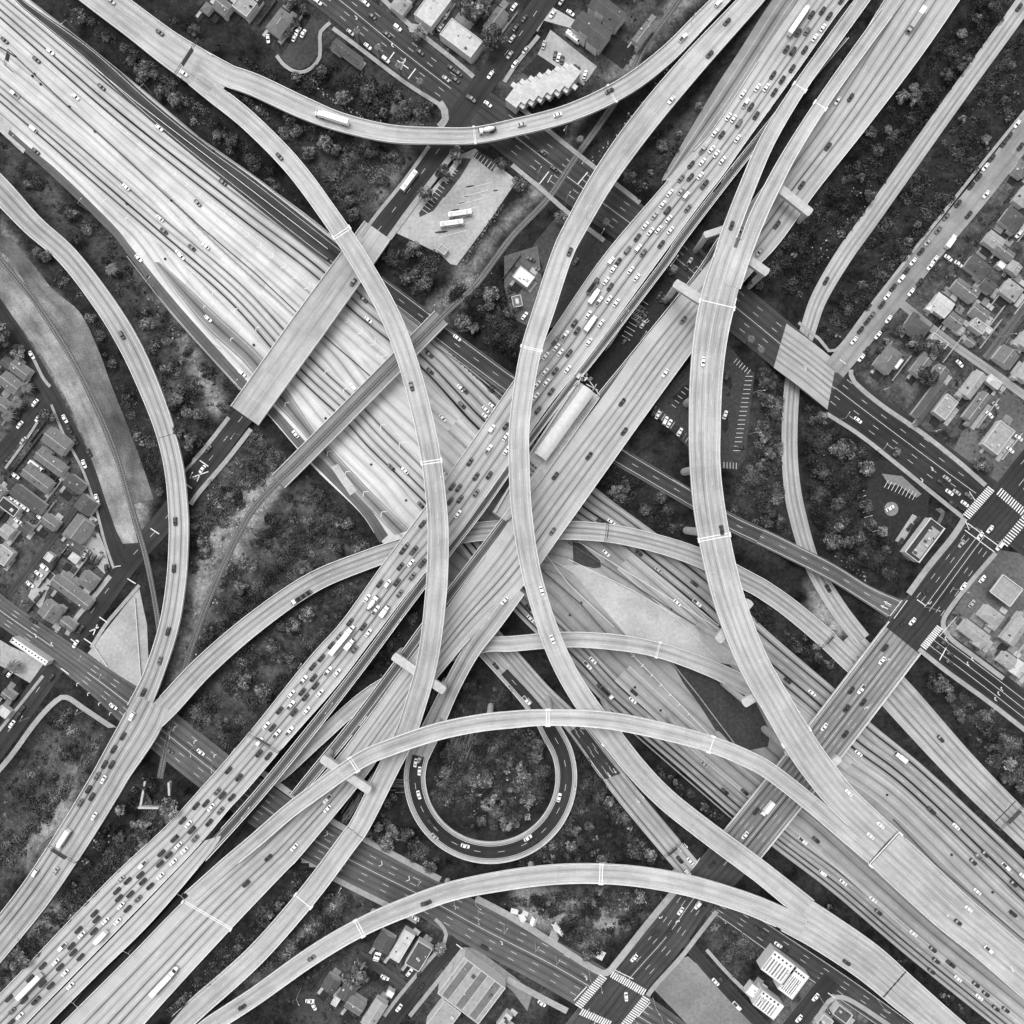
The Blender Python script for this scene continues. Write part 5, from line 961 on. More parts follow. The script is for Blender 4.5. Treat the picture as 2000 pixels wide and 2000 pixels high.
cars(2,2,'B','225,595w;305,960w', phrase='on the S-shaped flyover', group='cars on the flyovers'); cars(2,2,'L','140,805w;125,720k;610,1120w;570,1155wp;665,1320k;740,1385g;920,1360k;910,1420w;1450,1900s', phrase=PU, group=PG)
cars(2,2,'D','1580,135k', phrase='on the twin flyover', group='cars on the flyovers'); cars(2,2,'P','110,1420wp', phrase='on the exit ramp', group='cars on the curved ramps')
cars(3,2,'O2','880,1025k;855,1120w;625,1345k;700,1335wp;590,1480k;715,1435k;420,1620w;580,1675k', phrase='on the overpass', group='cars on the overpass')
cars(3,2,'O1','1085,825w;1020,835k;1190,600k;1470,560w;1455,240s;1595,180w;1670,130w;1740,260wv', phrase='on the main street', group='cars on the streets')
cars(3,2,'U','145,1270k;330,1365w;680,1820w', phrase=PU, group=PG); cars(3,2,'HR','1300,1710k', phrase='on the wide collector road', group='cars on the curved ramps'); cars(3,2,'R','450,575k', phrase='on the collector ramp', group='cars on the curved ramps')
cars(3,2,'','1610,505w;1530,690s', ang=-50, phrase='parked', group='cars parked in lots'); cars(3,2,'','1120,60k;1065,115k;995,225k', ang=-52, phrase='parked', group='cars parked in lots'); cars(3,2,'K2','1290,1030k;1330,995k;1370,1075k;1365,1135k', phrase='on the side avenue', group='cars on the streets')
cars(0,3,'GH','735,60g;785,85w;670,160k;695,215k;610,260g;715,360w;270,785wv;425,775s', phrase='on the merged left ramp', group='cars on the curved ramps')
cars(0,3,'P1','1725,15k;1805,70k;1640,175g;1680,205k;1750,220k;1480,285k;1555,265k;1595,295w;1665,320g;1380,395k;1425,420w;1580,410k;1450,465kv;1320,530kv;1350,580w;1395,620w;1475,530g;1220,640k;1275,655k;1310,705w;1210,720k;1080,725wp;1215,810w;1060,805k;1080,855k;1135,890k;915,835s;965,850k;885,925k;985,950k;900,980k;1045,985g;915,1035w;965,1060k;715,1095k;730,1140k;800,1150w;890,1155w;595,1220k;620,1255w;710,1230k;475,1345wp;540,1340k;555,1390k;610,1425k;425,1460w;455,1500k;325,1490k;495,1540w;230,1585k;325,1625k;385,1640k;535,1640w;185,1750k;275,1750kp;70,1735k;95,1830g;155,1865w;85,1920k', phrase=J, group=JG, flip=False)
cars(0,3,'P2','1860,870k', phrase='on the right viaduct', group='cars on the right viaduct'); cars(0,3,'V','1830,1800k', phrase='on the bottom flyover', group='cars on the flyovers')
cars(1,3,'P2','540,230wp;540,305w;290,595w;95,675k', phrase='on the right viaduct', group='cars on the right viaduct'); cars(1,3,'V','1285,1015kp;420,1430g', phrase='on the bottom flyover', group='cars on the flyovers')
cars(1,3,'LP','1235,20w;1230,200w;1320,410k;1350,515s;1580,585w', phrase='on the loop ramp', group='cars on the loop ramp'); cars(1,3,'Mx','1725,1350k;1210,1130w;1260,1150k', phrase='on the boulevard', group='cars on the streets')
cars(1,3,'V4','1080,1805w;1245,1650k', phrase='on the bottom side street', group='cars on the streets'); cars(1,3,'','975,1575w', ang=28, phrase='parked', group='cars parked in lots'); cars(1,3,'','905,1415w;925,1420w;1160,1535w;1230,1540k', ang=-60, phrase='parked', group='cars parked in lots', dj=25); cars(1,3,'','410,1750w', ang=0, phrase='parked', group='cars parked in lots'); cars(1,3,'','440,1790w', ang=65, phrase='parked', group='cars parked in lots')
cars(2,3,'LP','355,220w;120,525w;165,550k', phrase='on the loop ramp', group='cars on the loop ramp'); cars(2,3,'P','1265,690k;1345,700w;1320,780wv', phrase='on the exit ramp', group='cars on the curved ramps')
cars(2,3,'O3','1270,1075w;1080,1250k;1180,1240k;1400,1030wv;1440,1045k;920,1430w;1290,980k;1510,725k', phrase='on the main street', group='cars on the streets'); cars(2,3,'O2','1755,505w;1840,325k', phrase='on the overpass', group='cars on the overpass')
cars(2,3,'','860,1720w', ang=85, phrase='turning', group='cars on the streets'); cars(2,3,'V3','1535,1610w;1585,1600k;1695,1790wp', phrase='on the narrow street', group='cars on the streets'); cars(2,3,'V2','1850,1210k;1905,1250k', phrase='parked at the lower street kerb', group='cars parked at kerbs')
cars(2,3,'L','1605,175k;1755,180k', phrase=PU, group=PG); cars(2,3,'','225,1770w', ang=35, phrase='parked', group='cars parked in lots')
cars(3,3,'D','605,185w', phrase='on the twin flyover', group='cars on the flyovers'); cars(3,3,'D','845,430w;770,510w', phrase='on the twin flyover', group='cars on the flyovers'); cars(3,3,'DC','1510,1060w;1430,1160k;1660,1365wp', phrase='on the broad merged deck', group='cars on the flyovers')
cars(3,3,'U','1230,320kp;1415,440w;1585,665g;1635,645k;1545,705k;1790,740wp;1850,870k;1920,815w', phrase=PU, group=PG); cars(3,3,'F105E','1575,930w;1845,1095kv', phrase=PU, group=PG)
cars(3,3,'L','410,790wv;565,860w;790,990w;830,1085k;1095,1245w;1240,1365k;1375,1475kp;1265,1450k;1230,1530k;1430,1585w;1565,1630k;1590,1725w;1640,1700k;1715,1810k;1790,1820k', phrase=PU, group=PG); cars(3,3,'L2','260,545wp;360,540k', phrase=PU, group=PG)
cars(3,3,'VB','590,1465k', phrase='on the bottom merged ramp', group='cars on the flyovers'); cars(3,3,'V2','75,1330w;125,1370k', phrase='parked at the lower street kerb', group='cars parked at kerbs'); cars(3,3,'V2b','355,1725w;230,1885w', phrase='parked at the lower street kerb', group='cars parked at kerbs')
# trucks and buses
def wheels(r, xs, y=1.1, rad=.5, name='wheel'):
    b = MB(); b.tube((0, -.16, 0), (0, .16, 0), rad, n=12); me = b.mesh('wheel'); me.materials.append(M['tyre'])
    for x in xs:
        for s in (-1, 1): o = bpy.data.objects.new(name, me); COL.objects.link(o); o.parent = r; o.location = (x, s * y, rad)
def cabbox(r, x, L, hw, z0, z1, mt, name='cab'):
    b = MB(); loft(b, [ring(x - L / 2, hw, z0, z1, .2), ring(x + L * .25, hw, z0, z1, .2), ring(x + L / 2 - .05, hw * .96, z0, z1 - .5, .2)]); b.obj(name, M[mt], r)
    b = MB(); b.face([(x + L * .27, -hw * .82, z1 - .03), (x + L / 2 - .02, -hw * .85, z1 - .5), (x + L / 2 - .02, hw * .85, z1 - .5), (x + L * .27, hw * .82, z1 - .03)]); b.face([(x + L / 2 - .02, -hw * .85, z1 - .5), (x + L / 2 + .01, -hw * .88, z1 - 1.2), (x + L / 2 + .01, hw * .88, z1 - 1.2), (x + L / 2 - .02, hw * .85, z1 - .5)]); b.obj('windscreen', M['glass'], r)
def ribs(r, x0, x1, hw, z, n, mt='metal'):
    for k in range(n):
        b = MB(); b.box(x0 + (x1 - x0) * (k + .5) / n, 0, z + .02, .12, hw * 2, .06); b.obj('roof_rib', M[mt], r)
def truck(kind, key, px, py, tone_='w', flip=False, ang=None, label='', L=9):
    p, a, pitch = place_on(key, px, py); a = rot_px(ang) if ang is not None else a
    if flip: a += math.pi; pitch = -pitch
    r = empty({'semi': 'semi_truck', 'box': 'box_truck', 'bus': 'bus', 'mixer': 'concrete_mixer', 'dump': 'dump_truck', 'flat': 'flatbed_truck', 'rv': 'motorhome'}[kind]); put_vehicle(r, p, a, pitch)
    mt = 'p_' + tone_
    if kind == 'semi':
        cabbox(r, 7.3, 2.6, 1.2, .7, 3.4, mt); b = MB(); loft(b, [ring(8.4, 1.05, .7, 1.9, .2), ring(9.8, .9, .7, 1.7, .2)]); b.obj('bonnet', M[mt], r)
        b = MB(); b.box(-1.2, 0, 2.6, 14, 2.55, 2.8); b.obj('trailer', M['p_w'], r); ribs(r, -8, 5.6, 1.2, 4.0, 7); b = MB(); b.box(0, 0, .95, 14, 1, .4); b.obj('chassis', M['metald'], r); wheels(r, (9, 6.6, 5.5, -5.4, -6.6))
    elif kind == 'box':
        cabbox(r, L / 2 - 1, 2.0, 1.05, .6, 2.4, mt); b = MB(); b.box(-1.1, 0, 2.0, L - 2.4, 2.4, 2.5); b.obj('cargo_box', M[mt], r); ribs(r, -1.1 - (L - 2.4) / 2, -1.1 + (L - 2.4) / 2, 1.1, 3.25, 4); b = MB(); b.box(0, 0, .7, L - .6, 1, .3); b.obj('chassis', M['metald'], r); wheels(r, (L / 2 - 1.2, -L / 2 + 1.8), 1.0, .45)
    elif kind == 'bus':
        b = MB(); loft(b, [ring(-6, 1.25, .4, 3.0, .3), ring(-5.8, 1.28, .35, 3.1, .3), ring(5.8, 1.28, .35, 3.1, .3), ring(6, 1.22, .4, 2.9, .3)]); b.obj('body', M['p_w'], r)
        for s in (-1, 1): b = MB(); b.box(0, s * 1.285, 2.0, 10.8, .04, .9); b.obj('side_window', M['glass'], r)
        b = MB(); b.box(6.0, 0, 2.0, .04, 2.2, 1.3); b.obj('windscreen', M['glass'], r)
        for x in (-4.4, 3.6): b = MB(); b.box(x, 0, 3.2, 1.6, 1.5, .25); b.obj('roof_unit', M['metal'], r)
        b = MB(); b.box(-.5, 0, 3.12, 5.2, 1.5, .05); b.obj('roof_panel', M['p_s'], r); wheels(r, (4, -3.4), 1.15)
    elif kind == 'mixer':
        cabbox(r, 3.6, 2.2, 1.15, .7, 2.8, mt); b = MB(); n = 14
        loft(b, [[(x, rd * math.cos(2 * math.pi * i / n), 2.5 + rd * math.sin(2 * math.pi * i / n) - x * .05) for i in range(n)] for x, rd in ((2.2, .5), (1.4, 1.1), (-.6, 1.25), (-2.2, .95), (-3.3, .5))]); b.obj('drum', M['p_w'], r)
        b = MB(); b.box(-3.7, 0, 2.5, 1.0, .8, .8, .4); b.obj('chute', M['metald'], r); b = MB(); b.box(-.4, 0, .95, 8, 1.2, .4); b.obj('chassis', M['metald'], r); wheels(r, (3.6, -1.4, -2.6))
    elif kind == 'dump':
        cabbox(r, 3.6, 2.2, 1.15, .7, 2.7, mt); b = MB(); b.box(-1.2, 0, 1.9, 6.4, 2.4, 1.5); b.obj('tipper_body', M['p_g'], r); b = MB(); b.box(-1.2, 0, 2.67, 5.9, 1.9, .05); b.obj('load', M['s_dark'], r); wheels(r, (3.6, -1.6, -2.9))
    elif kind == 'flat':
        cabbox(r, 4.6, 2.2, 1.15, .7, 2.8, mt); b = MB(); b.box(-1.2, 0, 1.2, 9, 2.4, .3); b.obj('flatbed', M['s_grey'], r)
        for x in (-4, -1, 2): b = MB(); b.box(x, 0, 1.7, 1.6, 1.8, .8); b.obj('load', M['s_dark'], r)
        wheels(r, (4.4, -3, -4.3))
    elif kind == 'rv':
        b = MB(); loft(b, [ring(-4.2, 1.2, .5, 3.0, .25), ring(3.2, 1.25, .5, 3.1, .25), ring(4.2, 1.1, .5, 2.2, .25)]); b.obj('body', M['p_w'], r)
        for x in (-2.6, -.3, 1.8): b = MB(); b.box(x, .1, 3.15, .9, .8, .22); b.obj('roof_vent', M['p_s'], r)
        b = MB(); b.face([(3.3, -1, 3.08), (4.15, -.95, 2.22), (4.15, .95, 2.22), (3.3, 1, 3.08)]); b.obj('windscreen', M['glass'], r); wheels(r, (2.8, -2.6), 1.1, .42)
    tag(r, label, {'semi': 'truck', 'box': 'truck', 'bus': 'bus', 'mixer': 'cement mixer', 'dump': 'truck', 'flat': 'truck', 'rv': 'motorhome'}[kind]); return r
truck('semi','T',653,235,flip=True,label='white semi truck with long trailer on the top sweeping flyover')
truck('mixer','T',953,257,flip=True,label='white concrete mixer on the top flyover above the avenue')
truck('bus','LA',800,356,flip=False,label='long white bus driving on the dark cross street')
truck('bus','',899,420,ang=-8,label='white bus with dark panels parked in the bus lot, upper of two')
truck('bus','',883,439,ang=-8,label='plain white bus parked in the bus lot, lower of two')
truck('rv','',1119,77,ang=38,label='white motorhome parked beside the dark townhouses')
truck('semi','P1',1556,46,flip=True,label='white semi truck at the left edge of the upper right viaduct')
truck('box','P2',1781,50,tone_='s',L=10,label='pale truck with boxed load near the top of the right viaduct')
truck('box','P2',1794,30,L=6.5,label='white box truck closely leading the pale truck, top right')
truck('box','P1',1160,580,flip=True,L=9,label='white box truck in the jam left of the dark parking lot')
truck('box','P1',1153,633,flip=True,L=9.5,label='white flatbed style truck in the jam above the station')
truck('dump','P1',1157,561,tone_='k',flip=True,label='black dump truck in the jam left of the white box truck')
truck('semi','P1',668,1251,flip=True,label='white semi truck with long trailer in the lower jam')
truck('mixer','P1',728,1178,flip=True,label='bright white concrete mixer in the jam below the ramps')
truck('box','P1',752,1193,flip=True,L=6.5,label='small white box truck right of the concrete mixer')
truck('box','P1',684,1257,flip=True,L=6.5,label='small white box truck right of the long white trailer')
truck('semi','P1',62,1922,flip=False,label='white semi truck in the jam near the bottom left corner')
truck('box','P1',199,1828,flip=False,L=9,label='white box truck in the jam, lower left')
truck('semi','P2',322,1914,flip=True,label='bright white semi truck on the right viaduct at lower left')
truck('box','GH',127,1636,flip=False,L=11,label='white box truck under the sign gantry on the merged left ramp')
truck('flat','Hh',590,1166,flip=True,label='white flatbed truck with dark load on the long low ramp')
truck('dump','L',1184,1351,flip=False,label='white truck with dark load in the lower cutting lanes')
truck('box','U',1756,1477,flip=True,L=7,label='white box truck in the cutting right of the overpass')
truck('box','O2',1497,1577,flip=False,L=9,label='white box truck on the lower part of the overpass')
truck('box','',1853,474,ang=-55,L=8,label='white box truck parked on the frontage street by the houses')
truck('box','',76,911,ang=37,L=8,label='white box truck parked between two roofs in the left row')
# ------------------------------------------------------------ columns and straddle bents under the flyovers
def column(R, px, py, z=None, rad=1.5, base=None):
    i, zz, a, _ = near(R, px, py); zt = (z if z else zz) - R.thick + .05; p = at(px, py, zt); zb = hgt(p.x, p.y) - .3
    b = MB(); b.tube((p.x, p.y, zb), (p.x, p.y, zt - 3), rad, rad, 14, cap=False); b.tube((p.x, p.y, zt - 3), (p.x, p.y, zt), rad, rad * 1.45, 14); R.child('column', b, 'pier')
def bent(R, x0, y0, x1, y1, wd=3.6, ends=(1, 0), drop=None, z=None):
    i, zz, a, _ = near(R, (x0 + x1) / 2, (y0 + y1) / 2); zt = (z if z else zz) - (R.thick if drop is None else drop)
    A, B = at(x0, y0, zt), at(x1, y1, zt); d = B - A; an = math.atan2(d.y, d.x); c = (A + B) / 2
    b = MB(); L = d.length; u = d.normalized(); n = Vector((-u.y, u.x, 0)) * wd / 2
    top = [A - n * .8, A - u * .3, A + n * .8, A + n + u * .5, B + n - u * .5, B + n * .8, B + u * .3, B - n * .8, B - n - u * .5, A - n + u * .5]
    dn = Vector((0, 0, -2.4)); b.face(top[::-1] if (top[1] - top[0]).cross(top[2] - top[1]).z < 0 else top)
    for i2 in range(len(top)): b.face([top[i2], top[(i2 + 1) % len(top)], top[(i2 + 1) % len(top)] + dn, top[i2] + dn])
    b.face([q + dn for q in top]); R.child('bent_cap', b, 'pier')
    for q, e in ((A + u * 1.6, ends[0]), (B - u * 1.6, ends[1])):
        if not e: continue
        zb = hgt(q.x, q.y) - .3; b = MB(); b.tube((q.x, q.y, zb), (q.x, q.y, zt - 2.3), 1.5, 1.6, 14, cap=False); R.child('column', b, 'pier')
RD = ROADS
for x, y in ((1381,768),(1378,914),(1386,1040)): column(RD['D'], x - 8, y, rad=2.0)
bent(RD['D'], 1402,1252,1466,1174, 4.2); bent(RD['D'], 1452,1375,1520,1335, 4.2); column(RD['D'], 1542,1466, rad=1.9); bent(RD['D'], 1590,1530,1640,1480)
bent(RD['D2'], 1508,355,1584,416, 4.4, (0, 1), z=21); bent(RD['D'], 1440,490,1500,533, 4.2, (0, 1), z=28); bent(RD['D'], 1318,552,1420,618, 4.4, (1, 0), z=31); bent(RD['D1'], 1376,459,1440,438, 3.2, (1, 0), z=26)
bent(RD['C'], 628,1481,722,1545, 4.2, (1, 1), z=23.2)
for x, y in ((545,1602),(850,1430),(955,1410),(1078,1401),(1197,1408),(1337,1439),(1440,1474),(1545,1538),(1628,1606)): column(RD['C'], x, y, rad=1.5)
bent(RD['A'], 768,1281,868,1350, 4.2, (1, 1), z=22.3)
for x, y in ((612,380),(663,448),(722,548),(815,770),(843,902),(855,1060),(848,1180),(812,1375),(775,1465),(735,1552),(692,1628),(640,1698),(570,1786)): column(RD['A'], x, y, rad=1.5)
for x, y in ((1200,312),(1150,395),(1100,492),(1055,625),(1020,770),(1014,900),(1028,1070),(1068,1225),(1130,1352),(1200,1445),(1270,1530),(1345,1598),(1430,1660)): column(RD['B'], x, y, rad=1.5)
for x, y in ((600,1874),(722,1802),(870,1745),(1038,1712),(1186,1707),(1328,1726),(1450,1761)): column(RD['V'], x, y, rad=1.5)
for x, y in ((700,250),(800,264),(1000,251),(1110,222),(1215,173)): column(RD['T'], x, y, rad=1.1)
for x, y in ((500,1214),(610,1138),(715,1094),(860,1050),(1098,1036),(1250,1052)): column(RD['Hh'], x, y, rad=1.0)
for x, y in ((345,960),(350,1060),(342,1150),(325,1240)): column(RD['G'], x, y, rad=1.1)
for x, y in ((990,1258),(1290,1271)): column(RD['E'], x, y, rad=1.0)
for x, y in ((1760,1685),(1830,1750),(1900,1812)): 
    for o in (-16, 16): column(RD['DC'], x + o, y - o, rad=1.2)
for k in ('P1', 'P2'):
    R = RD[k]; s = 0; n_ = 0
    for i in range(len(R.z)):
        if R.g[i] < .5 and R.s[i] - s > 33:
            s = R.s[i]
            for f in (.22, .5, .78):
                p = R.Lw[i] * (1 - f) + R.Rw[i] * f; zb = hgt(p[0], p[1]) - .3
                b = MB(); b.tube((p[0], p[1], zb), (p[0], p[1], p[2] - R.thick), 1.0, 1.0, 10, cap=False); R.child('column', b, 'pier')
joints(RD['A'], [(671,456),(843,897),(592,1758)]); joints(RD['B'], [(1037,677),(1205,1440)], w=.5); joints(RD['D'], [(1400,590),(1392,1048),(1553,1445)]); joints(RD['DC'], [(1733,1663)])
joints(RD['C'], [(1070,1402),(1383,1452),(697,1498)]); joints(RD['V'], [(705,1812),(1172,1706)]); joints(RD['D1'], [(1561,172)]); joints(RD['D2'], [(1601,208)]); joints(RD['E'], [(1285,1268)], w=.5)
joints(RD['T'], [(1190,184),(927,265)], w=.4); joints(RD['P2'], [(388,1775)], w=.6); joints(RD['VB'], [(1745,1925)], w=.8, dark=True); joints(RD['Hh'], [(512,1205)], w=.3, dark=True); joints(RD['G'], [(325,846)], w=.25, dark=True); joints(RD['A'], [(700,1450 + 180)], w=.3, dark=True)
joints(RD['HR'], [(1960,1582)], w=.5, dark=True)
# ------------------------------------------------------------ sign gantries and lamp posts
def gantry(key, px, py, label, span=1.1):
    R = RD[key]; i, z, a, _ = near(R, px, py); A, B = R.Lw[i], R.Rw[i]; d = B - A; A = A - d * (span - 1) / 2; B = B + d * (span - 1) / 2
    r = empty('sign_gantry', tuple(A)); tag(r, label, 'gantry'); inv = Matrix.Translation(r.location).inverted()
    def ch(n_, b, m): o = b.obj(n_, M[m], r); o.matrix_parent_inverse = inv
    for q in (A, B): b = MB(); b.tube(tuple(q), (q[0], q[1], z + 6.6), .22, n=8); ch('post', b, 'metald')
    u = d / np.linalg.norm(d); n = np.array([-u[1], u[0], 0]) * .5
    for s in (-1, 1): b = MB(); b.tube(tuple(A + n * s + [0, 0, 6.5]), tuple(B + n * s + [0, 0, 6.5]), .12, n=6); ch('chord', b, 'metald')
    b = MB(); L = np.linalg.norm(B - A); k = int(L / 1.4)
    for j in range(k): p0 = A + u * (j * L / k) + n * (1 if j % 2 else -1); p1 = A + u * ((j + 1) * L / k) + n * (-1 if j % 2 else 1); b.tube(tuple(p0 + [0, 0, 6.5]), tuple(p1 + [0, 0, 6.5]), .06, n=4)
    ch('lattice', b, 'metald')
    c = (A + B) / 2; an = math.atan2(d[1], d[0]); b = MB(); b.box(c[0] + n[0] * 1.3, c[1] + n[1] * 1.3, z + 6.6, L * .45, .15, 2.6, an); ch('sign_panel', b, 's_grey')
gantry('TT', 372,118, 'lattice sign gantry spanning the forking ramp at top left', 1.15)
gantry('GH', 118,1640, 'curved sign gantry over the white box truck, lower left')
gantry('P1', 525,1440, 'sign gantry across the jammed viaduct at lower left', 1.0)
gantry('HR', 1965,1585, 'dark lattice gantry over the wide collector road, right edge', 1.25)
gantry('Hh', 1180,1042, 'thin sign gantry on the long low ramp near the centre', 1.1)
gantry('P', 1310,1645, 'thin gantry over the exit ramp near the signals', 1.1)
gantry('Hh', 1608,1245, 'dark gantry over the low ramp at right', 1.1)
gantry('F105W', 36,106, 'dark sign gantry at the left edge of the freeway', .12)
def lamp(px, py, key='', ang=0, h=9, arms=1, where=None, label='lamp post', al=2.6):
    p, _, _ = place_on(key, px, py) if key else (ground(px, py), 0, 0)
    r = empty('street_lamp', p); tag(r, None, 'street lamp', 'lamp posts'); reg(r, 'thin %s' % ('double-armed lamp post' if arms == 2 else label), px, py, where)
    b = MB(); b.tube((0, 0, 0), (0, 0, h), .14, .09, 7); b.obj('pole', M['metal'], r)
    for k in range(arms):
        t = -math.radians(ang) + k * math.pi; c, n = math.cos(t), math.sin(t)
        b = MB(); b.tube((0, 0, h), (c * al, n * al, h + .5), .07, n=5); b.obj('arm', M['metal'], r); b = MB(); b.box(c * (al + .4), n * (al + .4), h + .5, .9, .35, .15, t); b.obj('lamp_head', M['metal'], r)
for x, y, k, a, ar in ((148,60,'',130,1),(296,182,'',130,1),(540,490,'',130,1),(420,465,'',-45,1),(170,410,'',-45,1),(40,290,'',-45,1),(300,560,'',-45,1),(430,680,'',-45,1),(468,755,'',-45,1),
    (700,85,'',-60,1),(740,118,'',-60,1),(790,150,'',-60,1),(830,60,'',120,1),(878,115,'',120,1),(1105,262,'',120,1),(1140,325,'',120,1),(1050,352,'',-60,1),(1105,400,'',-60,1),(1170,470,'',-60,1),
    (1722,762,'',160,1),(1820,842,'',160,1),(1638,820,'',-60,1),(1710,880,'',-60,1),(1470,768,'',0,1),(1463,848,'',0,1),(1905,905,'',150,1),(1990,860,'',150,1),(1965,565,'',140,1),(1950,660,'',0,1),
    (668,1728,'',-60,1),(820,1715,'',-60,1),(890,1745,'',80,1),(985,1805,'',-60,1),(1045,1840,'',-60,1),(1085,1865,'',-60,1),(935,1775,'',80,1),(885,1880,'',110,1),(870,1920,'',100,1),
    (1250,1735,'',60,1),(1290,1750,'',-60,1),(1400,1775,'',50,1),(1275,1948,'',60,1),(1290,1980,'',60,1),(1150,1895,'',70,1),(1170,1905,'',80,1),(1205,1893,'',-30,1),
    (1885,1030,'',30,1),(1945,1058,'',200,1),(1860,1150,'',20,1),(1805,1185,'',20,1),(1915,1260,'',150,1),(1605,1660,'',40,1),(1950,1555,'',120,1),(1600,1945,'',60,1),
    (110,1200,'',-60,1),(60,1180,'',-60,1),(172,1285,'',-60,1),(210,1320,'',-60,1),(165,1388,'',-60,1),(345,1420,'',80,1),(385,1455,'',80,1),(425,1485,'',80,1),(585,1400,'',-120,1),(905,1862,'',60,1),
    (385,935,'',-60,1),(470,850,'',120,1),(60,1400,'',-60,1),(700,1870,'',-90,1),(588,1930,'',60,1)): lamp(x, y, k, a)
for k, L in (('B', ((1145,425),(1060,1180),(1260,1505))), ('D', ((1390,1120),)), ('A', ((865,935),(690,1620))), ('P1', ((1500,220),(1292,358),(1075,655),(785,1062),(590,1300),(330,1610),(150,1780))), ('P2', ((1352,530),(1250,665),(980,1055),(740,1410))), ('X1', ((1310,520),(1216,625),(780,1215),(650,1375),(490,1575))), ('GAP', ((366,1735),(265,1845),(160,1940))), ('LP', ((1035,1380),)), ('T', ((1350,45),)), ('VB', ((1712,1950),(1762,1895))), ('V', ((930,1752),))):
    for x, y in L: lamp(x, y, k, RNG.choice((35, -55, 125)), 8, 2 if k in ('GAP', 'X1') else 1)
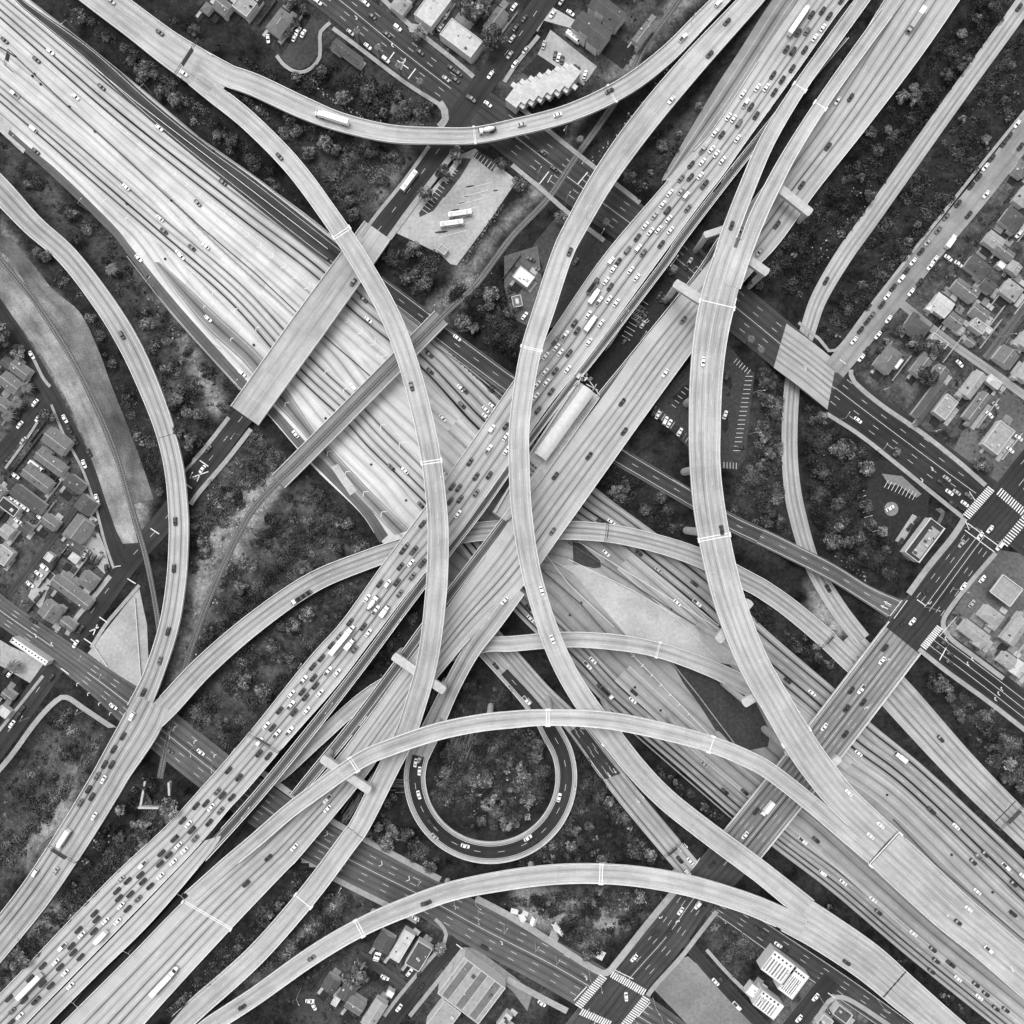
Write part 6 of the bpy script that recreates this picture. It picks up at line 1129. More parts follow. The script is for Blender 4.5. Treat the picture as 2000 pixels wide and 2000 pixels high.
# ------------------------------------------------------------ buildings
def building(name, label, px, py, su, sv, kind='gv', tn='grey', ang=37.0, h=3.4, wall='wall', cat='house', extra=None, rise=None, z0=None, vents=2):
    """su along the ang direction, sv across it, in photo pixels at roof height"""
    p = ground(px, py); z = max(p.z, 0) if z0 is None else z0; pr = at(px, py, z + h); a = rot_px(ang); k = S * (H - z - h) / H
    r = empty(name, (pr.x, pr.y, z), a); L, Wd = su * k, sv * k
    tag(r, label, cat)
    w = MB(); e = .35 if kind != 'flat' else 0.0
    w.box(0, 0, h / 2 - .2, L - 2 * e, Wd - 2 * e, h + .4); w.obj('wall', M[wall], r)
    rf = MB(); x, y = L / 2, Wd / 2; ri = rise if rise is not None else min(L, Wd) * .17
    if kind == 'flat':
        rf.box(0, 0, h + .22, L - .6, Wd - .6, .06); ro = rf.obj('roof', M['r_' + tn], r)
        b = MB()
        for (cx, cy, sx, sy) in ((0, y - .15, L, .3), (0, -y + .15, L, .3), (x - .15, 0, .3, Wd - .6), (-x + .15, 0, .3, Wd - .6)): b.box(cx, cy, h + .42, sx, sy, .5)
        b.obj('parapet', M[wall], r)
    else:
        t = .16
        if kind == 'gu': rid = [(-x, 0), (x, 0)]
        elif kind == 'gv': rid = [(0, -y), (0, y)]
        else:
            q = min(x, y); rid = [(-x + q, 0), (x - q, 0)] if x >= y else [(0, -y + q), (0, y - q)]
            if abs(x - y) < .3: rid = [(-.1, 0), (.1, 0)]
        A = (rid[0][0], rid[0][1], h + ri); B = (rid[1][0], rid[1][1], h + ri); c = [(-x, -y, h), (x, -y, h), (x, y, h), (-x, y, h)]
        if abs(rid[0][1]) < 1e-6 and abs(rid[1][1]) < 1e-6: F4 = [[c[0], c[1], B, A], [c[2], c[3], A, B]]; ends = [[c[1], c[2], B], [c[3], c[0], A]]
        else: F4 = [[c[1], c[2], B, A], [c[3], c[0], A, B]]; ends = [[c[0], c[1], A], [c[2], c[3], B]]
        for f in F4: rf.face(f)
        if kind == 'hip':
            for f in ends: rf.face(f)
            g = None
        else:
            g = MB()
            for f in ends: g.face([(v[0] * .985, v[1] * .985, v[2]) for v in f])
        for i in range(4): rf.face([(c[i][0], c[i][1], h - t), (c[(i + 1) % 4][0], c[(i + 1) % 4][1], h - t), c[(i + 1) % 4], c[i]])
        ro = rf.obj('roof', M['r_' + tn], r)
        if g: g.obj('gable', M[wall], r)
        b = MB(); dx, dy = B[0] - A[0], B[1] - A[1]; b.box((A[0] + B[0]) / 2, (A[1] + B[1]) / 2, h + ri + .03, math.hypot(dx, dy), .22, .1, math.atan2(dy, dx)); rg = b.obj('ridge', M['r_' + ('mid' if tn in ('dark', 'grey') else 'pale')], ro)
    R2 = random.Random(int(px * 7 + py)); hz = h + .25 if kind == 'flat' else h + ri * .5
    for _ in range(vents):
        vx, vy = R2.uniform(-.36, .36) * L, R2.uniform(-.36, .36) * Wd; s = R2.choice((.35, .5, .9) if kind != 'flat' else (.6, 1.2, 1.8)); b = MB(); b.box(vx, vy, hz + .25, s, s * R2.uniform(.6, 1.1), .7); b.obj('roof_vent', M[R2.choice(('metal', 'r_pale', 'metald'))], ro)
    if extra:
        for (ex, ey, eu, ev, ek, et) in extra:      # wings: offsets in px along u and v
            cx, cy = ex * k, -ey * k; b = MB(); b.box(cx, cy, h / 2 - .3, eu * k, ev * k, h - .2); b.obj('wing', M[wall], r)
            b = MB(); hx, hy = eu * k / 2 + .3, ev * k / 2 + .3; z2 = h - .35
            if ek == 'gu': b.face([(cx - hx, cy - hy, z2), (cx + hx, cy - hy, z2), (cx + hx, cy, z2 + hy * .4), (cx - hx, cy, z2 + hy * .4)]); b.face([(cx + hx, cy + hy, z2), (cx - hx, cy + hy, z2), (cx - hx, cy, z2 + hy * .4), (cx + hx, cy, z2 + hy * .4)])
            elif ek == 'gv': b.face([(cx + hx, cy - hy, z2), (cx + hx, cy + hy, z2), (cx, cy + hy, z2 + hx * .4), (cx, cy - hy, z2 + hx * .4)]); b.face([(cx - hx, cy + hy, z2), (cx - hx, cy - hy, z2), (cx, cy - hy, z2 + hx * .4), (cx, cy + hy, z2 + hx * .4)])
            else: b.box(cx, cy, z2 + .1, hx * 2, hy * 2, .2)
            b.obj('wing_roof', M['r_' + et], r)
    return r
TW = {'dark': 'dark', 'grey': 'dark grey', 'mid': 'grey', 'light': 'light grey', 'pale': 'pale', 'white': 'white'}
KW = {'gu': 'gabled', 'gv': 'gabled', 'hip': 'hip-roofed', 'flat': 'flat-roofed'}
HS = '''547,44,34,50,hip,mid;783,8,32,34,hip,light;845,15,42,66,flat,pale;901,75,76,40,flat,pale;968,40,28,50,gv,mid;678,102,66,20,gu,grey;435,12,32,28,gu,mid;478,10,36,34,flat,light;404,16,18,20,hip,mid;460,-30,34,30,gu,grey
1256,66,22,48,gv,mid;2000,383,26,40,hip,light;1979,428,40,36,hip,grey;1942,470,36,28,gu,light;1962,492,40,20,gu,mid;1995,330,26,30,hip,mid
1911,521,46,30,hip,grey;1981,523,26,22,gv,light;1955,518,14,12,flat,white;1886,567,52,26,gu,mid;1930,558,28,24,gu,grey;1976,567,38,32,hip,light;1839,596,40,36,gu,pale;1865,627,30,26,gu,mid;1914,611,34,26,gu,mid;1911,637,30,20,flat,light;1873,643,20,18,gu,light
1790,640,46,34,hip,grey;1735,702,36,50,hip,mid;1754,710,9,22,flat,white;1800,715,26,40,gv,mid;1834,666,36,14,flat,light;1836,728,28,28,gv,mid;1816,782,24,84,gv,grey;1847,795,28,44,flat,light;1901,751,26,56,gv,light;1909,794,22,64,gv,mid;1942,746,30,18,hip,pale;1966,697,40,34,gv,mid;2005,666,34,30,gv,light;2003,728,30,34,gv,light;1950,855,36,58,flat,light
1904,1237,58,28,gu,light;1937,1204,44,30,hip,light;1984,1232,30,58,gv,light;1968,1290,30,26,gu,light;1989,1306,26,30,gv,pale
13,708,20,20,gu,grey;39,722,40,26,gu,mid;20,748,42,30,gu,mid;4,790,30,24,gu,mid;111,862,52,36,gu,mid;98,903,64,26,gu,mid;72,935,62,28,gu,mid;145,945,38,26,gu,grey;54,975,72,26,gu,grey;168,986,36,32,gv,grey;18,990,40,20,flat,dark
98,1020,32,24,gu,mid;155,1033,42,46,gv,mid;147,1067,34,18,gu,grey;96,1088,15,15,flat,pale;145,1090,20,17,hip,pale;171,1134,34,30,hip,mid;140,1157,88,26,gu,mid;98,1194,40,34,gv,mid;132,1219,30,20,gu,mid;12,1039,24,26,gu,light;6,1084,30,32,flat,light;49,1031,22,20,gu,grey;15,1358,24,18,gu,mid;8,1390,22,18,flat,pale;-8,960,30,26,gu,mid
751,1841,34,36,gv,grey;785,1847,24,62,flat,pale;818,1867,32,52,flat,grey;647,1922,30,28,gv,grey;679,1937,28,34,gv,grey;694,1963,36,30,gu,mid;731,1980,28,58,gv,light;762,1940,14,12,flat,white;656,1955,12,18,flat,pale
865,488,18,14,flat,light;1645,1980,34,22,flat,grey;1611,1996,24,24,flat,light;1023,541,36,26,flat,white;1474,1938,30,22,flat,white;985,1995,14,34,flat,pale;1895,668,20,14,gu,mid;1930,645,12,12,flat,pale'''
for it in HS.replace('\n', ';').split(';'):
    x, y, su, sv, k, tn = it.split(','); x, y, su, sv = map(float, (x, y, su, sv))
    big = su * sv > 900; small = su * sv < 420
    ex = None
    if big and k in ('hip', 'gu', 'gv') and random.Random(int(x)).random() < .7:
        q = random.Random(int(x + y)); ex = [(q.choice((-1, 1)) * su * .32, q.choice((-1, 1)) * sv * .45, su * .34, sv * .35, 'gv', tn)]
    ag = 37 if not (700 < x < 870 and y > 1800) else 31
    if y > 1880 and 600 < x < 745: ag = 33
    r = building('shed' if small else 'house', None, x, y, su, sv, k, tn, ang=ag, h=2.6 if small else (3.6 if sv * su < 2600 else 5), extra=ex, cat='shed' if small else 'house', vents=0 if small else 3)
    reg(r, '%s %s %s' % (TW[tn], KW[k], 'outbuilding' if small else 'house'), x, y)
# dark stepped townhouses at the top
for i, (x, y, su, sv, t_) in enumerate(((1155,58,72,40,'grey'), (1186,20,70,36,'grey'))):
    building('townhouse_block', ('dark stepped townhouse block, lower of the pair by the motorhome', 'dark stepped townhouse block, upper of the pair')[i], x, y, su, sv, 'gu', t_, h=6.5, cat='townhouses', rise=1.6, extra=[(-su * .3, -sv * .35, su * .3, sv * .3, 'gu', 'grey'), (su * .25, sv * .4, su * .35, sv * .35, 'gu', 'grey'), (-su * .1, sv * .42, su * .25, sv * .3, 'gu', 'mid')])
# saw-tooth apartment block
r = empty('apartment_block', at(1062, 172, 0)); tag(r, 'pale saw-toothed apartment block with stepped balconies by the top junction', 'apartment building')
for i in range(7):
    x, y = 1010 + i * 17.0, 186 - i * 6.2; p = at(x, y, 7) - r.location; p.z = 3.5; b = MB(); b.box(p.x, p.y, 3.4, 6.6, 10.5, 7, rot_px(37)); b.obj('wall', M['wall'], r)
    b = MB(); b.box(p.x, p.y, 7.05 + .004 * i, 7.0, 10.9, .3, rot_px(37)); b.obj('roof', M['r_pale'], r)
    for s in (-1, 1):
        q = at(x + s * 4 + (6 if s > 0 else -2), y + s * 20, 6) - r.location; b = MB(); b.box(q.x, q.y, 5.0, 2.6, 2.2, .2, rot_px(37)); b.box(q.x, q.y, 5.5, 2.8, 2.4, .9, rot_px(37)); b.obj('balcony', M['wall'], r)
# large buildings at the bottom
r = building('warehouse', 'large ribbed warehouse with white edge walls at the bottom', 921, 1934, 100, 88, 'flat', 'light', ang=37, h=8, cat='warehouse', vents=5)
k = S * (H - 8) / H
for j in range(6):
    b = MB(); b.box((-50 + 100 * (j + .5) / 6) * k, 0, 8.32, .35, 84 * k, .3); b.obj('roof_rib', M['pier'], r)
for j in (0, 2, 4): b = MB(); b.box((-50 + 100 * (j + 1) / 6) * k, 0, 8.27, 100 * k / 6 - .6, 82 * k, .05); b.obj('roof_bay', M['r_mid'], r)
building('warehouse', 'smaller pale flat annex left of the big warehouse, bottom edge', 866, 1990, 40, 62, 'flat', 'light', ang=37, h=7, cat='warehouse')
for i, (x, y, su, sv, lb) in enumerate(((1521, 1890, 56, 46, 'white building with long grey ribbed skylights, largest of the bottom right group'), (1549, 1918, 36, 56, 'white building with black roof hatches and a grey lower roof, bottom right group'), (1500, 1962, 52, 34, 'white building with ribbed roof at the bottom edge, bottom right group'))):
    r = building('commercial_building', lb, x, y, su, sv, 'flat', 'white', ang=37, h=6.5, cat='building', vents=1); k = S * (H - 6.5) / H
    for j in range(7): b = MB(); b.box((-.42 + .12 * j) * su * k, -.12 * sv * k, 6.83, .06 * su * k, sv * .62 * k, .12); b.obj('roof_panel', M['r_mid' if j % 2 else 'r_light'], r)
    for j in range(5): b = MB(); b.box((-.4 + .17 * j) * su * k, .36 * sv * k, 6.95, .9, .9, .4); b.obj('roof_hatch', M['metald'], r)
# restaurant with mansard edge
r = building('restaurant', 'corner restaurant with dark border roof and pale centre', 1805, 1055, 34, 84, 'flat', 'dark', ang=37, h=5, cat='restaurant', vents=0); k = S * (H - 5) / H
b = MB(); b.box(1.2, -.5, 5.35, 19 * k, 66 * k, .3); b.obj('inner_roof', M['r_light'], r)
for j in range(9): b = MB(); b.box(RNG.uniform(-1.2, 3), RNG.uniform(-8, 8), 5.8, RNG.choice((1, 1.5, .7)), 1.1, .9); b.obj('roof_unit', M[('metal', 'metald')[j % 2]], r)
for s in (-1, 1): b = MB(); b.box(s * 17 * k, 0, 5.5, .5, 84 * k, .9); b.obj('parapet_band', M['wall'], r)
# petrol canopy: four posts, deck, gridded top
r = empty('petrol_canopy', at(1963, 1153, 5), rot_px(37)); r.location.z = 0; tag(r, 'square petrol station canopy with gridded top at the right edge', 'canopy')
k = S * (H - 5.6) / H; b = MB(); b.box(0, 0, 5.3, 48 * k, 42 * k, .9); b.obj('deck', M['walld'], r)
for i2 in range(3):
    for j in range(3): b = MB(); b.box((i2 - 1) * 14.5 * k, (j - 1) * 12.6 * k, 5.8, 13 * k, 11.2 * k, .12); b.obj('roof_panel', M['r_light'], r)
for (cx, cy, sx, sy) in ((0, 21, 48, 1.4), (0, -21, 48, 1.4), (24, 0, 1.4, 42), (-24, 0, 1.4, 42)): b = MB(); b.box(cx * k, cy * k, 5.95, sx * k, sy * k, .9); b.obj('fascia', M['wall'], r)
for sx in (-1, 1):
    for sy in (-1, 1): b = MB(); b.tube((sx * 3.6, sy * 3.2, 0), (sx * 3.6, sy * 3.2, 4.9), .25); b.obj('post', M['wall'], r)
# small canopy in the centre
r = empty('canopy', at(1010, 588, 4), rot_px(78)); r.location.z = 0; tag(r, 'small square canopy with white rim below the white flat roof', 'canopy')
b = MB(); b.box(0, 0, 3.6, 5.5, 4.6, .4); b.obj('roof', M['r_mid'], r); b = MB(); b.box(0, 0, 3.95, 2.6, 1.6, .4); b.obj('skylight', M['wall'], r)
for (cx, cy, sx, sy) in ((0, 2.3, 5.6, .3), (0, -2.3, 5.6, .3), (2.75, 0, .3, 4.6), (-2.75, 0, .3, 4.6)): b = MB(); b.box(cx, cy, 3.85, sx, sy, .5); b.obj('rim', M['wall'], r)
for sx in (-1, 1):
    for sy in (-1, 1): b = MB(); b.tube((sx * 2.3, sy * 1.8, 0), (sx * 2.3, sy * 1.8, 3.4), .12); b.obj('post', M['metal'], r)
# long white roof at lower left with vents
r = building('long_shed', 'long bright white flat roof with small dark vents, lower left', 58, 1272, 84, 11, 'flat', 'white', ang=34, h=5, cat='building', vents=0)
for j in range(11): b = MB(); b.box((-38 + j * 7.4) * S, 0, 5.4, .7, .7, .3); b.obj('roof_vent', M['metald'], r)
# transit station between the viaducts
zs = 9.2; r = empty('station', at(1100, 825, zs)); tag(r, 'transit station with white arched roof between the two viaducts', 'station'); inv = Matrix.Translation(r.location).inverted()
def sch(n_, b, m): o = b.obj(n_, M[m], r); o.matrix_parent_inverse = inv; return o
b = MB(); P = [at(x, y, zs) for x, y in ((1127,742),(1172,776),(1052,942),(988,1018),(962,1000),(1036,882))]; b.face(P[::-1]); Q = [p - Vector((0, 0, 1.5)) for p in P]
for i in range(6): b.face([P[i], P[(i + 1) % 6], Q[(i + 1) % 6], Q[i]])
sch('platform', b, 's_light')
A0, A1, B0, B1 = (at(x, y, zs + 5) for x, y in ((1140,752),(1161,768),(1044,884),(1066,900)))
n = 10; ringsA, ringsB = [], []
for i in range(n + 1):
    t = i / n; hgt_ = math.sin(math.pi * t) * 1.6; ringsA.append(A0.lerp(A1, t) + Vector((0, 0, hgt_))); ringsB.append(B0.lerp(B1, t) + Vector((0, 0, hgt_)))
b = MB()
for i in range(n): b.face([ringsA[i + 1], ringsA[i], ringsB[i], ringsB[i + 1]])
sch('arched_roof', b, 'wall')
for e in (ringsA, ringsB): b = MB(); b.face(e); sch('roof_end', b, 'walld')
for i in range(7):
    for q0, q1 in ((A0, B0), (A1, B1)): p = q0.lerp(q1, (i + .5) / 7); b = MB(); b.tube((p.x, p.y, zs), (p.x, p.y, zs + 5), .2); sch('roof_post', b, 'metal')
for (x0, y0, x1, y1) in ((1132,728,1150,742),(1150,742,1172,772),(1128,745,1120,752),(1165,750,1158,762),(1128,748,1036,886),(1170,778,1052,944),(1030,890,968,1000),(1052,944,992,1016),(1135,735,1130,752),(1145,750,1168,762)):
    p, q = at(x0, y0, zs + 1.6), at(x1, y1, zs + 1.6); b = MB(); d = q - p; b.box((p.x + q.x) / 2, (p.y + q.y) / 2, zs + .8, d.length, .3, 1.7, math.atan2(d.y, d.x)); sch('railing', b, 'wall')
for i in range(6): 
    p = at(1140 + RNG.uniform(-12, 14), 752 - 14 + RNG.uniform(-6, 8), zs + 1); b = MB(); b.box(p.x, p.y, zs + .9, 1.6, 2.2, 1.8, rot_px(37)); sch('stair_canopy', b, ('wall', 's_grey')[i % 2])
for i in range(5):
    for j in range(3):
        p = at(968 + 70 - i * 5 - 2 + j * 5 - 0, 905 + i * 7 + j * 4, zs + .6); b = MB(); b.box(p.x, p.y, zs + .35, 1.1, 1.2, .7, rot_px(37)); sch('skylight', b, 'glass')
# white tents and pallets at the bottom
for i, (x, y, s, a) in enumerate(((1004,1780,15,20),(1019,1790,17,70),(1025,1783,12,30),(1042,1798,16,110),(1084,1808,15,65),(1092,1818,17,50))):
    p = ground(x, y); r = empty('tent', p, rot_px(a)); tag(r, None, 'tent', 'white tents on the dusty ground'); reg(r, 'white tent on the dusty ground', x, y, '')
    L = s * S; b = MB(); A, B = (-L / 2, 0, 2.4), (L / 2, 0, 2.2)
    b.face([(-L / 2, -L * .38, .2), (L / 2, -L * .34, .2), B, A]); b.face([(L / 2, L * .4, .2), (-L / 2, L * .34, .2), A, B]); b.obj('canvas', M['p_w'], r)
    for q in (A, B): b = MB(); b.tube((q[0], q[1], 0), q, .06, n=6); b.obj('pole', M['metal'], r)
for i, (x, y, a, lb) in enumerate(((1171,1863,28,'slatted white pallet stack above the bottom boulevard'),(1083,1826,20,'dark slatted pallet beside the white tents'))):
    r = empty('pallet', ground(x, y, .1), rot_px(a)); tag(r, lb, 'pallet')
    for j in range(9): b = MB(); b.box((j - 4) * .55, 0, .6, .32, 4.6, .12); b.obj('slat', M['p_w' if i == 0 else 'metal'], r)
    for j in (-1, 0, 1): b = MB(); b.box(0, j * 2, .35, 5, .2, .4); b.obj('bearer', M['log'], r)
# pale boards dumped inside the loop and timber stacks under the ramps
lst = [(1045,1540,70),(1040,1530,40),(1036,1552,75),(1028,1578,30),(1030,1595,85),(1005,1595,90),(1003,1570,0),(925,1530,10),(935,1555,0),(970,1555,0),(1000,1605,70),(1040,1528,20),(990,1505,60),(1050,1510,30),(915,1520,40),(985,1600,70),(968,1590,20)]
for i, (x, y, a) in enumerate(lst):
    r = empty('pallet', ground(x, y, .1), rot_px(a)); tag(r, None, 'pallet', 'broken pallets inside the loop'); reg(r, 'broken pale pallet on the ground', x, y, 'inside the loop')
    for j in range(4): b = MB(); b.box(0, (j - 1.5) * .75, .3, 3.4, .28, .12, RNG.uniform(-.15, .15)); b.obj('slat', M['metal'], r)
    b = MB(); b.box(-1.2, 0, .15, .3, 2.8, .2); b.obj('bearer', M['log'], r)
def logs(x0, y0, w, h_, ang, n, L, lb):
    r = empty('timber_stack', ground(x0, y0)); tag(r, lb, 'timber')
    a = rot_px(ang)
    for i in range(n):
        p = ground(x0 + RNG.uniform(-w, w), y0 + RNG.uniform(-h_, h_), .35) - r.location; an = a + RNG.uniform(-.08, .08); l = L * RNG.uniform(.7, 1.1); d = Vector((math.cos(an), math.sin(an), 0)) * l / 2
        b = MB(); b.tube(p - d, p + d, .28, .2, 6); b.obj('log', M['log'], r)
logs(688,1576,10,14,-58,14,13,'stack of long dark timber poles under the straddle bent'); logs(778,1535,12,14,2,16,11,'timber poles stacked flat left of the loop ramp'); logs(715,1612,8,12,-70,18,7,'short timber poles beneath the tall arc'); logs(905,1455,22,24,-70,34,13,'timber poles stacked at the upper left inside the loop'); logs(870,1530,12,10,-30,10,12,'long poles lying at the left inside the loop'); logs(845,1365,8,12,-80,12,9,'timber poles beside the loop connector')
# culvert walls
for x0, y0, x1, y1, lb in ((285,1525,280,1571,'left wall of the rail underpass box'),(278,1572,323,1578,'bright end wall of the rail underpass'),(335,1525,332,1552,'right wall of the rail underpass box')):
    p, q = ground(x0, y0), ground(x1, y1); d = q - p; b = MB(); b.box(0, 0, .8, d.length, 1.0, 3, math.atan2(d.y, d.x)); o = b.obj('retaining_wall', M['pier']); o.location = (p + q) / 2; tag(o, lb, 'wall')
for x0, y0, x1, y1, lb in ((185,1262,212,1302,'thin'),(265,1168,278,1340,'plaza right edge')):
    p, q = ground(x0, y0), ground(x1, y1); d = q - p; b = MB(); b.box(0, 0, .6, d.length, .35, 1.2, math.atan2(d.y, d.x)); o = b.obj('low_wall', M['wall']); o.location = (p + q) / 2; tag(o, 'low pale wall %s the paved plaza' % ('at the lower left of' if lb == 'thin' else 'along the right edge of'), 'wall')
# ------------------------------------------------------------ vegetation
MASK = np.zeros((1100, 1100), bool); MX, MY = np.meshgrid(np.arange(1100) * 2 - 100, np.arange(1100) * 2 - 100)
for R in ROADS.values():
    mg_ = 1.0
    for i in range(len(R.z) - 1):
        a, b2 = R.c[i], R.c[i + 1]; w0 = np.hypot(*(R.Rp[i] - R.Lp[i])) / 2 + mg_; w1 = np.hypot(*(R.Rp[i + 1] - R.Lp[i + 1])) / 2 + mg_; hw = max(w0, w1)
        x0, x1 = int((min(a[0], b2[0]) - hw + 100) / 2), int((max(a[0], b2[0]) + hw + 100) / 2) + 1; y0, y1 = int((min(a[1], b2[1]) - hw + 100) / 2), int((max(a[1], b2[1]) + hw + 100) / 2) + 1
        x0, y0, x1, y1 = max(x0, 0), max(y0, 0), min(x1, 1100), min(y1, 1100)
        if x0 >= x1 or y0 >= y1: continue
        X, Y = MX[y0:y1, x0:x1], MY[y0:y1, x0:x1]; v = b2 - a; t = np.clip(((X - a[0]) * v[0] + (Y - a[1]) * v[1]) / max(np.dot(v, v), 1e-6), 0, 1)
        MASK[y0:y1, x0:x1] |= np.hypot(X - a[0] - t * v[0], Y - a[1] - t * v[1]) < w0 * (1 - t) + w1 * t
HOUSES = [(float(q.split(',')[0]), float(q.split(',')[1]), max(float(q.split(',')[2]), float(q.split(',')[3])) * .5) for q in HS.replace('\n', ';').split(';')] + [(1155,58,40),(1186,20,38),(1060,172,50),(921,1934,60),(1521,1890,32),(1549,1918,32),(1500,1962,30),(1805,1055,38),(1963,1153,30),(1100,825,60)]
def free(px, py, r=0):
    for dx, dy in ((0, 0), (r, 0), (-r, 0), (0, r), (0, -r)):
        i, j = int((px + dx + 100) / 2), int((py + dy + 100) / 2)
        if 0 <= i < 1100 and 0 <= j < 1100 and MASK[j, i]: return False
    return True
# gardens: lawns, drives and fences between the houses
def patch(nm, label, x, y, su, sv, ang, mat, k):
    p = at(x, y, 0); b = MB(); b.box(0, 0, -.05, su * S, sv * S, .3); o = b.obj(nm, M[mat]); o.location = (p.x, p.y, .06 + .004 * k); o.rotation_euler = (0, 0, rot_px(ang)); tag(o, label, kind='structure')
rg_ = random.Random(11); kk = 0
for (x, y, h_), it in zip(HOUSES, [q.split(',') for q in HS.replace('\n', ';').split(';')]):
    su, sv = float(it[2]), float(it[3])
    if su * sv < 300: continue
    ca, sa = math.cos(math.radians(37)), math.sin(math.radians(37))
    for du, dv, w, l, nm, mt, pr in ((0, sv * .5 + 14, su * .6, 16, 'lawn', 's_dark', .9), (-su * .3, sv * .5 + 9, 6, 14, 'path', 's_light', .7), (su * .25, -sv * .5 - 8, 14, 10, 'patio', 's_pale', .5), (su * .5 + 6, sv * .2, 9, sv * .9, 'driveway', 's_light', .9), (-su * .2, -sv * .5 - 10, su * .5, 15, 'patio', 's_mid', .6), (-su * .5 - 8, 0, 9, sv * .5, 'lawn', 's_dgrey', .5)):
        if rg_.random() > pr: continue
        px, py = x + du * ca - dv * sa, y + du * sa + dv * ca
        if not (free(px, py, 7) and free(px + (w / 2 * ca), py + (w / 2 * sa)) and free(px - w / 2 * ca, py - w / 2 * sa) and free(px - l / 2 * sa, py + l / 2 * ca) and free(px + l / 2 * sa, py - l / 2 * ca)): continue
        if any(math.hypot(px - a, py - b2) < c * .9 + 3 for a, b2, c in HOUSES if (a, b2) != (x, y)) or hgt(*at(px, py)[:2]) > .3: continue
        patch(nm, 'small %s beside a house' % nm, px, py, w, l, 37, mt, kk % 12); kk += 1
    for sd in (-1, 1):
        if rg_.random() < .8:
            du = sd * (su * .5 + 12); L = rg_.uniform(45, 75); px, py = x + du * ca, y + du * sa; ex, ey = -sa * L / 2, ca * L / 2
            if not (free(px + ex, py + ey) and free(px - ex, py - ey) and free(px, py)) or any(math.hypot(px + t * ex - a, py + t * ey - b2) < c * .8 for t in (-.8, 0, .8) for a, b2, c in HOUSES if (a, b2) != (x, y)): continue
            p = ground(px, py); r = empty('garden_fence', p, rot_px(37)); tag(r, None, 'fence', 'fences between gardens'); reg(r, ('pale' if sd > 0 else 'dark') + ' garden fence', px, py)
            mt = 'wall' if sd > 0 else 'metald'
            b = MB(); b.box(0, 0, .85, .12, L * S, 1.5); b.obj('panel', M[mt], r)
            for q in range(6): b = MB(); b.box(0, (q / 5 - .5) * L * S, .95, .22, .22, 1.9); b.obj('post', M[mt], r)
def crown_mesh(seed, rx, rz, lumps, nq, size, top=True):
    """lumpy crown: leaf clumps on the outside of several overlapping lobes"""
    r = np.random.RandomState(seed); Q, T = [], []
    lob = []
    for k in range(lumps):
        a = r.uniform(0, 2 * math.pi); d = rx * math.sqrt(r.uniform(.0, .85)); lr = rx * r.uniform(.20, .38)
        lob.append((d * math.cos(a), d * math.sin(a), rz * (1 - .6 * (d / rx) ** 2) + r.uniform(-.25, .3) * rz, lr))
    for (cx, cy, cz, lr) in lob:
        n = max(8, int(nq * (lr / (rx * .3)) ** 2 / lumps)); tn = r.uniform(.35, 1.9)
        u = r.uniform(-.25, 1, n); ph = r.uniform(0, 2 * math.pi, n); s = np.sqrt(1 - u * u); dirs = np.stack([s * np.cos(ph), s * np.sin(ph), u], 1)
        c = np.array([cx, cy, cz]) + dirs * lr * r.uniform(.78, 1.12, (n, 1)) * np.array([1, 1, .85])
        nn = dirs + r.normal(0, .45, (n, 3)); nn /= np.linalg.norm(nn, axis=1)[:, None]
        t1 = np.cross(nn, r.normal(0, 1, (n, 3))); t1 /= np.linalg.norm(t1, axis=1)[:, None]; t2 = np.cross(nn, t1)
        sz = size * r.uniform(.6, 1.4, (n, 1)); a_, b_ = t1 * sz, t2 * sz * r.uniform(.5, 1, (n, 1))
        Q.append(np.stack([c - a_ - b_, c + a_ - b_ * .6, c + a_ * .7 + b_, c - a_ * .8 + b_ * .9], 1)); T.append(tn * r.uniform(.6, 1.45, n))
    return quad_mesh('crown', np.concatenate(Q), np.concatenate(T))
def trunk_mesh(h, r0, seed):
    r = random.Random(seed); b = MB(); b.tube((0, 0, -.4), (r.uniform(-.2, .2), r.uniform(-.2, .2), h * .55), r0, r0 * .6, 7)
    for k in range(5): a = 2 * math.pi * k / 5 + r.random(); b.tube((0, 0, h * .4), (math.cos(a) * h * .38, math.sin(a) * h * .38, h * .85), r0 * .45, r0 * .12, 5)
    me = b.mesh('trunk'); me.materials.append(M['bark']); return me
CR = []
for k in range(6):
    rx = (3.4, 4.2, 3.0, 4.8, 3.8, 2.6)[k]; me = crown_mesh(40 + k, rx, rx * .9, 20 + k * 3, 900, .33); me.materials.append(M['leaf']); CR.append((rx, me, trunk_mesh(rx * 1.3, .28, k)))
SH = []
for k in range(4): me = crown_mesh(80 + k, 1.8, 1.2, 6, 200, .24); me.materials.append(M['leaf']); SH.append((1.8, me, trunk_mesh(1.4, .12, 60 + k)))
def tree(px, py, rpx, label, group=None, tall=1.0, lib=None, nm='tree'):
    lib = lib or CR; rx, me, tr = RNG.choice(lib); p = ground(px, py); s = rpx * S / rx
    r = empty(nm, p, RNG.uniform(0, 6.28)); r.scale = (s, s, s * tall); tag(r, label, 'tree' if nm == 'tree' else 'bush', group)
    for n_, m_, z in (('trunk', tr, 0), ('crown', me, rx * .55 if nm == 'tree' else .1)):
        o = bpy.data.objects.new(n_, m_); COL.objects.link(o); o.parent = r; o.location = (0, 0, z)
    return r
